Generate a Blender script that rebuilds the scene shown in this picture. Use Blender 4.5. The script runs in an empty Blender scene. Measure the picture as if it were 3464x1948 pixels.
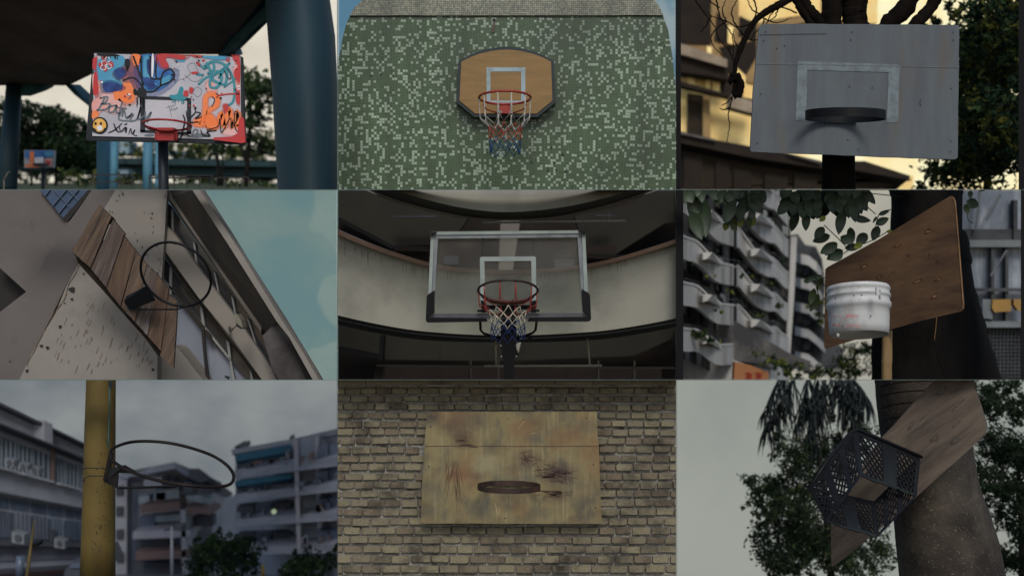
import bpy, bmesh, math, random
from mathutils import Vector, Matrix, noise
R = math.radians
sc = bpy.context.scene
# ------------------------------------------------------------------ camera, sky, sun, exposure
CZ = 26.0
KX = 2*math.tan(R(25))/3464.0
cd = bpy.data.cameras.new('camera'); cam = bpy.data.objects.new('camera', cd)
sc.collection.objects.link(cam); cam.location = (0, 0, CZ); cam.rotation_euler = (R(90), 0, 0)
cd.sensor_width = 36; cd.lens = 18/math.tan(R(25)); cd.clip_start = .1; cd.clip_end = 2000
cd.dof.use_dof = True; cd.dof.focus_distance = 7.95; cd.dof.aperture_fstop = 1.15
sc.camera = cam
w = bpy.data.worlds.new("World"); sc.world = w; w.use_nodes = True
nt = w.node_tree; bg = nt.nodes['Background']
sky = nt.nodes.new('ShaderNodeTexSky'); sky.sky_type = 'NISHITA'; sky.sun_disc = False
SE, SR = R(40), R(174)          # soft sun behind the viewer
sky.sun_elevation = SE; sky.sun_rotation = SR; sky.dust_density = 1.2; sky.air_density = 1.0
nt.links.new(sky.outputs[0], bg.inputs[0]); bg.inputs[1].default_value = .085
sl = bpy.data.lights.new('sun', 'SUN'); sl.energy = 1.25; sl.angle = R(17); sl.color = (1, .97, .92)
so = bpy.data.objects.new('sun', sl); sc.collection.objects.link(so)
sd = Vector((math.sin(SR)*math.cos(SE), math.cos(SR)*math.cos(SE), math.sin(SE)))   # towards the sun
so.rotation_euler = sd.to_track_quat('Z', 'Y').to_euler(); so.location = (0, -5, CZ+20)
sc.view_settings.view_transform = 'Standard'; sc.view_settings.look = 'None'
EXPO = 0.5
sc.view_settings.exposure = EXPO; sc.view_settings.gamma = 1
sc.render.resolution_x = 1024; sc.render.resolution_y = 575
# ------------------------------------------------------------------ helpers
def lin(c): c /= 255.; return c/12.92 if c <= .04045 else ((c+.055)/1.055)**2.4
EF = 0.955
class AT(tuple): pass
def A(r, g, b, k=1.0): return AT(min(.85, lin(c)*k/EF) for c in (r, g, b))   # paint colour of a thing seen as r, g, b in open shade
MT = {}
def M(name, c1, c2=None, scale=6, rough=.8, bump=0., stretch=(1, 1, 1), rot=(0, 0, 0), metal=0, lo=.35, hi=.65,
      grime=None, gs=1.5, glo=.55, ghi=.7, spec=.3, bs=None):
    if not name.startswith('gold'): c1, c2, grime = [q if q is None or isinstance(q, AT) else AT(k*.65 for k in q) for q in (c1, c2, grime)]
    m = bpy.data.materials.new(name); m.use_nodes = True; t = m.node_tree; p = t.nodes['Principled BSDF']
    p.inputs['Roughness'].default_value = rough; p.inputs['Metallic'].default_value = metal
    p.inputs['Specular IOR Level'].default_value = spec
    p.inputs['Base Color'].default_value = (*c1, 1)
    if c2 or bump or grime:
        tc = t.nodes.new('ShaderNodeTexCoord'); mp = t.nodes.new('ShaderNodeMapping')
        if any(rot): mp.vector_type = 'TEXTURE'; stretch = tuple(1/k for k in stretch)
        mp.inputs['Scale'].default_value = stretch; mp.inputs['Rotation'].default_value = rot
        t.links.new(tc.outputs['Object'], mp.inputs[0])
    col = None
    def mixn(a, bcol, sc_, l, h, det=6):
        n = t.nodes.new('ShaderNodeTexNoise'); n.inputs['Scale'].default_value = sc_; n.inputs['Detail'].default_value = det
        n.inputs['Roughness'].default_value = .65
        t.links.new(mp.outputs[0], n.inputs[0])
        r = t.nodes.new('ShaderNodeMapRange'); r.inputs[1].default_value = l; r.inputs[2].default_value = h
        t.links.new(n.outputs[0], r.inputs[0])
        x = t.nodes.new('ShaderNodeMix'); x.data_type = 'RGBA'
        t.links.new(r.outputs[0], x.inputs[0])
        if isinstance(a, tuple): x.inputs[6].default_value = (*a, 1)
        else: t.links.new(a, x.inputs[6])
        x.inputs[7].default_value = (*bcol, 1)
        return x.outputs[2]
    if c2: col = mixn(c1, c2, scale, lo, hi)
    if grime: col = mixn(col or c1, grime, gs, glo, ghi, 9)
    if col: t.links.new(col, p.inputs['Base Color'])
    if bump:
        n = t.nodes.new('ShaderNodeTexNoise'); n.inputs['Scale'].default_value = bs or scale*3; n.inputs['Detail'].default_value = 8
        t.links.new(mp.outputs[0], n.inputs[0])
        b_ = t.nodes.new('ShaderNodeBump'); b_.inputs['Strength'].default_value = min(1, bump); b_.inputs['Distance'].default_value = .01
        t.links.new(n.outputs[0], b_.inputs['Height']); t.links.new(b_.outputs[0], p.inputs['Normal'])
    m.diffuse_color = (*c1, 1)
    MT[name] = m; return m
def SKY(name, c1, c2, scale, lo=.4, hi=.65, stretch=(1, 1, 1), c3=None):
    """the sky is a light source: an emitting backdrop, clouds from noise"""
    m = bpy.data.materials.new(name); m.use_nodes = True; t = m.node_tree; t.nodes.clear()
    o = t.nodes.new('ShaderNodeOutputMaterial'); e = t.nodes.new('ShaderNodeEmission')
    tc = t.nodes.new('ShaderNodeTexCoord'); mp = t.nodes.new('ShaderNodeMapping'); mp.inputs['Scale'].default_value = stretch
    n = t.nodes.new('ShaderNodeTexNoise'); n.inputs['Scale'].default_value = scale; n.inputs['Detail'].default_value = 7; n.inputs['Roughness'].default_value = .55
    r = t.nodes.new('ShaderNodeMapRange'); r.inputs[1].default_value = lo; r.inputs[2].default_value = hi; r.interpolation_type = 'SMOOTHSTEP'
    x = t.nodes.new('ShaderNodeMix'); x.data_type = 'RGBA'
    k = 2**-EXPO
    f = lambda c: (lin(c[0])*k, lin(c[1])*k, lin(c[2])*k, 1)
    x.inputs[6].default_value = f(c1); x.inputs[7].default_value = f(c2)
    t.links.new(tc.outputs['Object'], mp.inputs[0]); t.links.new(mp.outputs[0], n.inputs[0]); t.links.new(n.outputs[0], r.inputs[0])
    t.links.new(r.outputs[0], x.inputs[0]); t.links.new(x.outputs[2], e.inputs[0]); t.links.new(e.outputs[0], o.inputs[0])
    MT[name] = m; return m
def W(x, y, d): return Vector(((x-1732)*KX*d, d, CZ+(974-y)*KX*d))
XB, YB = (0, 1142.5, 2287, 3464), (0, 642.5, 1284, 1948)
class Bay:
    """one of the nine bays; u, v, d: where a thing stands in it"""
    def __init__(s, x0, y0, k, c, r, off=0): s.x0, s.y0, s.k, s.c, s.r, s.off = x0, y0, k, c, r, off
    def __call__(s, u, v, d=8.0): return W(s.x0+u*s.k, s.y0+v*s.k, d+s.off if d < 11 else d)
    def m(s, px, d=8.0): return px*s.k*KX*(d+s.off if d < 11 else d)
    def planes(s):
        o = Vector((0, 0, CZ)); P = []
        def pl(a, b_, n):
            nn = (a-o).cross(b_-o).normalized()
            if nn.dot(n) < 0: nn = -nn
            P.append((o, nn))
        if s.c > 0: pl(W(XB[s.c], 0, 1), W(XB[s.c], 1948, 1), Vector((-1, 0, 0)))
        if s.c < 2: pl(W(XB[s.c+1], 0, 1), W(XB[s.c+1], 1948, 1), Vector((1, 0, 0)))
        if s.r > 0: pl(W(0, YB[s.r], 1), W(3464, YB[s.r], 1), Vector((0, 0, 1)))
        if s.r < 2: pl(W(0, YB[s.r+1], 1), W(3464, YB[s.r+1], 1), Vector((0, 0, -1)))
        return P
s1, s3, s7, s9 = 1150/2576, 1180/2576, 1150/2506, 1180/2571
B1, B2, B3 = Bay(0, 0, s1, 0, 0), Bay(1140, 0, s1, 1, 0), Bay(2284, 0, s3, 2, 0)
B4, B5, B6 = Bay(0, 640, s1, 0, 1, -.55), Bay(1140, 640, s1, 1, 1), Bay(2284, 640, s3, 2, 1)
B7, B8, B9 = Bay(0, 1283, s7, 0, 2), Bay(1140, 1283, s7, 1, 2), Bay(2284, 1283, s9, 2, 2, -.45)
WL = {}
def tag(o, label=None, cat=None, group=None, kind=None):
    for k, v in (('label', label), ('category', cat), ('group', group), ('kind', kind)):
        if v: o[k] = v
    return o
def thing(name, label, cat, loc, group=None):
    o = bpy.data.objects.new(name, None); sc.collection.objects.link(o); o.location = loc; o.empty_display_size = .2
    WL[o.name] = Vector(loc); return tag(o, label, cat, group)
SPLIT = set('wall_panel doorway sill planter window shutter knot screw bolt mullion louvre cornice ledge support panel ceiling_panel beam string_course eave end_wall pane spandrel lower_wall ground_opening hanger column limb leaf_scar wire support_arm balcony_clutter laundry painted_sun_patch crack cross_beam'.split())
class MB:
    def __init__(s): s.v = []; s.f = []; s.mi = []; s.mats = []; s.sm = []; s.pc = []
    def _m(s, mat):
        if mat not in s.mats: s.mats.append(mat)
        return s.mats.index(mat)
    def add(s, vs, fs, mat, smooth=False):
        n = len(s.v); s.pc.append((n, len(s.f), mat)); s.v += [Vector(p) for p in vs]; i = s._m(mat)
        for f in fs: s.f.append([n+k for k in f]); s.mi.append(i); s.sm.append(smooth)
        return s
    def prism(s, pts, ext, mat):
        n = len(pts); e = Vector(ext)
        vs = list(pts)+[Vector(p)+e for p in pts]
        fs = [list(range(n)), list(range(2*n-1, n-1, -1))]+[[(i+1) % n, i, n+i, n+(i+1) % n] for i in range(n)]
        return s.add(vs, fs, mat)
    def loft(s, secs, mat, smooth=True, closed=True, caps=True):
        n = len(secs[0]); vs = [p for q in secs for p in q]; fs = []
        for a in range(len(secs)-1):
            for i in range(n if closed else n-1):
                j = (i+1) % n
                fs.append([a*n+i, a*n+j, (a+1)*n+j, (a+1)*n+i])
        if caps and closed: fs += [list(range(n))[::-1], [(len(secs)-1)*n+i for i in range(n)]]
        return s.add(vs, fs, mat, smooth)
    def tube(s, path, r, mat, n=8, closed=False, smooth=True):
        path = [Vector(p) for p in path]; N = len(path); secs = []
        rs = r if isinstance(r, (list, tuple)) else [r]*N
        up = None
        for i, p in enumerate(path):
            if closed: t = path[(i+1) % N]-path[i-1]
            else: t = path[min(i+1, N-1)]-path[max(i-1, 0)]
            t.normalize()
            if up is None: up = Vector((0, -1, 0)) if abs(t.y) < .9 else Vector((0, 0, 1))
            x = t.cross(up).normalized(); y = x.cross(t).normalized(); up = y
            secs.append([p+(x*math.cos(2*math.pi*k/n)+y*math.sin(2*math.pi*k/n))*rs[i] for k in range(n)])
        if closed: secs.append(secs[0]); return s.loft(secs, mat, smooth, True, False)
        return s.loft(secs, mat, smooth)
    def bar(s, a, b_, w_, mat, t=None): return s.tube([a, b_], [w_, t or w_], mat, 4, smooth=False)
    def box(s, c, sx, sy, sz, mat, rot=None):
        c = Vector(c); vs = []
        for x in (-1, 1):
            for y in (-1, 1):
                for z in (-1, 1):
                    p = Vector((x*sx/2, y*sy/2, z*sz/2))
                    if rot: p = rot @ p
                    vs.append(c+p)
        return s.add(vs, [(0, 1, 3, 2), (4, 6, 7, 5), (0, 4, 5, 1), (2, 3, 7, 6), (0, 2, 6, 4), (1, 5, 7, 3)], mat)
    def ribbon(s, pts, w_, mat, rnd=True):
        """flat brush stroke in the plane facing -Y"""
        n = len(pts); L = []; Rr = []
        for i in range(n):
            t = Vector(pts[min(i+1, n-1)])-Vector(pts[max(i-1, 0)]); t.y = 0
            if t.length < 1e-9: t = Vector((1, 0, 0))
            t.normalize(); q = Vector((-t.z, 0, t.x))
            ww = w_[i] if isinstance(w_, list) else w_
            L.append(Vector(pts[i])+q*ww/2); Rr.append(Vector(pts[i])-q*ww/2)
        vs = L+Rr; return s.add(vs, [[i, i+1, n+i+1, n+i] for i in range(n-1)], mat)
    def disc(s, c, rx, rz, mat, n=20, wob=0, seed=0):
        rr = random.Random(seed)
        vs = [Vector(c)+Vector((math.cos(6.2832*i/n)*rx, 0, math.sin(6.2832*i/n)*rz))*(1+rr.uniform(-wob, wob)) for i in range(n)]
        return s.add(vs, [list(range(n))], mat)
    def leaves(s, blobs, n, size, mats, seed=1, flat=1.0, asp=.5):
        rr = random.Random(seed); vol = [b_[1]*b_[2]*b_[3] for b_ in blobs]; cl = []
        for _ in range(max(8, n//26)):
            b_ = rr.choices(blobs, vol)[0]
            while 1:
                q = Vector([rr.uniform(-1, 1) for _ in range(3)])
                if q.length < 1: break
            q *= (.55+.5*rr.random())
            cl.append((b_[0]+Vector((q.x*b_[1], q.y*b_[2], q.z*b_[3])), min(b_[1], b_[3])*rr.uniform(.18, .42), rr.randrange(len(mats))))
        for _ in range(n):
            c, r_, mi = rr.choice(cl)
            p = c+Vector([rr.gauss(0, .6)*r_ for _ in range(3)])
            a = Vector([rr.uniform(-1, 1) for _ in range(3)]).normalized(); a.z -= .25; a.normalize()
            b2 = a.cross(Vector([rr.uniform(-1, 1) for _ in range(3)])).normalized()
            l = size*rr.uniform(.6, 1.3); ww = l*asp
            nn = a.cross(b2)*l*.12
            s.add([p-a*l/2, p+b2*ww/2+nn, p+a*l/2, p-b2*ww/2+nn], [(0, 1, 2), (0, 2, 3)], mats[mi if rr.random() < .8 else rr.randrange(len(mats))])
        return s
    def build(s, name, parent=None, bay=None, label=None, cat=None, group=None, kind=None, recalc=True, clip=True):
        if name in SPLIT and parent is not None and len(s.pc) > 1:
            out = None; e = s.pc+[(len(s.v), len(s.f), None)]
            for (v0, f0, mt), (v1, f1, _) in zip(e, e[1:]):
                q = MB(); q.add(s.v[v0:v1], [[k-v0 for k in f] for f in s.f[f0:f1]], mt); q.sm = s.sm[f0:f1]
                r_ = q.build(name, parent, bay, label); out = out or r_
            return out
        if parent is not None: org = WL[parent.name]
        else:
            zs = min(p.z for p in s.v); n = len(s.v)
            org = Vector((sum(p.x for p in s.v)/n, sum(p.y for p in s.v)/n, zs))
        me = bpy.data.meshes.new(name); me.from_pydata([tuple(p-org) for p in s.v], [], s.f)
        for m in s.mats: me.materials.append(m)
        me.polygons.foreach_set('material_index', s.mi); me.polygons.foreach_set('use_smooth', s.sm)
        bm = bmesh.new(); bm.from_mesh(me)
        if bay and clip:
            for o, nn in bay.planes():
                if any((v.co+org-o).dot(nn) > 0 for v in bm.verts):
                    bmesh.ops.bisect_plane(bm, geom=bm.verts[:]+bm.edges[:]+bm.faces[:], plane_co=o-org, plane_no=nn, clear_outer=True)
        if recalc: bmesh.ops.recalc_face_normals(bm, faces=bm.faces)
        bm.to_mesh(me); bm.free()
        o = bpy.data.objects.new(name, me); sc.collection.objects.link(o)
        if parent is not None: o.parent = parent; WL[o.name] = org
        else: o.location = org; WL[o.name] = org
        return tag(o, label, cat, group, kind)
def cat_(pts, n=6, closed=False):
    """smooth curve through 2-D or 3-D points"""
    P = [Vector(p) for p in pts]; N = len(P); out = []
    rng = range(N) if closed else range(N-1)
    for i in rng:
        p0 = P[(i-1) % N] if closed or i > 0 else P[0]; p1 = P[i]; p2 = P[(i+1) % N]
        p3 = P[(i+2) % N] if closed or i < N-2 else P[-1]
        for k in range(n):
            t = k/n
            out.append(.5*((2*p1)+(p2-p0)*t+(2*p0-5*p1+4*p2-p3)*t*t+(3*p1-p0-3*p2+p3)*t**3))
    if not closed: out.append(P[-1])
    return out
def ringpts(b, u, v, ru, rv, d, roll=0, n=40, a0=0, a1=360, near_up=1, dr=0):
    """a true circle of radius ru px, tipped so that its near side shows higher (near_up) by rv"""
    Rm = b.m(ru, d)+dr; y = b.y0+v*b.k; el = math.atan((974-y)*KX)
    th = math.asin(min(.999, rv/ru))*near_up-el
    c = b(u, v, d); out = []
    rot = Matrix.Rotation(R(roll), 3, 'Y')
    for i in range(n):
        a = R(a0+(a1-a0)*i/(n if a1-a0 == 360 else n-1))
        p = Vector((math.cos(a)*Rm, -math.sin(a)*math.cos(th)*Rm, math.sin(a)*math.sin(th)*Rm))
        out.append(c+rot @ p)
    return out
class Facade:
    """a wall plane from its four corners TL, TR, BR, BL; P(s,t,o): s along, t down, o proud of it"""
    def __init__(s, b, tl, tr, br, bl):
        s.c = [b(*q) for q in (tl, tr, br, bl)]; s.b = b
        s.n = (s.c[1]-s.c[0]).cross(s.c[3]-s.c[0]).normalized()
        if s.n.dot(s.c[0]-Vector((0, 0, CZ))) > 0: s.n = -s.n
    def P(s, x, t, o=0):
        a = s.c[0].lerp(s.c[1], x); c = s.c[3].lerp(s.c[2], x); return a.lerp(c, t)+s.n*o
    def slab(s, mb, x0, t0, x1, t1, o0, o1, mat):
        q = [s.P(x0, t0, o1), s.P(x1, t0, o1), s.P(x1, t1, o1), s.P(x0, t1, o1)]
        return mb.prism(q, s.n*(o0-o1), mat)
def box2(b, mb, u0, v0, u1, v1, d, t, mat): return mb.prism([b(u0, v0, d), b(u1, v0, d), b(u1, v1, d), b(u0, v1, d)], (0, t, 0), mat)
def poly(b, pts, d): return [b(p[0], p[1], p[2] if len(p) > 2 else d) for p in pts]
def sweep_band(mb, pts, dirs, w_, t_, mat, closed=True):
    """flat strip standing along a path: height w_ (vector list dirs), thickness t_ outwards"""
    n = len(pts); c = sum(pts, Vector())/n; secs = []
    for p in pts:
        o = (p-c); o.normalize(); secs.append([p-dirs*w_/2, p+dirs*w_/2, p+dirs*w_/2+o*t_, p-dirs*w_/2+o*t_])
    if closed: secs.append(secs[0])
    return mb.loft(secs, mat, False, True, not closed)
def net(b, rp, drop, mats, rad, nst=12, tpr=.62, jit=.0, seed=0, sway=0, lev=(0, .36, .5, .64, .76, .88, 1.0)):
    """net hung from ring points rp: long loops, then diamonds; one colour per stretch"""
    rr = random.Random(seed); c = sum(rp, Vector())/len(rp); N = len(rp); mb = MB()
    def node(i, l):
        p = rp[int(round(i*N/nst)) % N] if l == 0 else rp[int(round((i+(.5 if l % 2 else 0))*N/nst)) % N]
        f = lev[l]; k = 1-(1-tpr)*min(1, f*1.9)**.8
        q = c+(p-c)*k; q.z -= drop*f
        if l: q += Vector([rr.uniform(-1, 1)*jit for _ in range(3)])+Vector((sway*f, 0, 0))
        return q
    nd = [[node(i, l) for i in range(nst)] for l in range(len(lev))]
    for l in range(len(lev)-1):
        mat = mats[0] if l < 1 else mats[1] if l < 3 else mats[2]
        for i in range(nst):
            for di in ((0, -1) if l % 2 == 0 else (0, 1)):
                a, e = nd[l][i], nd[l+1][(i+di) % nst]
                mid = (a+e)/2+Vector([rr.uniform(-1, 1)*jit*.6 for _ in range(3)])
                if l == 0:
                    k_ = a.lerp(e, .12); k_.z = a.z+(e.z-a.z)*.72; k_ += Vector([rr.uniform(-1, 1)*jit*.5 for _ in range(3)]); j_ = a.lerp(e, .06); j_.z = a.z+(e.z-a.z)*.35
                    mb.tube([a, j_, k_, e], rad, mat, 5)
                else: mb.tube([a, mid, e], rad, mat, 5)
    return mb
def cyl(mb, b, u0, v0, u1, v1, w0, w1, d0, d1, mat, n=20): return mb.tube([b(u0, v0, d0), b(u1, v1, d1)], [b.m(w0, d0)/2, b.m(w1, d1)/2], mat, n)
# ================================================================== BAY 1: graffiti hoop under the flyover
b = B1
SKY('sky_cream', (226, 220, 204), (206, 196, 180), .12)
mb = MB(); mb.prism(poly(b, [(-400, -700), (2700, -700), (2700, 1500), (-400, 1500)], 80), (0, .3, 0), MT['sky_cream'])
mb.build('sky', bay=b, kind='structure')
M('soffit', (.34, .25, .17), (.22, .16, .11), 2, .95, .3, (1, .3, 1), grime=(.42, .32, .22), gs=.8)
M('teal_paint', A(48, 92, 96), A(40, 78, 82), 3, .7, .1, grime=A(40, 60, 58))
M('pillar_paint', A(32, 56, 66), A(27, 48, 57), 1.2, .6, .1, (1, 1, .3), grime=A(36, 56, 60), gs=.6)
M('pillar_far', A(74, 120, 138), A(60, 102, 120), 1, .6)
d = thing('elevated_road', 'dark brown underside of a flyover with teal edge beams above the graffiti board', 'flyover', b(1000, 0, 10.3))
mb = MB(); mb.prism([b(-300, -700, 8.2), b(2120, -700, 8.2), b(1985, 0, 10.3), b(1660, 415, 12.7), b(1000, 415, 12.7), b(520, 650, 14.7), b(-300, 650, 14.7)], (0, 0, .55), MT['soffit'])
mb.build('deck', d, b)
mb = MB(); mb.prism([b(1985, -100, 10.2), b(2090, -100, 10.2), b(2080, 110, 10.2), b(2015, 172, 10.3), b(1785, 400, 12.6), b(1800, 440, 12.6), b(1640, 440, 12.6)], (0, .25, .1), MT['teal_paint'])
mb.build('edge_beam', d, b)
mb = MB(); mb.prism([b(490, 640, 14.6), b(540, 640, 14.6), b(760, 850, 13.6), b(760, 1000, 13.6), b(680, 812, 13.7), b(560, 715, 14.3)], (0, .3, .05), MT['teal_paint'])
mb.build('cross_beam', d, b)
mb = MB(); mb.prism([b(155, 635, 14.6), b(345, 635, 14.6), b(330, 660, 14.6), b(268, 690, 14.6), b(155, 728, 14.5)], (0, .3, .05), MT['teal_paint'])
mb.build('cross_beam', d, b)
mb = MB()
def bigsec(v, ul, ur): return [b(ul+(ur-ul)*(.5-.5*math.cos(math.pi*k/16)), v, 9.4-math.sin(math.pi*k/16)*.42) for k in range(17)]+[b((ul+ur)/2, v, 9.9)]
mb.loft([bigsec(-700, 1975, 2420), bigsec(0, 2008, 2500), bigsec(280, 2030, 2540), bigsec(700, 2062, 2560), bigsec(1100, 2085, 2568), bigsec(1500, 2108, 2575)], MT['pillar_paint'])
mb.build('bridge_pillar', None, b, 'huge dark blue painted bridge pillar right of the graffiti board', 'pillar')
for u0, u1, v0, w0, w1, dd, lb, mt in ((108, 50, 630, 112, 150, 14.6, 'dark blue bridge pillar at the left edge under the flyover', 'pillar_paint'),
        (789, 779, 900, 104, 92, 15, 'light blue bridge pillar below the left half of the graffiti board', 'pillar_far'),
        (872, 862, 900, 62, 56, 20, 'thinner blue pillar standing just right behind a light blue one', 'pillar_far'),
        (1126, 1116, 900, 78, 66, 18, 'light blue bridge pillar just left of the black hoop pole', 'pillar_far'),
        (1192, 1187, 900, 30, 26, 22, 'narrow blue pillar half hidden by the black hoop pole', 'pillar_far')):
    mb = MB(); cyl(mb, b, u0, v0, u1, 1445, w0, w1, dd, dd-.6, MT[mt]); mb.build('bridge_pillar', None, b, lb, 'pillar', 'pillars under the flyover')
# --- the hoop
M('board_white', A(186, 182, 187), A(160, 157, 164), 2.5, .45, .03, grime=A(165, 160, 168), gs=2)
M('board_black', A(22, 26, 30), A(34, 38, 44), 4, .5)
G = {k: M('spray_'+k, c, c2, 9, .55, lo=.4, hi=.7) for k, (c, c2) in dict(
    red=(A(185, 52, 52), A(165, 60, 62)), blue=(A(36, 84, 150), A(70, 130, 175)), sky=(A(70, 140, 172), A(84, 150, 178)), navy=(A(28, 44, 96), A(50, 80, 140)),
    teal=(A(46, 128, 140), A(58, 140, 150)), orange=(A(232, 118, 62), A(224, 134, 84)), black=(A(16, 18, 20), A(28, 28, 30)), grey=(A(92, 100, 108), A(110, 116, 122)),
    yellow=(A(214, 158, 70), A(222, 170, 88)), pink=(A(214, 150, 140), A(210, 180, 178)), purple=(A(108, 72, 92), A(150, 92, 84)), white=(A(222, 220, 222), A(205, 204, 208))).items()}
t = thing('basketball_hoop', 'basketball hoop with graffiti covered white backboard and red rim on a black pole', 'basketball hoop', b(1240, 1440))
mb = MB(); mb.prism(poly(b, [(708, 400), (1832, 430), (1856, 1092), (650, 1062)], 8), (0, .05, 0), MT['board_black'])
bd = mb.build('backboard_frame', t, b)
mb = MB(); mb.prism(poly(b, [(716, 408), (1822, 436), (1826, 1062), (1500, 1052), (700, 1032)], 7.99), (0, .006, 0), MT['board_white'])
bd = mb.build('backboard', t, b)
g = MB(); rr = random.Random(4)
def D(l): return 7.9892-.0005*l
def halo(c):
    if 'halo_'+c not in MT:
        m = M('halo_'+c, *[AT(x) for x in [MT['spray_'+c].diffuse_color[:3]]], rough=.6); p = m.node_tree.nodes['Principled BSDF']; n = m.node_tree.nodes.new('ShaderNodeTexNoise'); n.inputs['Scale'].default_value = 60; r_ = m.node_tree.nodes.new('ShaderNodeMapRange'); r_.inputs[3].default_value = .05; r_.inputs[4].default_value = .6
        m.node_tree.links.new(n.outputs[0], r_.inputs[0]); m.node_tree.links.new(r_.outputs[0], p.inputs['Alpha'])
    return MT['halo_'+c]
def bl(pts, c, l, n=5):
    if c in ('orange', 'pink', 'purple', 'navy', 'sky', 'blue', 'red') and len(pts) < 9:
        cx, cy = sum(p[0] for p in pts)/len(pts), sum(p[1] for p in pts)/len(pts)
        g.add([b(max(718, min(1820, cx+(p[0]-cx)*1.3)), max(414, cy+(p[1]-cy)*1.3), D(l-.6)) for p in cat_([(x, y) for x, y in pts], n, True)], [list(range(len(pts)*n))], halo(c))
    g.add([b(p[0], p[1], D(l)) for p in cat_([(x, y) for x, y in pts], n, True)], [list(range(len(pts)*n))], G[c])
def st(pts, c, w_, l, n=6, taper=False):
    P = cat_([(x, y) for x, y in pts], n); N = len(P); ww = b.m(w_)
    if c in ('orange', 'teal', 'red', 'blue') and w_ >= 12: g.ribbon([b(p[0], p[1], D(l-.55)) for p in P], b.m(w_*1.7), halo(c))
    ws = [ww*(.35+.65*math.sin(math.pi*min(1, max(0, .12+.8*i/N)))) if taper else ww for i in range(N)]
    g.ribbon([b(p[0], p[1], D(l)) for p in P], ws, G[c])
    if not taper:
        for p in (P[0], P[-1]): g.disc(b(p[0], p[1], D(l)), ww/2, ww/2, G[c], 10)
def drip(u, v, n, c, l, sp=60, ln=60):
    for _ in range(n):
        x = u+rr.uniform(-sp, sp); st([(x, v), (x, v+ln*rr.uniform(.4, 1))], c, 5, l, 1)
bl([(722, 470), (820, 430), (930, 425), (960, 520), (880, 560), (930, 640), (900, 690), (820, 640), (740, 640), (712, 560)], 'sky', 0)
bl([(712, 560), (735, 560), (745, 690), (725, 725), (706, 700)], 'red', 1); bl([(704, 450), (735, 440), (725, 530), (702, 520)], 'red', 1)
bl([(880, 550), (960, 490), (1000, 430), (1062, 430), (1070, 560), (1020, 600), (930, 600)], 'purple', 1)
bl([(780, 640), (850, 620), (930, 660), (900, 690), (800, 700)], 'navy', 1)
bl([(930, 640), (980, 620), (1020, 700), (1010, 770), (940, 780), (880, 740)], 'orange', 0); bl([(770, 720), (860, 690), (930, 800), (860, 850), (760, 800)], 'pink', 0)
bl([(1000, 418), (1060, 420), (1062, 480), (1020, 500)], 'orange', 2)
bl([(1068, 425), (1200, 430), (1260, 520), (1320, 540), (1300, 620), (1200, 690), (1100, 680), (1060, 600)], 'blue', 2)
bl([(1090, 440), (1130, 440), (1140, 600), (1190, 640), (1130, 660), (1090, 600)], 'sky', 3); bl([(1150, 425), (1166, 425), (1162, 560), (1148, 580)], 'white', 4)
st([(1070, 430), (1072, 560), (1090, 680), (1160, 695), (1220, 650), (1290, 620), (1322, 570), (1290, 525), (1240, 550), (1215, 600), (1180, 575), (1190, 430)], 'black', 13, 5)
st([(1140, 430), (1135, 560), (1160, 600), (1215, 600), (1215, 650)], 'black', 12, 6)
st([(935, 610), (1000, 590), (1050, 620), (1085, 680)], 'black', 12, 4); st([(1010, 430), (1050, 540), (1085, 640)], 'black', 14, 6)
bl([(1200, 412), (1390, 420), (1380, 455), (1260, 440), (1280, 500), (1240, 515), (1210, 480)], 'red', 7); bl([(1440, 418), (1540, 424), (1500, 440)], 'red', 7)
bl([(1540, 425), (1700, 430), (1690, 455), (1560, 442)], 'sky', 7); bl([(740, 408), (870, 412), (900, 425), (760, 425)], 'black', 7); drip(830, 425, 10, 'black', 8, 70, 30)
bl([(950, 450), (985, 460), (975, 520), (945, 500)], 'black', 8); drip(962, 505, 5, 'black', 9, 14, 40)
bl([(1010, 680), (1035, 680), (1040, 715), (1015, 718)], 'black', 9); bl([(1052, 668), (1105, 680), (1100, 745), (1040, 730)], 'black', 9); drip(1062, 740, 10, 'black', 10, 28, 90)
for c_ in ((800, 480), (790, 445), (840, 490), (800, 520), (765, 495)): bl([(c_[0]+rr.uniform(14, 26)*math.cos(a), c_[1]+rr.uniform(14, 24)*math.sin(a)) for a in [k*.9 for k in range(7)]], rr.choice(['red', 'red', 'white']), 4+rr.random())
for c_ in ((790, 480), (815, 455), (782, 515), (826, 505)): st([(c_[0]+20*math.cos(a), c_[1]+18*math.sin(a)) for a in [k*.9 for k in range(8)]], 'white', 5, 7)
bl([(1115, 455), (1170, 470), (1160, 560), (1120, 560)], 'navy', 3.5); bl([(1080, 600), (1130, 590), (1180, 650), (1130, 670)], 'navy', 3.5); bl([(1230, 600), (1290, 570), (1280, 620), (1220, 650)], 'sky', 3.5)
bl([(700, 770), (770, 740), (790, 800), (760, 850), (705, 860)], 'pink', 0.5); bl([(700, 850), (740, 840), (745, 880), (700, 900)], 'orange', .7); bl([(860, 690), (900, 690), (910, 740), (870, 760)], 'orange', .5); bl([(705, 560), (760, 640), (750, 700), (706, 690)], 'pink', .3)
bl([(1000, 600), (1050, 600), (1060, 660), (1010, 670)], 'purple', .5); bl([(870, 540), (930, 520), (950, 560), (900, 600)], 'navy', 2); bl([(1480, 900), (1560, 890), (1540, 960), (1470, 950)], 'orange', 3.2); bl([(1700, 980), (1800, 970), (1810, 1020), (1700, 1020)], 'pink', 1); bl([(1450, 1020), (1560, 1010), (1560, 1040), (1460, 1045)], 'grey', 1)
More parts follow.
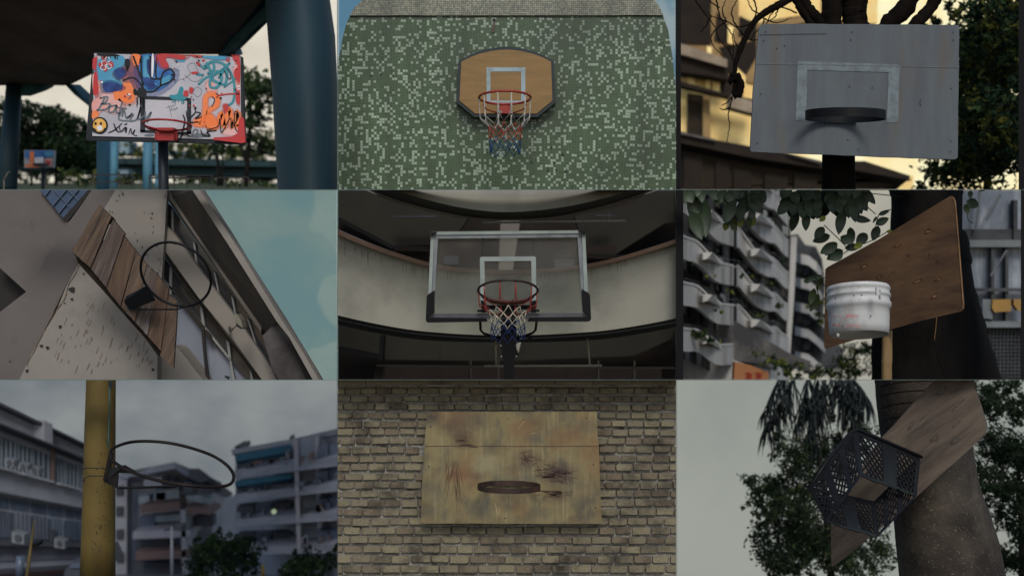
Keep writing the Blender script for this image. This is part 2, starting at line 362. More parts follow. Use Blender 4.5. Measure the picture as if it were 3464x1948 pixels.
bl([(1560, 640), (1600, 620), (1640, 690), (1580, 700)], 'pink', .6); bl([(1770, 520), (1815, 520), (1815, 700), (1790, 700)], 'pink', .6); bl([(1340, 440), (1400, 440), (1390, 470), (1340, 465)], 'sky', .6); bl([(1100, 1020), (1160, 1015), (1160, 1035), (1100, 1035)], 'grey', 1)
st([(795, 740), (765, 800), (740, 840)], 'grey', 14, 4); st([(760, 745), (815, 735), (800, 775), (765, 790), (835, 790), (800, 830), (735, 835)], 'grey', 13, 5)
st([(880, 800), (835, 810), (825, 850), (860, 845), (885, 800), (880, 850), (905, 860)], 'grey', 13, 5); st([(925, 770), (900, 880)], 'grey', 12, 5); st([(885, 815), (955, 825)], 'grey', 10, 6)
st([(925, 880), (940, 840), (960, 900), (1000, 860)], 'grey', 12, 5); st([(965, 890), (1010, 870), (985, 910), (1035, 905), (1070, 800), (1045, 905), (1085, 880)], 'grey', 12, 5); st([(1100, 850), (1105, 900), (1145, 850), (1115, 925)], 'grey', 12, 5); st([(930, 830), (900, 905), (1000, 920)], 'grey', 11, 4)
g.disc(b(756, 953, D(2)), b.m(62), b.m(66), G['black'], 30); g.disc(b(754, 953, D(3)), b.m(50), b.m(54), G['yellow'], 30)
for x in (724, 764): g.disc(b(x, 938, D(4)), b.m(10), b.m(12), G['black'], 12)
st([(712, 975), (735, 1003), (775, 1000), (795, 975)], 'black', 10, 4); bl([(700, 985), (725, 980), (735, 1005), (708, 1005)], 'black', 5); bl([(735, 960), (765, 952), (775, 980), (745, 990)], 'white', 5)
st([(862, 935), (880, 985), (905, 1005)], 'black', 12, 4, taper=True); st([(925, 935), (870, 985), (820, 1008)], 'black', 10, 5, taper=True); st([(905, 960), (915, 1000), (950, 965), (945, 1000)], 'black', 10, 5, taper=True)
st([(960, 970), (955, 1005)], 'black', 9, 5); st([(945, 945), (960, 940)], 'black', 9, 5); st([(975, 1020), (990, 975), (1000, 1015), (1022, 985), (1010, 1020), (1040, 1030)], 'black', 9, 5, taper=True)
for q in (((1065, 728), (1425, 740), (1425, 765), (1065, 752)), ((1065, 750), (1100, 752), (1100, 1000), (1062, 1000)), ((1418, 745), (1448, 745), (1450, 1015), (1415, 1015)), ((1062, 985), (1180, 990), (1180, 1010), (1062, 1005)), ((1335, 1000), (1450, 1000), (1450, 1018), (1335, 1018))):
    g.add([b(p[0], p[1], D(3.3)) for p in q], [[0, 1, 2, 3]], MT['board_black'])
bl([(1285, 722), (1340, 715), (1365, 660), (1390, 670), (1385, 715), (1420, 740), (1370, 765), (1300, 750)], 'teal', 5); drip(1350, 755, 9, 'teal', 6, 45, 40)
bl([(1395, 695), (1420, 690), (1425, 725), (1395, 730)], 'red', 6); bl([(1440, 665), (1465, 675), (1455, 708), (1435, 700)], 'red', 6)
st([(1262, 815), (1322, 800)], 'grey', 3, 4); st([(1278, 800), (1300, 885)], 'grey', 3, 5); st([(1290, 840), (1300, 820), (1308, 838), (1320, 822), (1330, 835), (1338, 815), (1345, 825)], 'grey', 3, 5)
st([(1385, 600), (1440, 560), (1420, 500), (1470, 480), (1500, 540), (1530, 590), (1470, 620), (1400, 570)], 'grey', 2.4, 5); st([(1460, 700), (1490, 660), (1530, 690), (1500, 735), (1462, 705)], 'grey', 2.4, 5); st([(1320, 630), (1370, 600), (1400, 610)], 'grey', 2.4, 5)
bl([(1450, 550), (1490, 545), (1500, 560), (1460, 562)], 'red', 6); st([(1490, 565), (1540, 570)], 'teal', 13, 6); st([(1500, 480), (1550, 525)], 'teal', 13, 6); st([(1490, 475), (1515, 500)], 'red', 12, 7)
st([(1560, 520), (1600, 470), (1680, 480), (1740, 540), (1775, 640), (1770, 760), (1730, 800)], 'teal', 14, 5); st([(1740, 480), (1640, 560), (1560, 590), (1505, 640)], 'teal', 13, 6)
st([(1565, 480), (1600, 560), (1590, 650), (1640, 665), (1680, 600), (1650, 540), (1610, 600), (1700, 640), (1720, 560), (1700, 530), (1660, 590)], 'teal', 15, 7); st([(1550, 500), (1610, 470), (1620, 530), (1575, 560)], 'teal', 14, 8)
st([(1695, 530), (1720, 580), (1745, 600), (1745, 555), (1720, 520)], 'black', 6, 9); st([(1700, 660), (1785, 600)], 'teal', 11, 8)
for k in range(46):
    x, y = rr.choice([(1560, 660), (1460, 780), (1460, 760), (1520, 470), (1790, 470), (1800, 680), (1670, 720), (975, 745), (1305, 480), (1300, 600), (765, 625), (1780, 500)]); x += rr.gauss(0, 18); y += rr.gauss(0, 22); x = min(x, 1812)
    s_ = rr.uniform(5, 13); c_ = rr.choice(['black', 'red', 'purple', 'grey', 'white', 'black']); g.add([b(x+s_*math.cos(a+k), y+s_*.8*math.sin(a+k), D(9+k*.04)) for a in (0, 1.6, 3.1, 4.7)], [[0, 1, 2, 3]], G[c_])
bl([(1760, 440), (1815, 440), (1818, 620), (1785, 600), (1775, 540), (1800, 500)], 'red', 4); st([(1650, 725), (1740, 712), (1810, 715)], 'red', 10, 8); bl([(1790, 700), (1818, 700), (1815, 790), (1790, 770)], 'red', 8); bl([(1700, 440), (1740, 440), (1730, 470)], 'red', 6)
st([(1545, 940), (1555, 830), (1560, 740), (1600, 715), (1645, 740), (1640, 800), (1580, 850), (1590, 960)], 'orange', 34, 5); st([(1590, 960), (1640, 960), (1680, 860), (1700, 960), (1740, 830), (1760, 960), (1800, 850), (1805, 960)], 'orange', 34, 6); st([(1560, 960), (1620, 965), (1510, 930)], 'orange', 22, 6); bl([(1560, 880), (1620, 880), (1640, 960), (1570, 965)], 'orange', 7)
st([(1605, 810), (1625, 760), (1610, 735)], 'black', 6, 9); st([(1570, 985), (1650, 960), (1665, 900), (1680, 1005), (1745, 895), (1755, 970), (1810, 880), (1780, 850), (1780, 960), (1800, 1000)], 'black', 8, 9); st([(1520, 985), (1540, 1025), (1590, 1030), (1570, 1000), (1640, 990)], 'black', 13, 8, taper=True)
st([(1385, 870), (1400, 920), (1370, 1045)], 'black', 12, 9, taper=True); st([(1410, 840), (1425, 900), (1480, 850), (1470, 820)], 'black', 9, 9, taper=True); st([(1480, 850), (1520, 860), (1480, 900), (1530, 885)], 'black', 10, 9, taper=True); st([(1440, 930), (1500, 925)], 'black', 10, 9); st([(1455, 1030), (1470, 985), (1500, 990), (1480, 1030), (1500, 1040)], 'grey', 9, 8)
st([(1365, 1045), (1395, 1015), (1440, 1035)], 'black', 9, 9); bl([(1690, 800), (1720, 790), (1730, 830), (1700, 850)], 'red', 8)
g.prism([b(p[0], p[1], 7.95) for p in [(1815, 893), (1845, 893), (1855, 1000), (1858, 1080), (1830, 1085), (1612, 1060), (1620, 1042), (1760, 1035), (1800, 1010)]], (0, .03, 0), G['red'])
g.build('graffiti', bd, b)
M('rim_red', A(160, 44, 42), A(130, 38, 38), 7, .4, .05, grime=A(120, 36, 38))
mb = MB(); rp = ringpts(b, 1266, 948, 176, 41, 7.8, 0); mb.tube(rp, b.m(8), MT['rim_red'], 8, True)
rp2 = ringpts(b, 1266, 968, 168, 38, 7.82, 0, 26, 20, 160, 1)
mb.loft([[b(1266-178+356*k/20, 950+40*math.sin(math.pi*k/20)**.6, 7.86), b(1266-160+320*k/20, 972+32*math.sin(math.pi*k/20)**.6, 7.88)] for k in range(21)], MT['rim_red'], True, False)
for k in range(9):
    p = rp[22+k*2]; mb.tube([p, p-Vector((.006, 0, .012)), p-Vector((-.006, 0, .012)), p], b.m(2), MT['board_white'], 4)
mb.build('rim', t, b)
mb = MB(); box2(b, mb, 1192, 968, 1318, 1064, 7.9, .07, MT['rim_red']); box2(b, mb, 1172, 1000, 1340, 1062, 7.94, .03, MT['rim_red']); box2(b, mb, 1200, 975, 1312, 1000, 7.88, .02, MT['rim_red']); mb.build('bracket', t, b)
mb = MB(); cyl(mb, b, 1236, 1050, 1240, 1480, 76, 78, 8.15, 8.15, MT['board_black']); mb.build('pole', t, b)
# --- far hoop, rails, trees, viaduct, ground
t = thing('basketball_hoop', 'small distant graffiti backboard at the lower left under the flyover', 'basketball hoop', b(300, 1400, 16))
mb = MB(); mb.prism(poly(b, [(183, 1140), (412, 1140), (405, 1270), (185, 1272)], 16), (0, .06, 0), MT['board_white'])
for k, (pts, c_) in enumerate([([(186, 1142), (408, 1142), (400, 1180), (330, 1200), (190, 1200)], 'blue'), ([(225, 1150), (260, 1150), (255, 1240), (225, 1240)], 'orange'), ([(260, 1195), (330, 1190), (330, 1240), (262, 1240)], 'white'), ([(340, 1205), (395, 1205), (390, 1262), (338, 1262)], 'pink'), ([(345, 1215), (385, 1222), (380, 1250), (350, 1245)], 'red'), ([(190, 1245), (320, 1242), (300, 1268), (190, 1268)], 'orange'), ([(330, 1150), (402, 1150), (402, 1190), (350, 1190)], 'sky')]):
    mb.add(poly(b, pts, 15.97-.006*k), [list(range(len(pts)))], G[c_])
mb.build('backboard', t, b)
mb = MB(); cyl(mb, b, 325, 1240, 325, 1445, 26, 26, 16.1, 16.1, MT['board_black']); box2(b, mb, 250, 1236, 345, 1256, 15.8, .1, MT['board_black']); mb.build('pole', t, b)
M('rail_paint', A(120, 110, 95), A(96, 88, 78), 3, .5)
for pts, lb in (([(710, 1322, 710, 1445), (1005, 1322, 1005, 1445), (910, 1322, 910, 1445), (710, 1325, 1005, 1322), (710, 1380, 1005, 1378)], 'pale metal railing in the grass below the left half of the board'),
                ([(1133, 1328, 1133, 1445), (1608, 1332, 1608, 1445), (1320, 1330, 1320, 1445), (1415, 1330, 1415, 1445), (1510, 1330, 1510, 1445), (1133, 1330, 1608, 1332), (1133, 1350, 1608, 1352)], 'pale metal railing with close posts right of the black hoop pole'),
                ([(1700, 1345, 1700, 1445), (1884, 1345, 1884, 1445), (1840, 1345, 1830, 1445), (1600, 1348, 1884, 1345)], 'pale metal railing ending beside the huge blue pillar'),
                ([(30, 1365, 60, 1305), (60, 1305, 75, 1305), (365, 1305, 345, 1365), (30, 1365, 30, 1440), (345, 1365, 345, 1440)], 'thin metal frame beside the small distant hoop')):
    mb = MB()
    for q in pts: mb.tube([b(q[0], q[1], 13), b(q[2], q[3], 13)], b.m(5, 13), MT['rail_paint'], 6)
    mb.build('railing', None, b, lb, 'railing')
M('leaf_dark', A(16, 28, 21), A(28, 44, 30), 3, .9, spec=.1); M('leaf_mid', A(34, 50, 32), A(50, 66, 36), 3, .9, spec=.1); M('leaf_lit', A(82, 92, 44), A(110, 112, 56), 3, .9, spec=.1)
M('bark_dark', A(20, 18, 16), A(34, 30, 26), 9, .95, .5, (1, 1, .3))
def tree(b, lb, blobs, trunk, d, n, size, mats, seed, group, dd=1.2, name='tree', asp=.5, cat='tree', br=()):
    t = thing(name, lb, cat, b(trunk[0], trunk[1], d), group)
    mb = MB(); mb.leaves([(b(u, v, d+(i % 3-1)*dd*.3), b.m(ru, d), dd, b.m(rv, d)) for i, (u, v, ru, rv) in enumerate(blobs)], n, b.m(size, d), [MT[m] for m in mats], seed, asp=asp)
    mb.build('crown', t, b, recalc=False)
    mb = MB(); mb.tube([b(trunk[0], trunk[1], d), b((trunk[0]+trunk[2])/2+trunk[4]*.2, (trunk[1]+trunk[3])/2, d), b(trunk[2], trunk[3], d)], [b.m(trunk[4], d)/2, b.m(trunk[4], d)*.4, b.m(trunk[4], d)*.22], MT['bark_dark'], 8)
    for q in br: mb.tube([b(x, y, d) for x, y in q], [b.m(trunk[4]*.3*(1-.25*i), d) for i in range(len(q))], MT['bark_dark'], 6)
    mb.build('trunk', t, b); return t
gr = 'trees beyond the flyover'
M('leaf_green', A(46, 62, 34), A(64, 80, 40), 3, .9, spec=.1)
tree(b, 'dark tree with drooping fronds filling the left under the cream sky', [(30, 900, 110, 120), (220, 900, 130, 110), (200, 1060, 160, 130), (60, 1100, 120, 160)], (240, 1430, 230, 950, 22), 24, 5200, 32, ['leaf_dark', 'leaf_dark', 'leaf_mid'], 11, gr)
tree(b, 'tall dark leafy tree rising behind the small distant hoop', [(450, 900, 120, 90), (420, 1010, 150, 120), (330, 830, 90, 50), (520, 1120, 130, 130), (400, 1180, 120, 120)], (420, 1430, 430, 900, 24), 25, 5600, 32, ['leaf_dark', 'leaf_dark', 'leaf_mid'], 12, gr)
tree(b, 'dark tree just left of the graffiti board and its pillars', [(600, 950, 90, 70), (640, 1060, 110, 120), (610, 1200, 110, 110), (700, 1150, 60, 160)], (590, 1430, 600, 950, 26), 26, 5200, 32, ['leaf_dark', 'leaf_mid'], 13, gr)
tree(b, 'forked tree between the graffiti board and the huge blue pillar', [(1960, 700, 120, 110), (1900, 600, 70, 60), (2030, 640, 90, 80), (1900, 900, 90, 110), (2010, 850, 100, 50), (1950, 1080, 140, 80)], (1860, 1430, 1900, 700, 40), 22, 4600, 28, ['leaf_dark', 'leaf_mid', 'leaf_green'], 14, gr, br=[[(1870, 1200), (1960, 1170), (2000, 1040)], [(1862, 1220), (1835, 1140), (1830, 1100)], [(1885, 900), (1880, 560), (1950, 500)]])
tree(b, 'tree with twin trunks seen below the right half of the board', [(1660, 1110, 90, 50), (1740, 1150, 80, 60)], (1655, 1430, 1640, 1100, 36), 23, 500, 24, ['leaf_dark', 'leaf_mid'], 15, gr, br=[[(1680, 1420), (1690, 1250), (1680, 1100)]])
tree(b, 'sunlit yellow green tree glowing far behind the hoop pole', [(1330, 1130, 120, 50), (1480, 1120, 100, 60), (1620, 1120, 100, 60), (1040, 1120, 80, 40), (1780, 1150, 90, 60)], (1420, 1300, 1420, 1120, 14), 34, 1500, 24, ['leaf_lit', 'leaf_mid', 'leaf_mid'], 16, gr)
tree(b, 'sparse light green tree far behind the forked tree at right', [(2030, 1080, 90, 90), (1950, 1150, 90, 60)], (2010, 1300, 2020, 1100, 14), 35, 600, 24, ['leaf_mid', 'leaf_lit'], 17, gr)
mb = MB(); mb.leaves([(b(60+k*85, 1150+30*math.sin(k*1.7), 37), b.m(75, 37), 1.0, b.m(90, 37)) for k in range(25)]+[(b(60+k*85, 1330, 37), b.m(75, 37), .8, b.m(90, 37)) for k in range(25)], 9000, b.m(34, 37), [MT['leaf_dark'], MT['leaf_dark'], MT['leaf_mid']], 8)
mb.build('woodland', None, b, 'dark mass of far greenery behind and under the viaduct', 'greenery', kind='stuff', recalc=False)
M('viaduct_paint', A(26, 52, 54), A(20, 42, 46), 2, .7)
t = thing('viaduct', 'low dark teal viaduct crossing the background with planters along its top', 'viaduct', b(1200, 1400, 30))
mb = MB(); mb.prism(poly(b, [(100, 1188), (1250, 1200), (2130, 1215), (2130, 1265), (1250, 1250), (100, 1225)], 30), (0, .8, 0), MT['viaduct_paint']); mb.prism(poly(b, [(100, 1232), (2130, 1275), (2130, 1345), (100, 1290)], 30.3), (0, .8, 0), MT['viaduct_paint']); mb.build('girder', t, b)
mb = MB(); mb.leaves([(b(120+k*95, 1155+k*1.8, 30), b.m(60, 30), .5, b.m(24, 30)) for k in range(22)], 3000, b.m(18, 30), [MT['leaf_mid'], MT['leaf_lit'], MT['leaf_mid']], 3); mb.build('planting', t, b, recalc=False)
mb = MB()
for k, u in enumerate((330, 1000, 1600)): cyl(mb, b, u, 1290, u, 1440, 40, 40, 30.5, 30.5, MT['viaduct_paint'])
mb.build('support', t, b)
M('bldg_pale', A(130, 148, 155), A(110, 128, 138), 2, .8)
mb = MB(); mb.prism(poly(b, [(1272, 1135), (1415, 1145), (1415, 1182), (1272, 1180)], 38), (0, .8, 0), MT['bldg_pale']); box2(b, mb, 1300, 1150, 1330, 1172, 37.9, .2, MT['pillar_paint']); box2(b, mb, 1350, 1152, 1380, 1174, 37.9, .2, MT['pillar_paint'])
mb.build('truck', None, b, 'pale box truck on the viaduct just right of the hoop pole', 'truck')
mb = MB(); mb.prism(poly(b, [(905, 1060), (978, 1060), (978, 1165), (905, 1165)], 36), (0, .8, 0), MT['bldg_pale']); mb.build('building', None, b, 'pale block far off between two light blue pillars', 'building')
mb = MB(); box2(b, mb, 896, 1286, 972, 1340, 28, .5, MT['bldg_pale']); mb.prism(poly(b, [(890, 1290), (905, 1275), (965, 1275), (978, 1290)], 28), (0, .5, 0), MT['pillar_paint']); mb.build('kiosk', None, b, 'small pale blue kiosk in the grass beside the pillars', 'kiosk')
mb = MB(); mb.leaves([(b(u, v, 19), b.m(ru, 19), .5, b.m(rv, 19)) for u, v, ru, rv in ((640, 1370, 60, 60), (960, 1360, 90, 50), (1050, 1345, 70, 30), (720, 1330, 60, 50), (1350, 1370, 120, 22), (1550, 1380, 120, 24), (1760, 1390, 160, 20), (2020, 1400, 90, 24), (560, 1310, 80, 50))], 3600, b.m(16, 19), [MT['leaf_mid'], MT['leaf_mid'], MT['leaf_lit'], MT['leaf_dark']], 5)
mb.build('shrubbery', None, b, 'low green shrubs and grass along the ground behind the railings', 'shrubs', kind='stuff', recalc=False)
M('grass_soil', A(40, 52, 30), A(60, 66, 40), 4, .95, .3)
mb = MB(); mb.prism([b(-300, 1470, 12), b(2600, 1470, 12), b(2600, 1385, 40), b(-300, 1385, 40)], (0, 0, -.2), MT['grass_soil']); mb.build('ground', bay=b, kind='structure')
# ================================================================== BAY 2: mosaic wall
b = B2
SKY('sky_blue', (84, 122, 146), (140, 156, 160), .35, .45, .62)
mb = MB(); mb.prism(poly(b, [(-200, -300), (2800, -300), (2800, 1600), (-200, 1600)], 45), (0, .3, 0), MT['sky_blue']); mb.build('sky', bay=b, kind='structure')
def mosaic(name, pu, pv, ca, cb, frac, grout, jit, clus=5.0):
    m = bpy.data.materials.new(name); m.use_nodes = True; t = m.node_tree; p = t.nodes['Principled BSDF']; L = t.links.new
    def mth(op, a, b_=None, c=None):
        n = t.nodes.new('ShaderNodeMath'); n.operation = op
        for i, x in enumerate((a, b_, c)):
            if x is None: continue
            if isinstance(x, (int, float)): n.inputs[i].default_value = x
            else: L(x, n.inputs[i])
        return n.outputs[0]
    tc = t.nodes.new('ShaderNodeTexCoord'); sp = t.nodes.new('ShaderNodeSeparateXYZ'); L(tc.outputs['Object'], sp.inputs[0])
    # tiles were laid by hand: rows wander slightly
    wn = t.nodes.new('ShaderNodeTexNoise'); wn.inputs['Scale'].default_value = 1.6; wn.inputs['Detail'].default_value = 1; L(tc.outputs['Object'], wn.inputs[0])
    wob = mth('MULTIPLY', mth('SUBTRACT', wn.outputs[0], .5), .05)
    x = mth('DIVIDE', mth('ADD', sp.outputs[0], wob), pu); y = mth('DIVIDE', mth('ADD', sp.outputs[2], wob), pv)
    fx, fy = mth('FLOOR', x), mth('FLOOR', y); cx, cy = mth('FRACT', x), mth('FRACT', y)
    cb_ = t.nodes.new('ShaderNodeCombineXYZ'); L(fx, cb_.inputs[0]); L(fy, cb_.inputs[1])
    wh = t.nodes.new('ShaderNodeTexWhiteNoise'); L(cb_.outputs[0], wh.inputs[0])
    n2 = t.nodes.new('ShaderNodeTexNoise'); n2.inputs['Scale'].default_value = .45; n2.inputs['Detail'].default_value = 1; L(cb_.outputs[0], n2.inputs[0])
    val = mth('ADD', wh.outputs[0], mth('MULTIPLY', mth('SUBTRACT', n2.outputs[0], .5), .8))
    isw = mth('LESS_THAN', val, frac)
    wh2 = t.nodes.new('ShaderNodeTexWhiteNoise'); ad = t.nodes.new('ShaderNodeVectorMath'); ad.inputs[1].default_value = (31.7, 12.3, 5); L(cb_.outputs[0], ad.inputs[0]); L(ad.outputs[0], wh2.inputs[0])
    def mixc(f, a, c):
        n = t.nodes.new('ShaderNodeMix'); n.data_type = 'RGBA'; L(f, n.inputs[0])
        for i, q in ((6, a), (7, c)):
            if isinstance(q, tuple): n.inputs[i].default_value = (*q, 1)
            else: L(q, n.inputs[i])
        return n.outputs[2]
    A_ = mixc(wh2.outputs[0], ca, tuple(k*jit for k in ca)); C_ = mixc(wh2.outputs[0], cb, tuple(k*.8 for k in cb))
    col = mixc(isw, A_, C_)
    ex = mth('MINIMUM', mth('MINIMUM', cx, mth('SUBTRACT', 1, cx)), mth('MINIMUM', cy, mth('SUBTRACT', 1, cy)))
    gm = mth('LESS_THAN', ex, .075)
    gn = t.nodes.new('ShaderNodeTexNoise'); gn.inputs['Scale'].default_value = 2.2; gn.inputs['Detail'].default_value = 8; L(tc.outputs['Object'], gn.inputs[0])
    mr = t.nodes.new('ShaderNodeMapRange'); mr.inputs[1].default_value = .5; mr.inputs[2].default_value = .75; mr.inputs[4].default_value = .55; L(gn.outputs[0], mr.inputs[0])
    gr2 = mixc(mr.outputs[0], grout, tuple(k*.5 for k in grout))
    col = mixc(gm, col, gr2); col = mixc(mth('MULTIPLY', mr.outputs[0], .7), col, tuple(k*.45 for k in ca))
    for sc2, stv, lo2, am in ((.9, (1, 1, 1), .62, 1.0), (2.4, (3.5, 1, .35), .7, 1.0)):
        mp2 = t.nodes.new('ShaderNodeMapping'); mp2.inputs['Scale'].default_value = stv; L(tc.outputs['Object'], mp2.inputs[0]); n3 = t.nodes.new('ShaderNodeTexNoise'); n3.inputs['Scale'].default_value = sc2; n3.inputs['Detail'].default_value = 5; L(mp2.outputs[0], n3.inputs[0])
        m3 = t.nodes.new('ShaderNodeMapRange'); m3.inputs[1].default_value = .35; m3.inputs[2].default_value = .7; m3.inputs[3].default_value = 1.12; m3.inputs[4].default_value = lo2; L(n3.outputs[0], m3.inputs[0])
        v3 = t.nodes.new('ShaderNodeVectorMath'); v3.operation = 'SCALE'; L(col, v3.inputs[0]); L(m3.outputs[0], v3.inputs[3]); col = v3.outputs[0]
    L(col, p.inputs['Base Color'])
    ro = t.nodes.new('ShaderNodeMapRange'); ro.inputs[3].default_value = .38; ro.inputs[4].default_value = .85; L(gm, ro.inputs[0]); L(ro.outputs[0], p.inputs['Roughness'])
    bp = t.nodes.new('ShaderNodeBump'); bp.inputs['Strength'].default_value = .7; bp.inputs['Distance'].default_value = .003
    hh = mth('ADD', mth('MULTIPLY', mth('SUBTRACT', 1, gm), 1.0), mth('MULTIPLY', wh2.outputs[0], .5)); L(hh, bp.inputs['Height']); L(bp.outputs[0], p.inputs['Normal'])
    MT[name] = m
mosaic('mosaic_green', b.m(20.5), b.m(21), A(52, 74, 46), A(146, 160, 142), .27, A(84, 102, 70), .66)
mosaic('mosaic_beige', b.m(15), b.m(16), A(120, 121, 106), A(148, 146, 126), .5, A(84, 88, 74), .8)
t = thing('mosaic_wall', 'tall wall with rounded shoulders covered in small green and white mosaic tiles', 'wall', b(1290, 1438, 8.1))
mb = MB()
mb.prism(poly(b, [(-60, 1500), (-60, 900), (8, 470), (40, 300), (68, 190), (98, 121), (2470, 119), (2510, 230), (2545, 450), (2580, 800), (2620, 1500)], 8.1), (0, .35, 0), MT['mosaic_green']); mb.build('tiled_face', t, b)
mb = MB(); mb.prism([b(x, v, 8.08) for x, v in ((97, 119), (130, 62), (180, 15), (240, -60), (2330, -60), (2400, 0), (2440, 45), (2472, 117))], (0, .35, 0), MT['mosaic_beige']); mb.build('upper_band', t, b)
M('hole_dark', A(22, 24, 20), A(34, 34, 28), 20); M('rust_mark', A(70, 48, 36), A(90, 90, 80), 12)
mb = MB(); rr = random.Random(8)
mb.disc(b(1190, 155, 8.09), b.m(13), b.m(11), MT['hole_dark'], 9, .2, 3); mb.add(poly(b, [(1182, 165), (1200, 165), (1194, 250), (1168, 250), (1180, 205)], 8.092), [[0, 1, 2, 3, 4]], MT['rust_mark'])
for k in range(26):
    x, y = rr.choice([(1640, 1290), (1780, 1250), (1500, 1200), (390, 560), (1560, 1150), (2440, 340)]); mb.disc(b(x+rr.gauss(0, 60), y+rr.gauss(0, 45), 8.092-.0005*k/26), b.m(rr.uniform(4, 10)), b.m(rr.uniform(4, 9)), MT['hole_dark'], 5, .3, k)
mb.build('damage_spot', t, b)
t = thing('basketball_hoop', 'fan shaped wooden backboard with black border, red rim and tricolour net on green mosaic wall', 'basketball hoop', b(1280, 890, 8))
M('ply_warm', A(134, 104, 62), A(120, 94, 57), 3, .6, .08, (1, 1, 9), grime=A(104, 84, 50), gs=2.0, glo=.52, ghi=.72)
def arc(u0, v0, u1, v1, um, vm, n=14):
    return [((1-t)**2*u0+2*t*(1-t)*um+t*t*u1, (1-t)**2*v0+2*t*(1-t)*vm+t*t*v1) for t in [k/n for k in range(n+1)]]
outer = arc(920, 465, 1282, 355, 1085, 362)[:-1]+arc(1282, 355, 1645, 465, 1480, 362)+[(1658, 775), (1520, 888), (1040, 888), (903, 775)]
inner = arc(942, 470, 1282, 378, 1095, 384)[:-1]+arc(1282, 378, 1622, 470, 1468, 384)+[(1632, 765), (1512, 862), (1048, 862), (928, 765)]
M('border_black', A(26, 34, 36), A(34, 42, 44), 6, .5)
mb = MB(); mb.prism(poly(b, outer, 8.0), (0, .09, 0), MT['border_black']); bk = mb.build('backboard_border', t, b)
mb = MB(); mb.prism(poly(b, inner, 7.992), (0, .006, 0), MT['ply_warm']); bk = mb.build('backboard', t, b)
M('line_white', A(150, 166, 170), A(128, 142, 146), 8, .6, grime=A(110, 112, 96), gs=6)
mb = MB()
for q in ((1133, 512, 1427, 544), (1133, 544, 1163, 780), (1395, 544, 1427, 780), (1163, 764, 1395, 780)): mb.add(poly(b, [(q[0], q[1]), (q[2], q[1]), (q[2], q[3]), (q[0], q[3])], 7.9895), [[0, 1, 2, 3]], MT['line_white'])
mb.build('painted_square', bk, b)
M('rim_red2', A(150, 52, 40), A(128, 42, 34), 8, .4, .05)
rp = ringpts(b, 1272, 742, 196, 50, 7.75, 0, 48)
mb = MB(); mb.tube(rp, b.m(9, 7.75), MT['rim_red2'], 10, True)
M('hook_pale', A(150, 140, 118), None, rough=.5)
for k in range(10):
    p = rp[round(k*4.8)]; mb.tube([p, p-Vector((b.m(8), 0, b.m(14))), p-Vector((0, 0, b.m(24))), p-Vector((-b.m(8), 0, b.m(14))), p], b.m(2.6), MT['hook_pale'], 5)
mb.build('rim', t, b)
mb = MB(); mb.prism(poly(b, [(1232, 795), (1325, 795), (1327, 858), (1300, 862), (1232, 858)], 7.93), (0, .05, 0), MT['rim_red2'])
for s_ in (-1, 1):
    x = 1278+s_*38; mb.disc(b(x, 849, 7.925), b.m(9), b.m(9), MT['line_white'], 12); mb.disc(b(x, 849, 7.922), b.m(4), b.m(4), MT['hole_dark'], 8)
    mb.tube([b(1272+s_*165, 792, 7.72), b(1272+s_*140, 830, 7.75), b(1278+s_*30, 868, 7.9)], b.m(5), MT['rim_red2'], 6)
mb.build('bracket', t, b)
M('cord_white', A(186, 184, 176), A(150, 148, 140), 30, .8); M('cord_red', A(156, 62, 44), A(120, 56, 44), 30, .8); M('cord_blue', A(26, 62, 104), A(22, 50, 84), 30, .8)
net(b, rp, b.m(415), [MT['cord_white'], MT['cord_red'], MT['cord_blue']], b.m(3.2), 10, .6, b.m(9), 5, 0, (0, .5, .62, .74, .86, 1.0)).build('net', t, b)
# ================================================================== BAY 3: grey plywood board before golden houses
b = B3
M('leaf_warm', A(60, 64, 26), A(76, 76, 32), 3, .9, spec=.1)
SKY('sky_gold', (255, 248, 205), (252, 228, 165), .25)
mb = MB(); mb.prism(poly(b, [(-400, -500), (3000, -500), (3000, 1700), (-400, 1700)], 75), (0, .3, 0), MT['sky_gold']); mb.build('sky', bay=b, kind='structure')
M('gold_wall', (.98, .78, .34), (.94, .62, .22), 1.2, .8, .1, grime=(.7, .5, .22), gs=.8)  # warm sunlight is put into this wall colour
M('brown_dark', (.018, .012, .008), (.035, .024, .014), 1.5, .9, .1, grime=(.03, .02, .014))
M('brown_wall', (.028, .02, .012), (.05, .034, .018), 2, .9, .1)
M('balcony_grey', A(150, 135, 115), A(120, 105, 88), 2, .8)
t = thing('apartment_house', 'golden lit apartment house with brown balcony band behind the left of the grey board', 'house', b(300, 1380, 28))
mb = MB(); mb.prism(poly(b, [(-100, -200), (1080, -200), (1080, 110), (900, 120), (640, 160), (640, 1150), (-100, 1150)], 30), (0, 2, 0), MT['gold_wall'])
mb.prism(poly(b, [(1180, -60), (1210, -60), (1500, -60), (1490, 175), (1180, 175)], 31), (0, .6, 0), MT['gold_wall']); mb.build('wall', t, b)
M('shaded_wall', (.50, .33, .14), (.36, .22, .09), 1.6, .8, .1, grime=(.2, .12, .05), gs=1)  # darker copy of the golden wall: shade put into the colour
mb = MB(); mb.prism(poly(b, [(-100, -200), (470, -200), (470, 130), (620, 170), (1080, 100), (1080, -200), (1100, -200), (1100, 130), (640, 240), (640, 640), (500, 600), (-100, 540)], 29.95), (0, .03, 0), MT['shaded_wall'])
mb.prism(poly(b, [(205, 700), (255, 705), (262, 1020), (205, 1010)], 29.7), (0, .03, 0), MT['shaded_wall']); mb.build('shaded_upper_wall', t, b)
mb = MB()
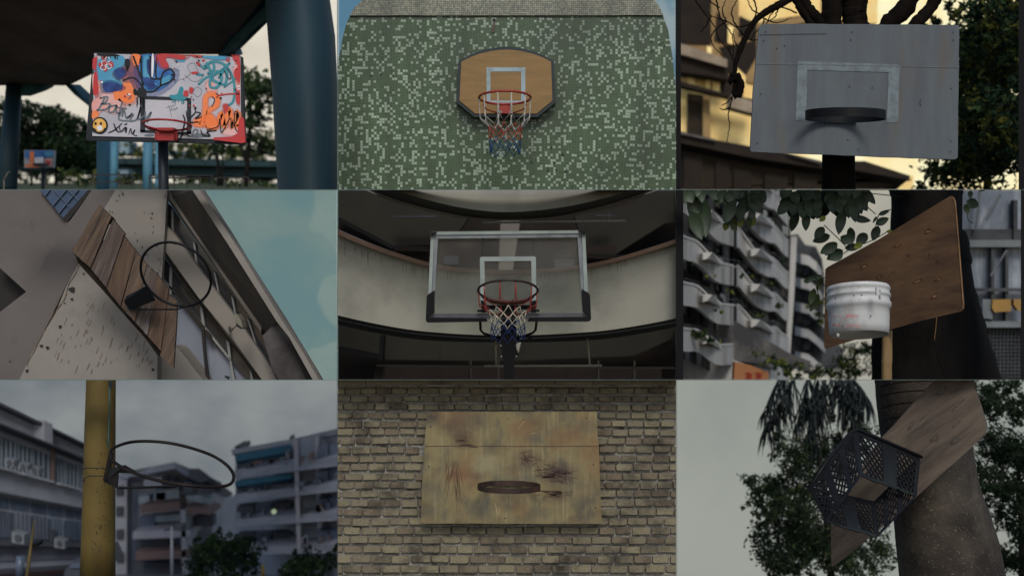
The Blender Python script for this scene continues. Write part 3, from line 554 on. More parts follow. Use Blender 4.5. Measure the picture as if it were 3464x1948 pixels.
for q in ([(390, 190), (432, 200), (432, 330), (388, 320)], [(455, 500), (520, 560), (520, 640), (450, 560)], [(90, 550), (145, 550), (145, 670), (90, 660)], [(225, 560), (262, 560), (262, 690), (225, 690)], [(275, 560), (330, 570), (330, 700), (275, 700)], [(235, 340), (270, 350), (268, 400), (235, 395)]): mb.prism(poly(b, q, 29.75), (0, .02, 0), MT['gold_wall'])
mb.build('painted_sun_patch', t, b)  # bright patches of sunlight, laid on as gold coloured pieces
mb = MB()
for q in ([(-50, -60), (265, -60), (265, 330), (-50, 320)], [(310, 90), (400, 200), (395, 330), (290, 300)], [(330, 350), (600, 300), (600, 420), (520, 560), (400, 540)], [(480, 120), (600, 180), (600, 300), (470, 260)]):
    mb.prism(poly(b, q, 29.9), (0, .15, 0), MT['brown_dark'])
mb.build('shutter', t, b)
mb = MB()
for q in ([(95, 690), (205, 705), (200, 1010), (95, 980)], [(255, 560), (275, 560), (270, 700), (255, 700)], [(-40, 640), (40, 655), (40, 690), (-40, 690)], [(320, 560), (505, 600), (500, 720), (430, 720), (330, 660)]):
    mb.prism(poly(b, q, 29.8), (0, .15, 0), MT['brown_wall'])
mb.build('window', t, b)
mb = MB(); mb.prism(poly(b, [(-60, 290), (50, 325), (385, 440), (385, 500), (-60, 372)], 29), (0, .8, 0), MT['balcony_grey']); mb.prism(poly(b, [(-60, 372), (245, 455), (385, 500), (400, 590), (240, 560), (-60, 520)], 29.2), (0, .6, 0), MT['brown_dark']); mb.prism(poly(b, [(-60, 572), (330, 680), (600, 740), (600, 760), (330, 700), (-60, 610)], 29.1), (0, .4, 0), MT['brown_dark']); mb.build('balcony', t, b)
mb = MB(); mb.prism(poly(b, [(420, 700), (620, 765), (620, 850), (400, 790)], 28.6), (0, .5, 0), MT['balcony_grey']); mb.build('ledge', t, b)
t = thing('shophouse', 'low brown house with long sloping tin roof below the grey board', 'house', b(800, 1400, 24))
mb = MB(); mb.prism(poly(b, [(-60, 1040), (560, 1150), (1080, 1240), (1500, 1290), (1750, 1330), (1700, 1300), (1500, 1450), (-60, 1450)], 24), (0, 1.5, 0), MT['brown_wall']); mb.build('wall', t, b)
M('tin_roof', A(92, 88, 86), A(64, 56, 50), 2, .5, .1, (1, 1, .3))
mb = MB(); mb.prism(poly(b, [(-60, 955), (300, 1035), (820, 1130), (1080, 1195), (1400, 1190), (1740, 1300), (1720, 1330), (1350, 1262), (1080, 1245), (560, 1165), (-60, 1035)], 23.6), (0, 1.0, -.2), MT['brown_dark'])
mb.prism(poly(b, [(820, 1128), (1080, 1190), (1080, 1212), (900, 1160)], 23.5), (0, .05, 0), MT['tin_roof']); mb.prism(poly(b, [(-60, 945), (60, 975), (300, 1030), (300, 1044), (-60, 972)], 23.5), (0, .05, 0), MT['tin_roof']); mb.build('roof', t, b)
mb = MB()
for u0, u1, v0 in ((60, 200, 1120), (300, 400, 1180), (430, 560, 1250), (660, 830, 1290), (880, 1050, 1270), (-20, 40, 1140)): mb.prism(poly(b, [(u0, v0), (u1, v0+18), (u1, 1450), (u0, 1450)], 23.9), (0, .06, 0), MT['brown_dark'])
mb.build('doorway', t, b)
t = thing('low_building', 'pale yellow building corner glowing beneath the right end of the board', 'building', b(1500, 1400, 27))
mb = MB(); mb.prism(poly(b, [(1340, 1300), (1760, 1300), (1760, 1450), (1340, 1450)], 27), (0, 1, 0), MT['gold_wall']); mb.build('wall', t, b)
mb = MB()
for k in range(5): mb.prism(poly(b, [(1345, 1312+k*28), (1440+k*8, 1312+k*28), (1440, 1324+k*28), (1345, 1324+k*28)], 26.9), (0, .05, 0), MT['brown_wall'])
mb.build('louvre', t, b)
M('ply_grey', A(86, 92, 95), A(76, 80, 84), 2.2, .75, .1, (3, 1, .5), grime=A(88, 82, 74), gs=1.6, glo=.55, ghi=.75)
M('line_worn', A(104, 115, 118), A(90, 96, 100), 14, .7, lo=.42, hi=.6); M('band_black', (.006, .007, .009), (.012, .012, .013), 6, .45, spec=.15)
t = thing('basketball_hoop', 'grey painted plywood backboard with worn white square and black band rim on a tree trunk', 'basketball hoop', b(1300, 1150))
pts = [(640, 181), (1000, 178), (1410, 182), (1800, 184), (2092, 186), (2098, 200), (2092, 700), (2085, 1165), (2070, 1178), (1900, 1174), (1660, 1164), (1335, 1152), (900, 1135), (700, 1128), (560, 1122), (556, 1105), (575, 690), (602, 400), (620, 200)]
rr = random.Random(2); ed = []
for i, p in enumerate(pts):
    q = pts[(i+1) % len(pts)]
    for k in range(5): ed.append((p[0]+(q[0]-p[0])*k/5+rr.uniform(-2, 2), p[1]+(q[1]-p[1])*k/5+rr.uniform(-2, 2)))
mb = MB(); mb.prism(poly(b, ed, 8), (0, .022, 0), MT['ply_grey']); bk = mb.build('backboard', t, b)
mb = MB()
for q in ([(915, 453), (1640, 478), (1665, 495), (1655, 540), (1575, 536), (975, 518), (905, 516), (903, 462)], [(903, 516), (975, 518), (968, 880), (890, 880)], [(1575, 536), (1655, 540), (1648, 895), (1620, 908), (1560, 905), (1565, 850)], [(890, 882), (990, 886), (990, 896), (890, 890)]):
    mb.add(poly(b, q, 7.996), [list(range(len(q)))], MT['line_worn'])
mb.build('painted_square', bk, b)
M('screw_dark', A(46, 48, 50)); M('seam', A(112, 116, 118), A(84, 86, 88), 20)
mb = MB()
for x, y in ((668, 236), (655, 302), (1308, 238), (1298, 297), (2054, 240), (2055, 298), (634, 696), (1288, 640), (1455, 650), (2038, 655), (1812, 738), (1808, 760), (1812, 778), (608, 1058), (1276, 1034), (1350, 1106), (2036, 1042), (2034, 1120), (750, 360), (808, 338)): mb.disc(b(x, y, 7.995), b.m(5.5), b.m(5.5), MT['screw_dark'], 8)
mb.build('screw', bk, b)
mb = MB(); mb.ribbon([b(600+k*150, 472+k*2.6+rr.uniform(-1, 1), 7.994) for k in range(11)], b.m(3.5), MT['seam']); mb.ribbon([b(622+k*100, 258-k*1.5+rr.uniform(-1, 1), 7.994) for k in range(6)], b.m(3.5), MT['screw_dark'])
mb.build('crack', bk, b)
mb = MB(); rp = ringpts(b, 1255, 852, 281, 24, 7.7, 1.2, 56, near_up=1)
rp = [p for p in rp]; sweep_band(mb, rp, Vector((0, 0, 1)), b.m(62), b.m(5), MT['band_black']); mb.build('rim', t, b)
M('steel_dull', A(70, 70, 70), A(44, 44, 46), 8, .4, metal=.6)
mb = MB(); box2(b, mb, 1300, 866, 1352, 896, 7.96, .03, MT['steel_dull']); box2(b, mb, 1230, 862, 1240, 900, 7.96, .03, MT['steel_dull']); mb.build('bracket', t, b)
# tree carrying the board
M('bark_brown', (.013, .010, .008), (.007, .005, .004), 7, .95, .9, (1, 1, .25), spec=.05)
t = thing('tree', 'dark tree trunk whose limbs fan out above the grey board', 'tree', b(1210, 1400, 8.3))
mb = MB(); mb.tube([b(1208, 1460, 8.4), b(1205, 1250, 8.4), b(1210, 800, 8.45), b(1240, 300, 8.5)], [b.m(128), b.m(124), b.m(122), b.m(160)], MT['bark_brown'], 18); mb.build('trunk', t, b)
mb = MB(); rr = random.Random(3)
def limb(pts, w0, w1, d=8.5, mt='bark_brown', j=.06):
    P = cat_([(x, y) for x, y in pts], 8); n = len(P)
    mb.tube([b(p[0]+rr.uniform(-1, 1)*w0*j, p[1], d) for p in P], [b.m(w0+(w1-w0)*i/(n-1), d)/2*(1+rr.uniform(-.08, .08)) for i in range(n)], MT[mt], 12)
limb([(1250, 420), (1160, 250), (1155, 100), (1150, -80)], 170, 140); limb([(1300, 420), (1330, 200), (1325, 80), (1330, -80)], 180, 190)
limb([(1250, 420), (1080, 180), (980, 60), (900, -60)], 90, 80); limb([(1150, 400), (990, 160), (910, 30), (870, -60)], 60, 60)
limb([(1450, 420), (1560, 200), (1690, 70), (1760, -80)], 120, 150); limb([(1650, 400), (1760, 200), (1870, 80), (1950, -60)], 90, 90)
mb.build('limb', t, b)
t = thing('branch', 'bare twisting branch with fine twigs hanging at the upper left of the grey board', 'branch', b(450, 600, 9.5))
mb = MB()
limb([(980, -80), (800, 20), (640, 110), (560, 200), (500, 330), (445, 480), (440, 620), (430, 700)], 62, 24, 9.5); limb([(430, 600), (445, 560), (480, 640), (455, 720)], 80, 60, 9.5)
for q in ([(560, 180), (460, 200), (380, 160), (270, 120), (180, 60)], [(440, 640), (425, 720), (395, 820), (400, 930), (378, 1055)], [(395, 800), (360, 812), (330, 800)], [(460, 210), (420, 120), (440, 30), (480, -40)], [(380, 160), (300, 220), (262, 300), (350, 420)], [(640, 110), (650, 170), (560, 290), (600, 298)], [(700, 70), (760, 20), (800, -30)], [(460, 210), (540, 290), (612, 296)], [(620, 120), (680, 150), (760, 170), (860, 130)], [(420, 720), (380, 760), (345, 780)], [(380, 160), (350, 80), (380, -20)], [(270, 120), (220, 200), (190, 240)], [(760, 60), (740, 120), (690, 160)], [(900, 100), (760, 60), (660, 200), (600, 360)], [(300, -40), (330, 120), (420, 260), (430, 420)], [(120, -40), (200, 80), (290, 200), (330, 330)], [(560, -40), (600, 80), (540, 220), (470, 330), (430, 480)], [(480, 380), (440, 300), (430, 220)], [(440, 480), (400, 380), (330, 300), (300, 230)], [(640, 120), (560, 60), (520, -40)], [(330, 60), (270, 20), (240, -40)]): limb(q, 13, 5, 9.5, j=.4)
mb.build('wood', t, b)
tree(b, 'dark green tree wall filling the right beside the grey board', [(2300, 200, 260, 220), (2380, 600, 240, 300), (2260, 420, 160, 220), (2360, 1000, 220, 260), (2200, 1250, 240, 160), (2060, 60, 120, 60), (2150, 900, 130, 260), (2300, 800, 300, 600), (2400, 300, 260, 400), (2150, 300, 80, 160), (2200, 600, 120, 200)], (2300, 1440, 2330, 500, 60), 14, 26000, 50, ['leaf_dark', 'leaf_dark', 'leaf_mid', 'leaf_warm'], 31, 'trees behind the grey board', 2.0)
tree(b, 'leaf tips catching sun low under the right corner of the board', [(1900, 1370, 110, 60), (1960, 1270, 60, 60)], (1990, 1440, 1950, 1300, 16), 15, 420, 26, ['leaf_mid', 'leaf_dark'], 32, 'trees behind the grey board', 1.0, name='bush', cat='bush')
# ================================================================== BAY 4: plank board on a tilted white building
b = B4
SKY('sky_teal', (100, 128, 130), (116, 136, 132), .30, .4, .7)
mb = MB(); mb.prism(poly(b, [(-300, -300), (2900, -300), (2900, 1700), (-300, 1700)], 50), (0, .3, 0), MT['sky_teal']); mb.build('sky', bay=b, kind='structure')
SKY('cloud_pale', (122, 141, 136), (112, 134, 131), .8)
rr = random.Random(14)
for pts in ([(2400, 0), (2560, -10), (2640, 100), (2640, 480), (2560, 480), (2500, 400), (2440, 340), (2370, 330), (2345, 270), (2375, 180), (2390, 90)], [(2470, 665), (2560, 650), (2640, 700), (2640, 1040), (2560, 1045), (2480, 980), (2430, 900), (2405, 820), (2430, 720)], [(2340, 1230), (2420, 1200), (2560, 1150), (2640, 1200), (2640, 1460), (2360, 1460)]):
    P = cat_(pts, 6, True); n = len(P); c = sum(P, Vector((0, 0)))/n; mb = MB(); secs = []
    for k, f in enumerate((1, .96, .8, .4)):
        secs.append([b(c.x+(p.x-c.x)*f*(1+.02*math.sin(i*1.9)*rr.random()), c.y+(p.y-c.y)*f*(1+.02*math.cos(i*1.3)), 49-k*.5) for i, p in enumerate(P)])
    mb.loft(secs, MT['cloud_pale']); mb.build('sky', bay=b, kind='structure')
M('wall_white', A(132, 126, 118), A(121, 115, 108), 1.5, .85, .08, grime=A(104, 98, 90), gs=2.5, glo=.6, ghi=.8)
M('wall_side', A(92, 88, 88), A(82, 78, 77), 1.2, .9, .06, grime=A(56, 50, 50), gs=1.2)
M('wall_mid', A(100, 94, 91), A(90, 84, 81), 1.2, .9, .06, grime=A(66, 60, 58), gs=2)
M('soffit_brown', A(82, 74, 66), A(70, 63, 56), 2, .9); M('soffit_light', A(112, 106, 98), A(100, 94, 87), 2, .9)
M('pane_dark', (.045, .045, .05), (.065, .063, .068), 1.5, .15, stretch=(1, 1, 2), spec=.5); M('pane_frost', A(128, 132, 142), A(114, 119, 130), 1.2, .5, stretch=(3, 1, .6)); M('alu', A(142, 142, 138), A(122, 122, 120), 4, .5)
M('glass_blue', A(66, 80, 102), A(58, 70, 90), 2, .5, spec=.15); M('recess_dark', (.045, .038, .034), (.03, .026, .024), 3)
M('glass_line', A(84, 96, 112))
t = thing('white_building', 'white building leaning across the picture, long window bands under a deep eave', 'building', b(1000, 1440, 9))
DF = 9.0
def pl(name, polys, d, th, mt, lb=None, par=None):
    mb = MB()
    for i, p in enumerate(polys): mb.prism(poly(b, p, d), (0, th, 0), MT[mt])
    return mb.build(name, par or t, b, lb)
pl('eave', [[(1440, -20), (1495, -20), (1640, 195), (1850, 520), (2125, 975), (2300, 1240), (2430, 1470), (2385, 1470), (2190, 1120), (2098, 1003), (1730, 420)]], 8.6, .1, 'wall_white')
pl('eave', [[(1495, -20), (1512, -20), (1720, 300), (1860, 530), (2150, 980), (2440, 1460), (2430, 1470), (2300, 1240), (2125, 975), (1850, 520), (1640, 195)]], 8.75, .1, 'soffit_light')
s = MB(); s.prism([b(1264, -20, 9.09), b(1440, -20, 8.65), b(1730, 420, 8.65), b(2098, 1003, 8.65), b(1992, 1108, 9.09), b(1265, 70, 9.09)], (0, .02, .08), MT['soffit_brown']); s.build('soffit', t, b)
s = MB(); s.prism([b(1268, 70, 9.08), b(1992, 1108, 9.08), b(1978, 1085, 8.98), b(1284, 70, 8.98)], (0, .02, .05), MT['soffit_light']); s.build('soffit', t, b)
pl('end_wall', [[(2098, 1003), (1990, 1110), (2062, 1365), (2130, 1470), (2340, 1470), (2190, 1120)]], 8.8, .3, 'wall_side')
pl('end_wall', [[(2190, 1140), (2230, 1170), (2400, 1470), (2330, 1470)]], 8.78, .01, 'recess_dark')
pl('pane', [[(1255, 85), (1300, 130), (1992, 1110), (2065, 1365), (2050, 1350), (1780, 960), (1250, 275)]], 9.14, .05, 'pane_dark')
m_ = []
for x, y, x2, y2 in ((1296, 150, 1300, 330), (1462, 398, 1482, 572), (1618, 622, 1655, 822), (1752, 810, 1778, 965), (1872, 975, 1935, 1190)): m_.append([(x, y), (x+15, y+20), (x2+15, y2+8), (x2, y2-12)])
pl('window_frame', m_+[[(1262, 72), (1272, 72), (1992, 1098), (1992, 1112)]], 9.10, .03, 'alu')
pl('spandrel', [[(1250, 272), (1310, 325), (1500, 590), (1790, 975), (2055, 1355), (2110, 1470), (2005, 1470), (1760, 1130), (1500, 815), (1240, 452)]], 9.02, .06, 'wall_white')
s = MB(); s.prism([b(1240, 452, 9.03), b(1500, 815, 9.03), b(1760, 1130, 9.03), b(2005, 1470, 9.03), b(1975, 1470, 9.18), b(1735, 1150, 9.18), b(1475, 840, 9.18), b(1240, 505, 9.18)], (0, .02, .04), MT['soffit_brown']); s.build('soffit', t, b)
pl('pane', [[(1238, 505), (1475, 840), (1735, 1150), (1975, 1470), (1900, 1470), (1540, 1080), (1230, 690)]], 9.20, .03, 'pane_dark')
pl('pane', [[(1228, 660), (1310, 740), (1540, 1050), (1880, 1400), (1930, 1470), (1545, 1470), (1330, 1200), (1228, 1060)]], 9.24, .05, 'pane_frost')
m_ = [[(1284, 585), (1303, 600), (1300, 800), (1280, 790)], [(1512, 880), (1535, 905), (1552, 1040), (1530, 1030)], [(1712, 1140), (1738, 1165), (1750, 1290), (1735, 1280)], [(1890, 1370), (1905, 1385), (1925, 1470), (1905, 1470)], [(1228, 668), (1300, 745), (1530, 1015), (1745, 1280), (1740, 1295), (1528, 1035), (1298, 765), (1228, 690)], [(1738, 1290), (1752, 1300), (1785, 1470), (1765, 1470)], [(1228, 640), (1240, 650), (1240, 700), (1228, 700)]]
pl('window_frame', m_, 9.16, .03, 'alu')
pl('mullion', [[(1520, 1030), (1545, 1035), (1560, 1240), (1590, 1470), (1562, 1470), (1540, 1240)], [(1300, 740), (1312, 750), (1530, 1020), (1530, 1035), (1300, 765)], [(1555, 1060), (1600, 1105), (1610, 1160), (1560, 1110)]], 9.13, .02, 'recess_dark')
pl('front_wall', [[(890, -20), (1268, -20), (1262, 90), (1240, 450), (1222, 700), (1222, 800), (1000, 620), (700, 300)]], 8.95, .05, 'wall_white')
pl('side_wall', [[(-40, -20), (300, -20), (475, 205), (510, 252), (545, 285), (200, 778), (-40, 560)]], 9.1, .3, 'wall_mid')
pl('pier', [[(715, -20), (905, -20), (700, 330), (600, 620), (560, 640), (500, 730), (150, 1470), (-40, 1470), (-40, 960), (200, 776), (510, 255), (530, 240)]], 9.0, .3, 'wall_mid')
pl('blue_window', [[(280, -20), (690, -20), (478, 220)]], 9.05, .04, 'glass_blue')
pl('glazing_bar', [[(690, -20), (715, -20), (508, 252), (478, 218)]], 9.0, .06, 'recess_dark')
gb = [[(330+k*95, -10+0*k), (334+k*95, -10), (400+k*62, 118+k*-28), (396+k*62, 120-k*28)] for k in range(3)]
pl('glazing_bar', [[(395, 125), (520, -20), (525, -20), (398, 131)], [(335, 50), (395, -20), (400, -20), (338, 55)], [(440, 180), (610, -20), (615, -20), (444, 186)], [(390, -20), (540, 145), (536, 149), (384, -20)], [(490, -20), (600, 85), (596, 90), (484, -20)]], 9.03, .02, 'glass_line')
pl('recess', [[(-40, 560), (200, 776), (190, 800), (-40, 985)]], 9.3, .1, 'recess_dark')
pl('lower_wall', [[(600, 560), (1195, 1180), (1190, 1470), (135, 1470), (240, 1240), (420, 940), (500, 740)]], 8.9, .3, 'wall_white')
pl('lower_wall', [[(1195, 1190), (1330, 1190), (1360, 1215), (1480, 1370), (1560, 1470), (1190, 1470)]], 9.0, .3, 'wall_white')
M('stain_brown', A(98, 76, 54), A(84, 66, 50), 9); M('stain_dark', (.03, .026, .022), (.05, .045, .04), 20)
s = MB(); rr = random.Random(6)
s.ribbon([b(x, y, 8.893) for x, y in cat_([(600, 575), (570, 640), (520, 720), (500, 800), (470, 860), (400, 950), (330, 1080), (260, 1220), (215, 1300), (205, 1340)], 6)], [b.m(rr.uniform(3, 8)) for _ in range(55)], MT['stain_brown'])
for k in range(70):
    x, y = rr.uniform(380, 1150), rr.uniform(880, 1400)
    if y < 1.05*x+20 and x > 500: y = 1.05*x+60+rr.uniform(0, 200)
    if y > 1430: continue
    l = rr.uniform(15, 60); s.ribbon([b(x+rr.uniform(-2, 2)+q*l*.35, y-q*l, 8.893) for q in (0, .35, .7, 1)], [b.m(rr.uniform(1.5, 5)) for _ in range(4)], MT['stain_brown'])
for x, y, r_ in ((545, 765, 26), (545, 835, 12), (490, 862, 6), (455, 1040, 14), (312, 1185, 14), (358, 1200, 18), (205, 1375, 14), (1160, 1365, 12), (76, 1305, 10), (632, 640, 9)): s.disc(b(x, y, 8.892), b.m(r_), b.m(r_*.9), MT['stain_dark'], 9, .35, int(x))
for k in range(44):
    x, y = rr.choice([(930, 40), (1250, 60), (845, 180), (1238, 300), (1218, 520), (1210, 600), (1100, 180), (1140, 190), (1030, 340), (1040, 390), (1090, 400), (1190, 640), (900, 80), (1150, 320)]); r_ = rr.uniform(2, 7); s.disc(b(x+rr.gauss(0, 10), y+rr.gauss(0, 22), 8.944), b.m(r_*.7), b.m(r_*1.5), MT['stain_dark'], 6, .4, k)
s.build('stain', t, b)
# spotlight
t = thing('floodlight', 'small cream floodlight on a bent arm fixed to the white building', 'floodlight', b(1750, 1060, 8.7))
M('cream_plastic', A(122, 118, 102), A(108, 104, 92), 4, .6)
mb = MB(); mb.prism(poly(b, [(1770, 950), (1795, 945), (1825, 990), (1842, 1052), (1815, 1040), (1785, 1010)], 8.6), (0, .12, 0), MT['cream_plastic']); mb.prism(poly(b, [(1785, 1010), (1815, 1036), (1842, 1052), (1825, 1060), (1795, 1040)], 8.59), (0, .1, 0), MT['recess_dark']); mb.build('lamp_housing', t, b)
mb = MB(); mb.tube([b(1735, 1045, 9), b(1760, 1060, 8.7), b(1800, 1025, 8.65)], b.m(7), MT['cream_plastic'], 6); mb.tube([b(1748, 1080, 9), b(1770, 1055, 8.7)], b.m(5), MT['cream_plastic'], 6); mb.tube([b(1740, 1030, 8.98), b(1738, 1075, 8.98)], b.m(8), MT['cream_plastic'], 6); mb.build('arm', t, b)
tree(b, 'tip of a small plant at the foot of the frosted panes', [(1715, 1425, 35, 14)], (1712, 1480, 1712, 1425, 4), 8.7, 80, 16, ['leaf_mid', 'leaf_dark'], 41, None, .05, name='plant', cat='plant')
# plank hoop
t = thing('basketball_hoop', 'weathered seven plank backboard with black ring rim on the white building wall', 'basketball hoop', b(1000, 1300, 8.4))
def wood(name, c1, c2, g_, ang, sc_=10):
    return M(name, c1, c2, sc_, .8, .35, (3, 1, .22), (0, R(ang), 0), grime=g_, gs=9, glo=.5, ghi=.68, bs=16)
wood('plank_a', A(100, 82, 66), A(66, 54, 46), A(38, 30, 28), 26); wood('plank_b', A(84, 70, 62), A(60, 50, 46), A(108, 102, 98), 21); wood('plank_c', A(94, 74, 58), A(64, 50, 42), A(40, 32, 28), 12)
def edgej(q, am=2.5, n=5):
    e = []
    for i, p in enumerate(q):
        r_ = q[(i+1) % len(q)]
        for k in range(n): e.append((p[0]+(r_[0]-p[0])*k/n+(rr.uniform(-am, am) if k else 0), p[1]+(r_[1]-p[1])*k/n+(rr.uniform(-am, am) if k else 0)))
    return e
PL = [[(750, 120), (842, 208), (820, 262), (684, 596), (543, 470)], [(857, 232), (944, 335), (932, 360), (802, 742), (690, 604)], [(944, 358), (1028, 468), (1018, 500), (912, 888), (806, 748)], [(1030, 474), (1112, 572), (1100, 610), (1018, 1000), (918, 892)], [(1114, 572), (1196, 655), (1188, 720), (1116, 1108), (1022, 1004)], [(1198, 656), (1274, 760), (1264, 850), (1218, 1225), (1120, 1112)], [(1276, 792), (1340, 856), (1336, 1000), (1312, 1356), (1212, 1260), (1222, 1230)]]
for i, q in enumerate(PL):
    mb = MB(); mb.prism(poly(b, edgej(q), 8.30-.012*(i % 2)), (0, .03, 0), MT['plank_'+'abcabca'[i]]); mb.build('plank', t, b)
mb = MB(); mb.prism(poly(b, [(543, 470), (690, 600), (806, 745), (915, 888), (1120, 1110), (1222, 1228), (1196, 1262), (1100, 1130), (900, 905), (800, 790), (590, 560), (578, 515)], 8.36), (0, .1, 0), MT['brown_dark']); mb.prism(poly(b, [(838, 205), (858, 232), (850, 275), (822, 262)], 8.34), (0, .05, 0), MT['brown_dark']); mb.build('batten', t, b)
mb = MB(); rp = ringpts(b, 1332, 648, 274, 240, 8.0, 14, 56); mb.tube(rp, b.m(10), MT['band_black'], 10, True)
for k in (6, 9, 15, 20, 24, 34, 38, 44, 47, 50):
    p = rp[k]; mb.tube([p, p+Vector((b.m(6), 0, -b.m(14))), p+Vector((b.m(16), 0, -b.m(14))), p+Vector((b.m(18), 0, 0))], b.m(2.5), MT['band_black'], 5)
mb.build('rim', t, b)
mb = MB(); mb.prism([b(955, 812, 8.26), b(1105, 732, 8.02), b(1168, 842, 8.02), b(985, 915, 8.26), b(940, 850, 8.27)], (0, .03, 0), MT['band_black']); mb.tube([b(980, 912, 8.24), b(1345, 910, 8.0), b(1395, 892, 8.0), b(1440, 872, 8.0)], b.m(6), MT['band_black'], 6); mb.build('bracket', t, b)
# ================================================================== BAY 5: glass backboard in a rotunda
b = B5
M('parapet_cream', (.48, .465, .385), (.41, .4, .33), 1.2, .85, .05, grime=(.24, .23, .19), gs=1.2, glo=.5, ghi=.8)
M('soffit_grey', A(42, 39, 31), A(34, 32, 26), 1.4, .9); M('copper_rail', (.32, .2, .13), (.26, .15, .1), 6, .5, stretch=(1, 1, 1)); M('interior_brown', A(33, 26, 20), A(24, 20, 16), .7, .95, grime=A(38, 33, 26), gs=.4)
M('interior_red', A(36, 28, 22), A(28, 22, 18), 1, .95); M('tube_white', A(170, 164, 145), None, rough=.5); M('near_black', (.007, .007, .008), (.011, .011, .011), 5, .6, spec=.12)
def curve(pts, n=10): return cat_([(x, y) for x, y in pts], n)
def dep(u, base): return base+.45*(1-((u-1280)/1500)**2)
def band(name, top, bot, base, mt, parent=None, lb=None, cat=None, doff=0, th=.25, kind=None):
    T0, B0 = curve(top), curve(bot); n = 90
    def at(C, u):
        for p, q in zip(C, C[1:]):
            if q.x >= u: return Vector((u, p.y+(q.y-p.y)*(u-p.x)/max(1e-6, q.x-p.x)))
        return Vector((u, C[-1].y))
    x0, x1 = max(T0[0].x, B0[0].x), min(T0[-1].x, B0[-1].x)
    T = [at(T0, x0+(x1-x0)*i/(n-1)) for i in range(n)]; Bt = [at(B0, x0+(x1-x0)*i/(n-1)) for i in range(n)]
    secs = []
    for i in range(n):
        a = T[min(len(T)-1, round(i*(len(T)-1)/(n-1)))]; c = Bt[min(len(Bt)-1, round(i*(len(Bt)-1)/(n-1)))]
        d0 = dep(a.x, base)
        p, q = b(a.x, a.y, d0), b(c.x, c.y, dep(c.x, base)+doff)
        secs.append([p, q, q+Vector((0, th, 0)), p+Vector((0, th, 0))])
    mb = MB(); mb.loft(secs, MT[mt], False); 
    for k in range(len(mb.sm)): mb.sm[k] = False
    return mb.build(name, parent, b, lb, cat, kind=kind)
M('stain_soft', A(104, 101, 86), A(96, 93, 79), 8)
M('ring_beam', A(66, 63, 52), A(54, 51, 43), 1.4, .9)
t = thing('rotunda', 'round atrium with curved cream parapets and a copper handrail behind the glass backboard', 'building', b(1280, 1440, 10))
band('parapet', [(-100, -300), (600, -200), (1280, -150), (2000, -200), (2700, -300)], [(-100, -250), (250, -60), (520, 35), (900, 135), (1280, 176), (1700, 140), (2100, 50), (2400, -60), (2700, -200)], 7.6, 'parapet_cream', t)
band('soffit', [(-100, -252), (250, -62), (520, 33), (900, 133), (1280, 174), (1700, 138), (2100, 48), (2400, -62), (2700, -202)], [(-100, -200), (200, -20), (500, 95), (900, 190), (1280, 232), (1700, 196), (2100, 100), (2400, 0), (2700, -120)], 7.4, 'ring_beam', t, doff=.5, th=.1)
band('soffit', [(-100, -190), (200, -10), (500, 105), (900, 200), (1280, 226), (1700, 206), (2100, 110), (2400, 10), (2700, -110)], [(-100, -180), (200, 0), (500, 115), (900, 208), (1280, 236), (1700, 214), (2100, 120), (2400, 20), (2700, -100)], 7.8, 'soffit_light', t, th=.05)
band('parapet', [(-100, 300), (300, 465), (700, 588), (1000, 632), (1280, 640), (1600, 628), (1900, 592), (2200, 520), (2660, 375)], [(-100, 930), (300, 1020), (700, 1080), (1280, 1108), (1900, 1082), (2300, 1030), (2700, 950)], 8.2, 'parapet_cream', t)
band('handrail', [(-100, 262), (300, 430), (700, 555), (1000, 600), (1280, 610), (1600, 600), (1900, 565), (2200, 495), (2660, 350)], [(-100, 300), (300, 465), (700, 588), (1000, 632), (1280, 642), (1600, 630), (1900, 596), (2200, 525), (2660, 382)], 8.12, 'copper_rail', t, th=.3)
band('soffit', [(-100, 925), (300, 1018), (700, 1078), (1280, 1106), (1900, 1080), (2300, 1028), (2700, 948)], [(-100, 955), (300, 1045), (700, 1100), (1280, 1128), (1900, 1100), (2300, 1048), (2700, 975)], 8.25, 'ring_beam', t, doff=.5, th=.1)
band('soffit', [(-100, 965), (300, 1052), (700, 1108), (1280, 1136), (1900, 1108), (2300, 1058), (2700, 985)], [(-100, 1000), (300, 1090), (700, 1145), (1280, 1160), (1900, 1145), (2300, 1095), (2700, 1015)], 8.9, 'ring_beam', t, doff=.4, th=.05)
rr = random.Random(55)
mb = MB()
for k in range(60):
    u = rr.uniform(0, 2560); vt = 365+295*(1-((u-1280)/1300)**2); d_ = dep(u, 8.2)-.006; l = rr.uniform(20, 120)
    mb.ribbon([b(u, vt+l*f, d_) for f in (0, .4, 1)], [b.m(w_) for w_ in (rr.uniform(2, 6), rr.uniform(2, 5), .5)], MT['stain_soft'])
mb.build('stain', t, b)
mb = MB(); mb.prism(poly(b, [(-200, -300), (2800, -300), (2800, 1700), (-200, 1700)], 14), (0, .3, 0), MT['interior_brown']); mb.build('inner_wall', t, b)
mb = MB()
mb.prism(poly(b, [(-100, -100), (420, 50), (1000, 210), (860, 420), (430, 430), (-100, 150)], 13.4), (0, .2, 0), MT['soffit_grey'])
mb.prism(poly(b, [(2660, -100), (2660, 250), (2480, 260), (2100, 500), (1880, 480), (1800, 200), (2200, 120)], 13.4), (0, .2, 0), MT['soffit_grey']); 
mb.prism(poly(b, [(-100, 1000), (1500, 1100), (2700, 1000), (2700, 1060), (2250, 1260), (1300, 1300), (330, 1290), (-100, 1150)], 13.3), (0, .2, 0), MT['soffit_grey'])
mb.build('ceiling_panel', t, b)
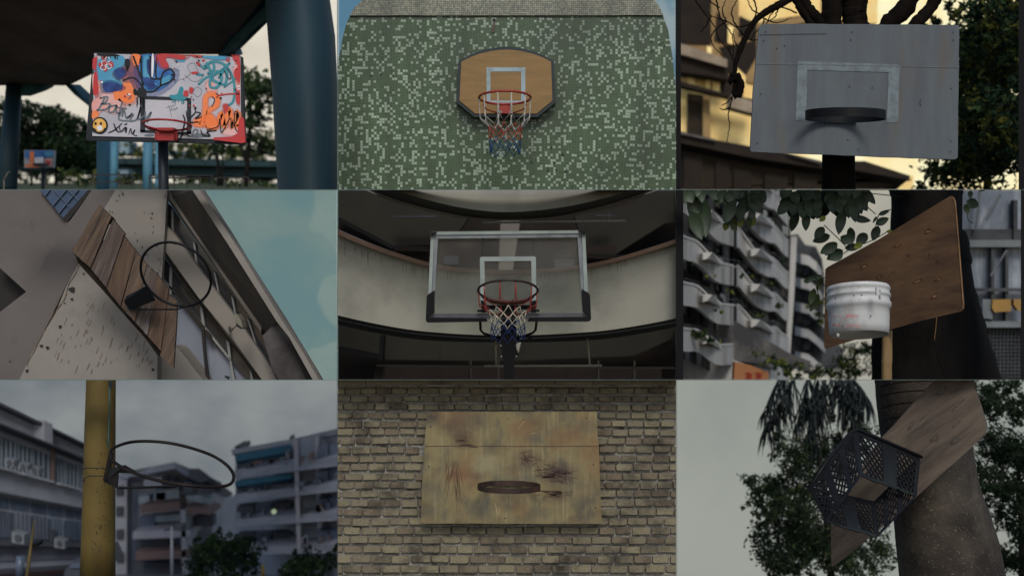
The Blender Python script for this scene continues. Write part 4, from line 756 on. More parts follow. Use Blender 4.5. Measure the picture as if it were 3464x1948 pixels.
mb = MB(); mb.prism(poly(b, [(1240, 230), (1390, 230), (1330, 620), (1225, 620)], 13.2), (0, .3, 0), MT['soffit_light']); mb.prism(poly(b, [(1370, 1130), (1400, 1130), (1375, 1240), (1360, 1200)], 13.2), (0, .3, 0), MT['parapet_cream']); mb.build('column', t, b, 'pale column seen through the upper half of the glass')
mb = MB()
for q in ([(420, 440), (700, 440), (700, 560), (420, 540)], [(760, 380), (1100, 380), (1100, 600), (760, 580)], [(1500, 370), (1820, 370), (1820, 600), (1500, 600)], [(1890, 440), (2110, 420), (2110, 540), (1890, 540)], [(280, 1340), (1000, 1340), (1000, 1500), (280, 1500)], [(1010, 1350), (1970, 1350), (1970, 1500), (1010, 1500)], [(1985, 1350), (2460, 1350), (2460, 1500), (1985, 1500)]): mb.prism(poly(b, q, 13.15), (0, .1, 0), MT['interior_red'])
mb.build('wall_panel', t, b)
M('window_dim', A(56, 58, 62), A(40, 42, 46), 3, .4)
mb = MB()
for q in ((810, 505, 920, 570), (1650, 530, 1800, 590), (430, 200, 750, 214), (1960, 195, 2110, 205)): box2(b, mb, q[0], q[1], q[2], q[3], 13.0, .1, MT['window_dim'])
mb.build('window', t, b)
mb = MB()
for q in ((-20, 200, 420, 430, 26), (420, 430, 700, 435, 14), (1490, 470, 2200, 500, 12), (-20, 1190, 330, 1260, 30)): mb.prism(poly(b, [(q[0], q[1]), (q[2], q[3]), (q[2], q[3]+q[4]), (q[0], q[1]+q[4])], 12.9), (0, .2, 0), MT['near_black'])
mb.prism(poly(b, [(325, 1110), (355, 1110), (345, 1300), (315, 1300)], 12.8), (0, .2, 0), MT['near_black'])
for u in (775, 1765): mb.prism(poly(b, [(u, 1150), (u+6, 1150), (u+6, 1290), (u, 1290)], 12.8), (0, .05, 0), MT['soffit_grey'])
for u in (1008, 1977, 1220, 2250): mb.prism(poly(b, [(u, 1300), (u+10, 1300), (u+10, 1500), (u, 1500)], 12.8), (0, .05, 0), MT['ring_beam'])
mb.prism(poly(b, [(300, 1330), (2560, 1350), (2560, 1360), (300, 1340)], 12.8), (0, .05, 0), MT['soffit_grey'])
mb.build('beam', t, b)
t = thing('tube_light', 'unlit tube light hanging above the glass backboard', 'tube light', b(1650, 255, 9), 'hanging tube lights')
mb = MB(); mb.tube([b(1108, 255, 9), b(2185, 241, 9)], b.m(8, 9), MT['tube_white'], 8); mb.build('tube', t, b)
for q in ((1218, 185, 252, 8), (2064, 175, 243, 4)): mb = MB(); mb.tube([b(q[0], q[1], 9.02), b(q[0], q[2], 9.02)], b.m(q[3]*.7, 9), MT['tube_white'], 6); mb.build('hanger', t, b)
t = thing('tube_light', 'unlit tube light hanging low behind the black pole', 'tube light', b(1550, 1340, 9.5), 'hanging tube lights')
mb = MB(); mb.tube([b(1113, 1339, 9.5), b(2008, 1335, 9.5)], b.m(8, 9.5), MT['tube_white'], 8); mb.build('tube', t, b)
for q in ((1203, 1140, 1206, 1336), (1898, 1130, 1916, 1334)): mb = MB(); mb.tube([b(q[0], q[1], 9.52), b(q[2], q[3], 9.52)], b.m(7, 9.5), MT['tube_white'], 6); mb.build('hanger', t, b)
# hoop
t = thing('basketball_hoop', 'glass backboard with white frame, black corner pads, black rim and red white blue net', 'basketball hoop', b(1300, 1440))
gm = bpy.data.materials.new('glass_pane'); gm.use_nodes = True; nt = gm.node_tree; nt.nodes.clear()
o_ = nt.nodes.new('ShaderNodeOutputMaterial'); mx = nt.nodes.new('ShaderNodeMixShader'); tr = nt.nodes.new('ShaderNodeBsdfTransparent'); gl = nt.nodes.new('ShaderNodeBsdfPrincipled'); gl.inputs['Base Color'].default_value = (.32, .31, .3, 1); gl.inputs['Roughness'].default_value = .06
tr.inputs[0].default_value = (.93, .95, .93, 1)
nz = nt.nodes.new('ShaderNodeTexNoise'); nz.inputs['Scale'].default_value = 3; nz.inputs['Detail'].default_value = 8; tc = nt.nodes.new('ShaderNodeTexCoord'); mr = nt.nodes.new('ShaderNodeMapRange'); mr.inputs[1].default_value = .4; mr.inputs[2].default_value = .75; mr.inputs[3].default_value = .05; mr.inputs[4].default_value = .14
L = nt.links.new; L(tc.outputs['Object'], nz.inputs[0]); L(nz.outputs[0], mr.inputs[0]); L(mr.outputs[0], mx.inputs[0]); L(tr.outputs[0], mx.inputs[1]); L(gl.outputs[0], mx.inputs[2]); L(mx.outputs[0], o_.inputs[0]); MT['glass_pane'] = gm
M('frame_white', A(142, 150, 144), A(120, 128, 124), 4, .5, grime=A(84, 86, 84), gs=3, glo=.58, ghi=.75); M('frame_white2', A(118, 122, 122), A(98, 102, 104), 5, .5, grime=A(60, 62, 62), gs=5, glo=.55, ghi=.7); M('frame_grey', A(80, 80, 84), A(66, 66, 72), 5, .4)
M('pad_black', (.008, .008, .01), (.005, .005, .006), 3, .5, .05, spec=.15)
mb = MB(); mb.prism(poly(b, [(735, 350), (1850, 340), (1890, 965), (708, 970)], 8.02), (0, .008, 0), MT['glass_pane']); mb.build('glass_pane', t, b)
mb = MB()
for q in ([(712, 322), (1880, 311), (1866, 334), (735, 347)], [(712, 322), (736, 347), (718, 785), (692, 800)], [(1880, 311), (1902, 780), (1872, 770), (1856, 335)]): mb.prism(poly(b, q, 7.98), (0, .05, 0), MT['frame_white'])
bf = mb.build('frame', t, b)
mb = MB()
for q in ([(735, 350), (1855, 338), (1850, 365), (736, 375)], [(736, 377), (765, 377), (750, 640), (737, 940), (715, 940), (722, 780)], [(1854, 367), (1870, 700), (1862, 936), (1840, 640), (1823, 367)]): mb.prism(poly(b, q, 7.99), (0, .03, 0), MT['frame_white2'])
mb.prism(poly(b, [(735, 942), (1862, 938), (1898, 962), (1470, 968), (1465, 985), (1128, 985), (1122, 974), (700, 978)], 7.985), (0, .03, 0), MT['frame_grey'])
mb.build('inner_frame', t, b)
mb = MB()
for q in ([(1083, 520), (1095, 512), (1495, 509), (1508, 518), (1508, 543), (1083, 546)], [(1083, 546), (1117, 546), (1122, 880), (1088, 880)], [(1472, 543), (1508, 543), (1510, 880), (1478, 880)]): mb.prism(poly(b, q, 8.012), (0, .003, 0), MT['frame_white'])
mb.build('painted_square', t, b)
for q in ([(738, 765), (735, 935), (700, 972), (1130, 976), (1140, 1003), (690, 1011), (676, 1003), (672, 985), (680, 808), (690, 797)], [(1856, 757), (1900, 782), (1917, 800), (1926, 980), (1918, 998), (1900, 1003), (1440, 1003), (1462, 972), (1897, 966), (1866, 930)], [(712, 323), (755, 323), (736, 345), (712, 362)], [(1830, 311), (1881, 310), (1881, 352), (1858, 334)]):
    mb = MB(); mb.prism(poly(b, q, 7.95), (0, .07, 0), MT['pad_black']); mb.build('corner_pad', t, b)
mb = MB(); mb.tube([b(1085, 1000, 8.15), b(1088, 1065, 8.2), b(1110, 1092, 8.25), b(1250, 1132, 8.3)], b.m(10), MT['near_black'], 6); mb.tube([b(1512, 1000, 8.15), b(1505, 1065, 8.2), b(1480, 1090, 8.25), b(1360, 1130, 8.3)], b.m(10), MT['near_black'], 6)
mb.tube([b(1105, 374, 8.1), b(1100, 512, 8.1)], b.m(6), MT['near_black'], 6); mb.tube([b(1486, 368, 8.1), b(1486, 512, 8.1)], b.m(6), MT['near_black'], 6); box2(b, mb, 1446, 1110, 1475, 1160, 8.3, .05, MT['near_black']); mb.build('support_arm', t, b)
mb = MB(); mb.prism(poly(b, [(1240, 905), (1355, 905), (1362, 1130), (1358, 1210), (1345, 1290), (1345, 1480), (1265, 1480), (1262, 1300), (1243, 1210), (1240, 1130)], 8.12), (0, .18, 0), MT['near_black']); mb.build('pole', t, b)
M('bolt_metal', (.75, .74, .7), None, rough=.3, metal=.8)
mb = MB()
for x, y in ((1241, 1184), (1362, 1184), (1245, 1267), (1360, 1266), (1075, 922), (1115, 922), (1478, 920), (1527, 921), (1243, 1020), (1358, 1020)): mb.tube([b(x-6, y, 8.05), b(x+6, y, 8.05)], b.m(5), MT['bolt_metal'], 8)
mb.build('bolt', t, b)
rp = ringpts(b, 1295, 768, 226, 78, 7.7, 0, 48)
M('rim_dark', (.03, .022, .02), (.05, .03, .025), 6, .35)
mb = MB(); mb.tube(rp, b.m(9, 7.7), MT['rim_dark'], 10, True)
for k in range(10):
    p = rp[round(k*4.8)]; mb.tube([p, p-Vector((b.m(10), 0, b.m(16))), p-Vector((0, 0, b.m(9))), p-Vector((-b.m(10), 0, b.m(16))), p], b.m(3), MT['rim_dark'], 5)
for x, y in ((1090, 748), (1118, 746), (1476, 744), (1522, 742)): mb.tube([b(x-4, y, 7.7), b(x+4, y, 7.7)], b.m(5), MT['bolt_metal'], 6)
mb.build('rim', t, b)
M('rust_red', A(78, 40, 32), A(44, 28, 24), 4, .5)
mb = MB(); lo = [(1076, 790), (1120, 830), (1200, 850), (1295, 856), (1400, 850), (1470, 830), (1512, 790)]; hi_ = [(1070, 770), (1110, 805), (1190, 828), (1295, 838), (1400, 828), (1480, 805), (1520, 770)]
l2 = cat_(lo, 5); h2 = cat_(hi_, 5); l3 = [(x, y+22*math.sin(math.pi*i/(len(l2)-1))) for i, (x, y) in enumerate([(p.x, p.y) for p in l2])]
mb.loft([[b(h.x, h.y, 7.82), b(l[0], l[1], 7.86), b(l[0], l[1]-3, 7.9), b(h.x, h.y+3, 7.88)] for h, l in zip(h2, l3)], MT['rust_red'])
mb.build('flange', t, b)
mb = MB(); mb.prism(poly(b, [(1090, 840), (1128, 850), (1130, 935), (1095, 935)], 7.96), (0, .03, 0), MT['near_black']); mb.prism(poly(b, [(1465, 850), (1508, 840), (1508, 935), (1470, 935)], 7.96), (0, .03, 0), MT['near_black']); mb.prism(poly(b, [(1130, 880), (1465, 878), (1465, 912), (1355, 912), (1355, 968), (1240, 968), (1240, 912), (1130, 912)], 7.93), (0, .05, 0), MT['near_black']); box2(b, mb, 1062, 914, 1100, 930, 7.94, .02, MT['near_black']); box2(b, mb, 1505, 912, 1534, 929, 7.94, .02, MT['near_black']); mb.build('bracket', t, b)
M('cord5r', A(140, 52, 46), A(110, 40, 36), 20, .8); M('cord5w', A(186, 178, 154), A(160, 152, 132), 20, .8); M('cord5b', A(24, 40, 84), A(20, 34, 70), 20, .8)
net(b, rp, b.m(355), [MT['cord5r'], MT['cord5w'], MT['cord5b']], b.m(3.4), 10, .56, b.m(5), 9, 0, (0, .42, .56, .69, .84, 1.0)).build('net', t, b)
# ================================================================== BAY 6: bucket hoop on a street tree
b = B6
SKY('sky_grey6', (176, 172, 158), (164, 162, 152), .2)
mb = MB(); mb.prism(poly(b, [(-300, -300), (2900, -300), (2900, 1700), (-300, 1700)], 65), (0, .3, 0), MT['sky_grey6']); mb.build('sky', bay=b, kind='structure')
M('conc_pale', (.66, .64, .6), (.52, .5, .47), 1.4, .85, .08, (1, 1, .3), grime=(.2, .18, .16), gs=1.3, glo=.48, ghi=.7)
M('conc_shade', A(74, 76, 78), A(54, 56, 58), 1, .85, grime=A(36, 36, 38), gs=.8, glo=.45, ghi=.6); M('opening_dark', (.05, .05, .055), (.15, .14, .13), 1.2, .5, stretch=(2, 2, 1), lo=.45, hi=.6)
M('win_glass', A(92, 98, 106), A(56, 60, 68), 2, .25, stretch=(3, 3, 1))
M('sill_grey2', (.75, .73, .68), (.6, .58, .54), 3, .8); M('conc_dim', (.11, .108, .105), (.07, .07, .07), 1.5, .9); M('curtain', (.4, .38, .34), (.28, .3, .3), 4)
M('sign_orange2', A(150, 96, 70), A(120, 70, 56), 4); M('cloth_white', (.7, .7, .68), (.5, .52, .55), 6)
t = thing('apartment_block', 'tall pale apartment block with wavy stacked balconies at the left', 'apartment block', b(400, 1400, 20))
F = Facade(b, (60-300, -650, 13), (850, 60, 25), (845, 1230, 25), (60-300, 960, 13))
# balcony lines: k-th parapet line from the near left edge to the far right edge
def lv(k, u): # image line heights for floor k at u
    f = (u-60)/780; return 730-340*k+(410+105*k)*f
def dd_(u): 
    f = (u+240)/1090; return 13/(1-f*(1-13/25.))
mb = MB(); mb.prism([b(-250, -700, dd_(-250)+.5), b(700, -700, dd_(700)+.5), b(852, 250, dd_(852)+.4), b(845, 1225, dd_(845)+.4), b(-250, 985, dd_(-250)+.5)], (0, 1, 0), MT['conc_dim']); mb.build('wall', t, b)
rr = random.Random(60)
wob = [(-250, 0), (-120, 40), (60, 40), (170, 10), (300, 60), (400, 22), (432, 0), (470, -45), (520, -10), (600, 42), (690, 20), (740, -30), (800, 0), (838, -5)]
for k in range(-1, 5):
    for seg in ([q for q in wob if q[0] <= 432], [(455, -20)]+[q for q in wob if q[0] >= 470]):
        up, lo = [], []
        for p_ in cat_([(u, wv) for u, wv in seg], 4):
            u, wv = p_.x, p_.y
            h = 172-(u-60)*.062 if u < 440 else 150-(u-440)*.06
            c = lv(k, u)+wv*(1-(u/1900)) + (0 if u < 440 else 15)
            d0 = dd_(u)-.9-.012*max(0, wv+30)
            up.append((u, c-h/2, d0)); lo.append((u, c+h/2, d0))
        secs = [[b(*p), b(*q), b(q[0], q[1], q[2])+Vector((0, .3, 0)), b(*p)+Vector((0, .3, 0))] for p, q in zip(up, lo)]
        mb = MB(); mb.loft(secs, MT['conc_pale'], False); mb.build('balcony', t, b)
        mb = MB(); mb.loft([[b(p[0], p[1]-7, p[2]-.06), b(p[0], p[1]+9, p[2]-.06), b(p[0], p[1]+9, p[2]+.3), b(p[0], p[1]-7, p[2]+.3)] for p in up], MT['sill_grey2'], False); mb.build('balcony_rail', t, b)
    for u0, u1 in ((205, 350), (560, 730)):
        c = lv(k, (u0+u1)/2)+ (18 if u0 < 400 else 10); g1, g2 = dd_(u0)-1.9, dd_(u1)-1.8
        mb = MB(); mb.prism([b(u0, c-78, g1), b(u0+30, c-88, g1), b(u0+70, c-84, g1), b(u1, c-20, g2), b(u1, c+22, g2), b(u0+70, c-34, g1), b(u0+30, c-38, g1), b(u0, c-28, g1)], (0, .8, 0), MT['sill_grey2']); mb.build('planter', t, b)
    for n_, u0 in enumerate((-60, 20, 110, 200, 300, 380, 490, 560, 640, 720, 790)):
        c = lv(k, u0)+92; w_ = 62 if u0 < 440 else 48; w_ *= rr.uniform(.75, 1.1); h_ = rr.uniform(95, 120)-(u0*.03); sl_ = .5
        mb = MB(); mb.prism([b(u0, c, dd_(u0)+.35), b(u0+w_, c+w_*sl_, dd_(u0+w_)+.35), b(u0+w_, c+w_*sl_+h_, dd_(u0+w_)+.35), b(u0, c+h_, dd_(u0)+.35)], (0, .1, 0), MT[rr.choice(['sill_grey2', 'conc_shade', 'conc_shade'])]); wf = mb.build('window_frame', t, b)
        for z in (0, 1):
            a0, a1 = u0+w_*(.08+.46*z), u0+w_*(.46+.46*z)
            mb = MB(); mb.prism([b(a0, c+8+(a0-u0)*sl_, dd_(a0)+.3), b(a1, c+8+(a1-u0)*sl_, dd_(a1)+.3), b(a1, c-6+h_+(a1-u0)*sl_, dd_(a1)+.3), b(a0, c-6+h_+(a0-u0)*sl_, dd_(a0)+.3)], (0, .03, 0), MT[rr.choice(['win_glass', 'opening_dark', 'win_glass', 'opening_dark', 'curtain'])]); mb.build('window_pane', wf, b)
    mb = MB()   # washing and boxes on the parapets
    for i in range(6):
        u0 = rr.uniform(40, 780); c = lv(k, u0)-rr.uniform(75, 115); w_ = rr.uniform(14, 36); h_ = rr.uniform(18, 50)
        mb.prism([b(u0, c, dd_(u0)-.6), b(u0+w_, c+w_*.5, dd_(u0+w_)-.6), b(u0+w_, c+w_*.5+h_, dd_(u0+w_)-.6), b(u0, c+h_, dd_(u0)-.6)], (0, .2, 0), MT[rr.choice(['conc_pale', 'win_glass', 'sign_orange2', 'conc_shade', 'cloth_white', 'opening_dark'])])
    mb.build('laundry', t, b)
    mb = MB()
    for i in range(len(wob)-1):
        (u0, w0), (u1, w1) = wob[i], wob[i+1]; f = lambda u, w_: b(u, lv(k, u)+w_*(1-u/1900)-112+(0 if u < 440 else 15), dd_(u)-.8)
        mb.tube([f(u0, w0), f(u1, w1)], b.m(2.5, 16), MT['win_glass'], 5)
    mb.build('railing', t, b)
for u0, u1, v0 in ((355, 405, -100), (430, 478, 180)):
    mb = MB(); mb.prism([b(u0, v0, dd_(u0)-.05), b(u1, v0+25, dd_(u1)-.05), b(u1-8, 1040, dd_(u1)-.05), b(u0-8, 1000, dd_(u0)-.05)], (0, .2, 0), MT['conc_shade']); mb.build('pier', t, b)
mb = MB(); mb.prism([b(855, 350, 24), b(900, 350, 24), b(878, 800, 24), b(850, 1215, 24), b(815, 1212, 24), b(838, 800, 24)], (0, .5, 0), MT['conc_pale']); mb.build('downpipe', t, b)
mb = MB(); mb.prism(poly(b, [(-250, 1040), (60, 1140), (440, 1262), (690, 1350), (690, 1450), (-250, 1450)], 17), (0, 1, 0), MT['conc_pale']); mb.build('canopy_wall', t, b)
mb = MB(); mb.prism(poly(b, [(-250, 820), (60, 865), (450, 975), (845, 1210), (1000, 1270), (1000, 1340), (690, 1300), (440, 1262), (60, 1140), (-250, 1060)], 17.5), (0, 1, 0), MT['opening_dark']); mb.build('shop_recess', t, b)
t2 = thing('apartment_block', 'narrow far wing of pale balconies seen just left of the brown board', 'apartment block', b(1000, 1300, 30))
mb = MB(); mb.prism(poly(b, [(850, 340), (905, 330), (960, 410), (1040, 425), (1085, 520), (1110, 700), (1090, 1000), (1240, 1180), (1240, 1330), (1060, 1330), (845, 1240)], 30), (0, 2, 0), MT['conc_shade']); mb.build('wall', t2, b)
for k in range(6):
    y = 360+k*182
    mb = MB(); q = [(885, y+105), (930, y+118), (985, y+130), (1045, y+178), (1085+8*k, y+240)]
    mb.loft([[b(x, v, 29.2-(.5 if 900 < x < 1050 else 0)), b(x, v+72-k*3, 29.2-(.5 if 900 < x < 1050 else 0)), b(x, v+72-k*3, 29.8), b(x, v, 29.8)] for x, v in q], MT['conc_pale'], False); mb.build('balcony', t2, b)
    mb = MB(); box2(b, mb, 905, y+205, 940, y+258, 29.9, .1, MT['opening_dark']); box2(b, mb, 950, y+215, 1000, y+275, 29.9, .1, MT['win_glass']); box2(b, mb, 1010, y+240, 1050, y+300, 29.9, .1, MT['opening_dark']); mb.build('window', t2, b)
mb = MB(); mb.leaves([(b(x, y, 14), b.m(rx, 14), .3, b.m(ry, 14)) for x, y, rx, ry in ((100, 1060, 60, 55), (190, 1080, 60, 50), (270, 1110, 60, 30), (130, 530, 50, 30), (400, 760, 30, 24), (800, 520, 26, 26), (600, 930, 60, 26), (480, 640, 36, 24), (560, 650, 40, 20), (700, 700, 34, 26), (250, 640, 36, 26), (760, 860, 30, 30), (330, 900, 36, 20))], 2200, b.m(20, 14), [MT['leaf_mid'], MT['leaf_lit'], MT['leaf_dark']], 61)
mb.build('balcony_plants', None, b, 'trailing plants spilling over the lower left balconies', 'plants', kind='stuff', recalc=False)
tree(b, 'leafy street tree crown low between the far wing and the trunk', [(1330, 1280, 110, 140), (1380, 1180, 60, 80), (1240, 1370, 110, 60), (1060, 960, 60, 60), (1060, 860, 40, 60)], (1330, 1430, 1330, 1250, 20), 20, 2600, 24, ['leaf_mid', 'leaf_mid', 'leaf_lit', 'leaf_dark'], 62, 'street greenery beside the apartment block')
tree(b, 'climbing greenery over the dark shop canopy at lower left', [(640, 1220, 50, 60), (740, 1290, 90, 50), (840, 1290, 60, 60), (900, 1370, 120, 50), (1050, 1340, 70, 50)], (850, 1440, 850, 1320, 10), 16.5, 1900, 22, ['leaf_mid', 'leaf_lit', 'leaf_dark'], 63, 'street greenery beside the apartment block', name='climbing_plant', cat='plant')
# shop sign
M('sign_orange', A(150, 100, 60), A(134, 88, 54), 4, .6); M('sign_red', A(150, 46, 34), None, rough=.6)
t = thing('shop_sign', 'orange shop sign with blurred red characters at the lower left corner', 'sign', b(560, 1440, 16))
mb = MB(); mb.prism(poly(b, [(440, 1275), (560, 1300), (690, 1350), (690, 1450), (430, 1450)], 16), (0, .15, 0), MT['sign_orange']); mb.build('board', t, b)
mb = MB()
for x0 in (520, 592):
    for s_ in ([(0, 1352), (52, 1362)], [(8, 1372), (46, 1380)], [(0, 1396), (56, 1404)], [(26, 1345), (24, 1420)], [(10, 1380), (2, 1420)], [(42, 1385), (52, 1425)]): mb.ribbon([b(x0+p[0], p[1]+x0*.02-8, 15.98) for p in s_], b.m(9, 16), MT['sign_red'])
mb.build('lettering', t, b)
# right glazed building
M('glaze_blue', A(112, 120, 132), A(70, 78, 90), .9, .3, stretch=(1.5, 1, .5), grime=A(146, 152, 160), gs=.9, glo=.5, ghi=.6)
M('sill_grey', A(112, 116, 118), A(92, 96, 98), 2, .7); M('orange_lamp', A(150, 116, 60), A(136, 106, 60), 3); M('grid_tile', A(96, 98, 104), A(84, 86, 92), 4, .6)
t = thing('glazed_building', 'grey blue glazed building with tiled base at the right edge behind the trunk', 'building', b(2400, 1400, 16))
mb = MB(); mb.prism(poly(b, [(2050, -100), (2620, -100), (2620, 1010), (2150, 1010)], 16), (0, 1, 0), MT['glaze_blue']); mb.build('glass_wall', t, b)
mb = MB()
for v, h in ((375, 52), (975, 45), (-40, 30)): box2(b, mb, 2100, v, 2620, v+h, 15.8, .3, MT['sill_grey'])
box2(b, mb, 2100, 295, 2620, 375, 15.9, .1, MT['conc_shade']); mb.build('sill', t, b)
mb = MB()
for u in (2335, 2440): box2(b, mb, u, 430, u+22, 975, 15.85, .1, MT['conc_shade'])
for u in (2500,): box2(b, mb, u, 80, u+30, 375, 15.85, .1, MT['conc_shade'])
mb.bar(b(2330, 640, 15.8), b(2450, 450, 15.8), b.m(7, 16), MT['sill_grey']); mb.bar(b(2300, 220, 15.8), b(2400, 40, 15.8), b.m(12, 16), MT['sill_grey']); mb.bar(b(2220, 300, 15.8), b(2250, 20, 15.8), b.m(12, 16), MT['sill_grey']); box2(b, mb, 2200, 730, 2620, 755, 15.8, .1, MT['conc_shade'])
mb.build('mullion', t, b)
mb = MB(); mb.prism(poly(b, [(2345, 815), (2480, 812), (2480, 900), (2360, 908), (2340, 880)], 15.7), (0, .1, 0), MT['orange_lamp']); mb.prism(poly(b, [(2500, 812), (2600, 812), (2600, 900), (2530, 895), (2500, 850)], 15.7), (0, .1, 0), MT['orange_lamp']); mb.prism(poly(b, [(2270, 810), (2340, 815), (2345, 960), (2270, 950)], 15.75), (0, .05, 0), MT['sill_grey']); mb.build('panel', t, b)
mb = MB(); mb.prism(poly(b, [(2200, 1020), (2620, 1020), (2620, 1500), (2200, 1500)], 16), (0, 1, 0), MT['grid_tile'])
for k in range(13): box2(b, mb, 2262+k*27, 1020, 2270+k*27, 1500, 15.96, .05, MT['conc_shade'])
for k in range(15): box2(b, mb, 2200, 1030+k*27, 2620, 1038+k*27, 15.95, .04, MT['conc_shade'])
mb.build('tiled_base', t, b)
# trunk, canopy
t = thing('street_tree', 'thick dark leaning trunk behind the brown board with broad leaves hanging overhead', 'tree', b(1900, 1400, 9))
M('bark_black', (.011, .010, .010), (.02, .018, .016), 6, .95, .9, (1, 1, .3), spec=.05)
def edgetrunk(rows, d, dep_, mt, rough=6, seed=1, n=26):
    r2 = random.Random(seed); secs = []
    for v, a, c in rows:
        secs.append([b((a+c)/2-(c-a)/2*math.cos(2*math.pi*k/n)+r2.uniform(-rough, rough), v, d-math.sin(2*math.pi*k/n)*dep_) for k in range(n)])
    return secs
rows = []; Lp = [(-120, 1540, 2130), (5, 1575, 2128), (60, 1592, 2126), (300, 1592, 2125), (330, 1590, 2160), (520, 1560, 2195), (560, 1540, 2185), (720, 1500, 2215), (950, 1470, 2285), (1110, 1452, 2320), (1250, 1450, 2370), (1420, 1448, 2420), (1520, 1446, 2450)]
for i in range(len(Lp)-1):
    for k in range(3): f = k/3; rows.append(tuple(Lp[i][j]*(1-f)+Lp[i+1][j]*f for j in range(3)))
rows.append(Lp[-1])
mb = MB(); mb.loft(edgetrunk(rows, 9.6, .55, 'bark_black'), MT['bark_black']); mb.build('trunk', t, b)
mb = MB()
for q in ([(1920, 950), (1912, 1110), (1940, 1240), (2010, 1430)], [(1600, 1100), (1800, 1100), (1930, 1150)], [(2160, 170), (2165, 230), (2200, 250)], [(1930, 945), (1925, 1020), (1912, 1120)]): mb.tube([b(p.x, p.y, 8.95) for p in cat_(q, 6)], b.m(3.2), MT['bark_brown'] if q[0][0] != 1930 else MT['ply_warm'], 5)
mb.build('root', t, b)
M('leaf_big', (.045, .08, .035), (.022, .042, .024), 3, .5, spec=.4); M('leaf_big2', A(62, 72, 34), A(44, 56, 28), 4, .55); M('leaf_yel', A(120, 124, 46), A(96, 104, 40), 4, .6)
def bigleaf(mb, u, v, L_, W_, ang, d, mt):
    a = R(ang); ax = Vector((math.cos(a), 0, -math.sin(a))); ay = Vector((math.sin(a), 0, math.cos(a))); c = b(u, v, d); l, w_ = b.m(L_, d), b.m(W_, d); n = 8
    top = []; mid = []; bot = []
    for k in range(n+1):
        f = k/n; ww = w_/2*math.sin(math.pi*f**.85)**.75 if 0 < k < n else 0
        o = c+ax*(l*f)+Vector((0, math.sin(f*3)*l*.12, 0)); top.append(o+ay*ww+Vector((0, -ww*.35, 0))); bot.append(o-ay*ww+Vector((0, -ww*.35, 0))); mid.append(o)
    m = n+1; mb.add(top+mid+bot, [[i, i+1, m+i+1, m+i] for i in range(n)]+[[m+i, m+i+1, 2*m+i+1, 2*m+i] for i in range(n)], MT[mt], True)
rr = random.Random(66); mb = MB()
LV = [(150, 20, 210, 110, 95, 'leaf_big'), (200, 60, 300, 120, 85, 'leaf_big'), (120, 160, 230, 100, 70, 'leaf_big'), (60, -20, 140, 110, 60, 'leaf_big'), (250, -30, 130, 80, 60, 'leaf_big'), (500, 80, 170, 80, 100, 'leaf_big'), (430, 90, 170, 90, 110, 'leaf_big'), (380, 150, 120, 70, 80, 'leaf_big'), (540, 90, 120, 60, 40, 'leaf_big'), (560, 150, 80, 60, 80, 'leaf_big'), (380, 240, 70, 50, 100, 'leaf_yel'), (440, 215, 95, 50, 100, 'leaf_yel'), (410, 230, 90, 50, 60, 'leaf_big2'), (500, 200, 90, 50, 110, 'leaf_yel'), (540, 200, 90, 45, 80, 'leaf_big2'), (580, 190, 85, 45, 95, 'leaf_yel'), (345, 20, 90, 90, 90, 'leaf_big'),
      (900, 160, 160, 70, 105, 'leaf_big'), (970, 170, 140, 66, 92, 'leaf_big'), (840, 90, 130, 80, 130, 'leaf_big'), (1000, 150, 80, 60, 70, 'leaf_big'), (1240, 150, 190, 80, 100, 'leaf_big'), (1310, 210, 140, 56, 10, 'leaf_big'), (1280, 100, 160, 80, 60, 'leaf_big'), (1360, 60, 120, 70, 60, 'leaf_big'), (1300, 60, 190, 80, 80, 'leaf_big'), (1110, 200, 60, 40, 140, 'leaf_yel'), (1500, 190, 90, 34, -20, 'leaf_big'), (1490, 200, 60, 20, 120, 'leaf_big'),
      (1100, 280, 110, 70, 130, 'leaf_big'), (1145, 340, 140, 70, 160, 'leaf_big'), (1190, 390, 130, 80, 130, 'leaf_big'), (1200, 400, 150, 80, 150, 'leaf_big'), (1220, 350, 100, 70, 30, 'leaf_big'), (1290, 280, 120, 64, 80, 'leaf_big'), (1330, 360, 110, 80, 170, 'leaf_big'), (1420, 330, 110, 80, 140, 'leaf_big'), (1500, 270, 120, 70, 110, 'leaf_big'), (1480, 260, 110, 60, -25, 'leaf_big'), (1240, 450, 140, 80, 150, 'leaf_big'), (1350, 420, 100, 60, 170, 'leaf_big'), (1240, 480, 110, 70, 160, 'leaf_big'), (1560, 310, 60, 30, 10, 'leaf_yel'), (1380, 400, 70, 50, 150, 'leaf_yel'),
      (1030, 640, 90, 40, 140, 'leaf_big'), (1085, 650, 110, 50, 110, 'leaf_big2'), (1030, 730, 130, 56, 105, 'leaf_big2'), (1060, 770, 150, 64, 115, 'leaf_big2'), (1040, 650, 100, 46, 160, 'leaf_big2'), (1085, 640, 80, 40, 160, 'leaf_big'),
      (2150, 90, 100, 80, 20, 'leaf_big'), (2140, 110, 80, 50, 70, 'leaf_big2'), (2180, 10, 60, 40, 90, 'leaf_big'), (2230, 0, 60, 24, 10, 'leaf_big2'), (820, 20, 60, 50, 70, 'leaf_yel'), (600, 20, 100, 60, 100, 'leaf_big')]
for k in range(95):
    u = rr.uniform(830, 1400); LV.append((u, rr.uniform(-30, 110)-abs(u-1130)*.06, rr.uniform(90, 150), rr.uniform(60, 90), rr.uniform(50, 130), 'leaf_big'))
for k in range(26): LV.append((rr.uniform(340, 640), rr.uniform(-40, 70), rr.uniform(90, 130), rr.uniform(60, 80), rr.uniform(50, 130), 'leaf_big'))
for k in range(14): LV.append((rr.uniform(30, 260), rr.uniform(-60, 10), rr.uniform(90, 130), rr.uniform(60, 80), rr.uniform(50, 130), 'leaf_big'))
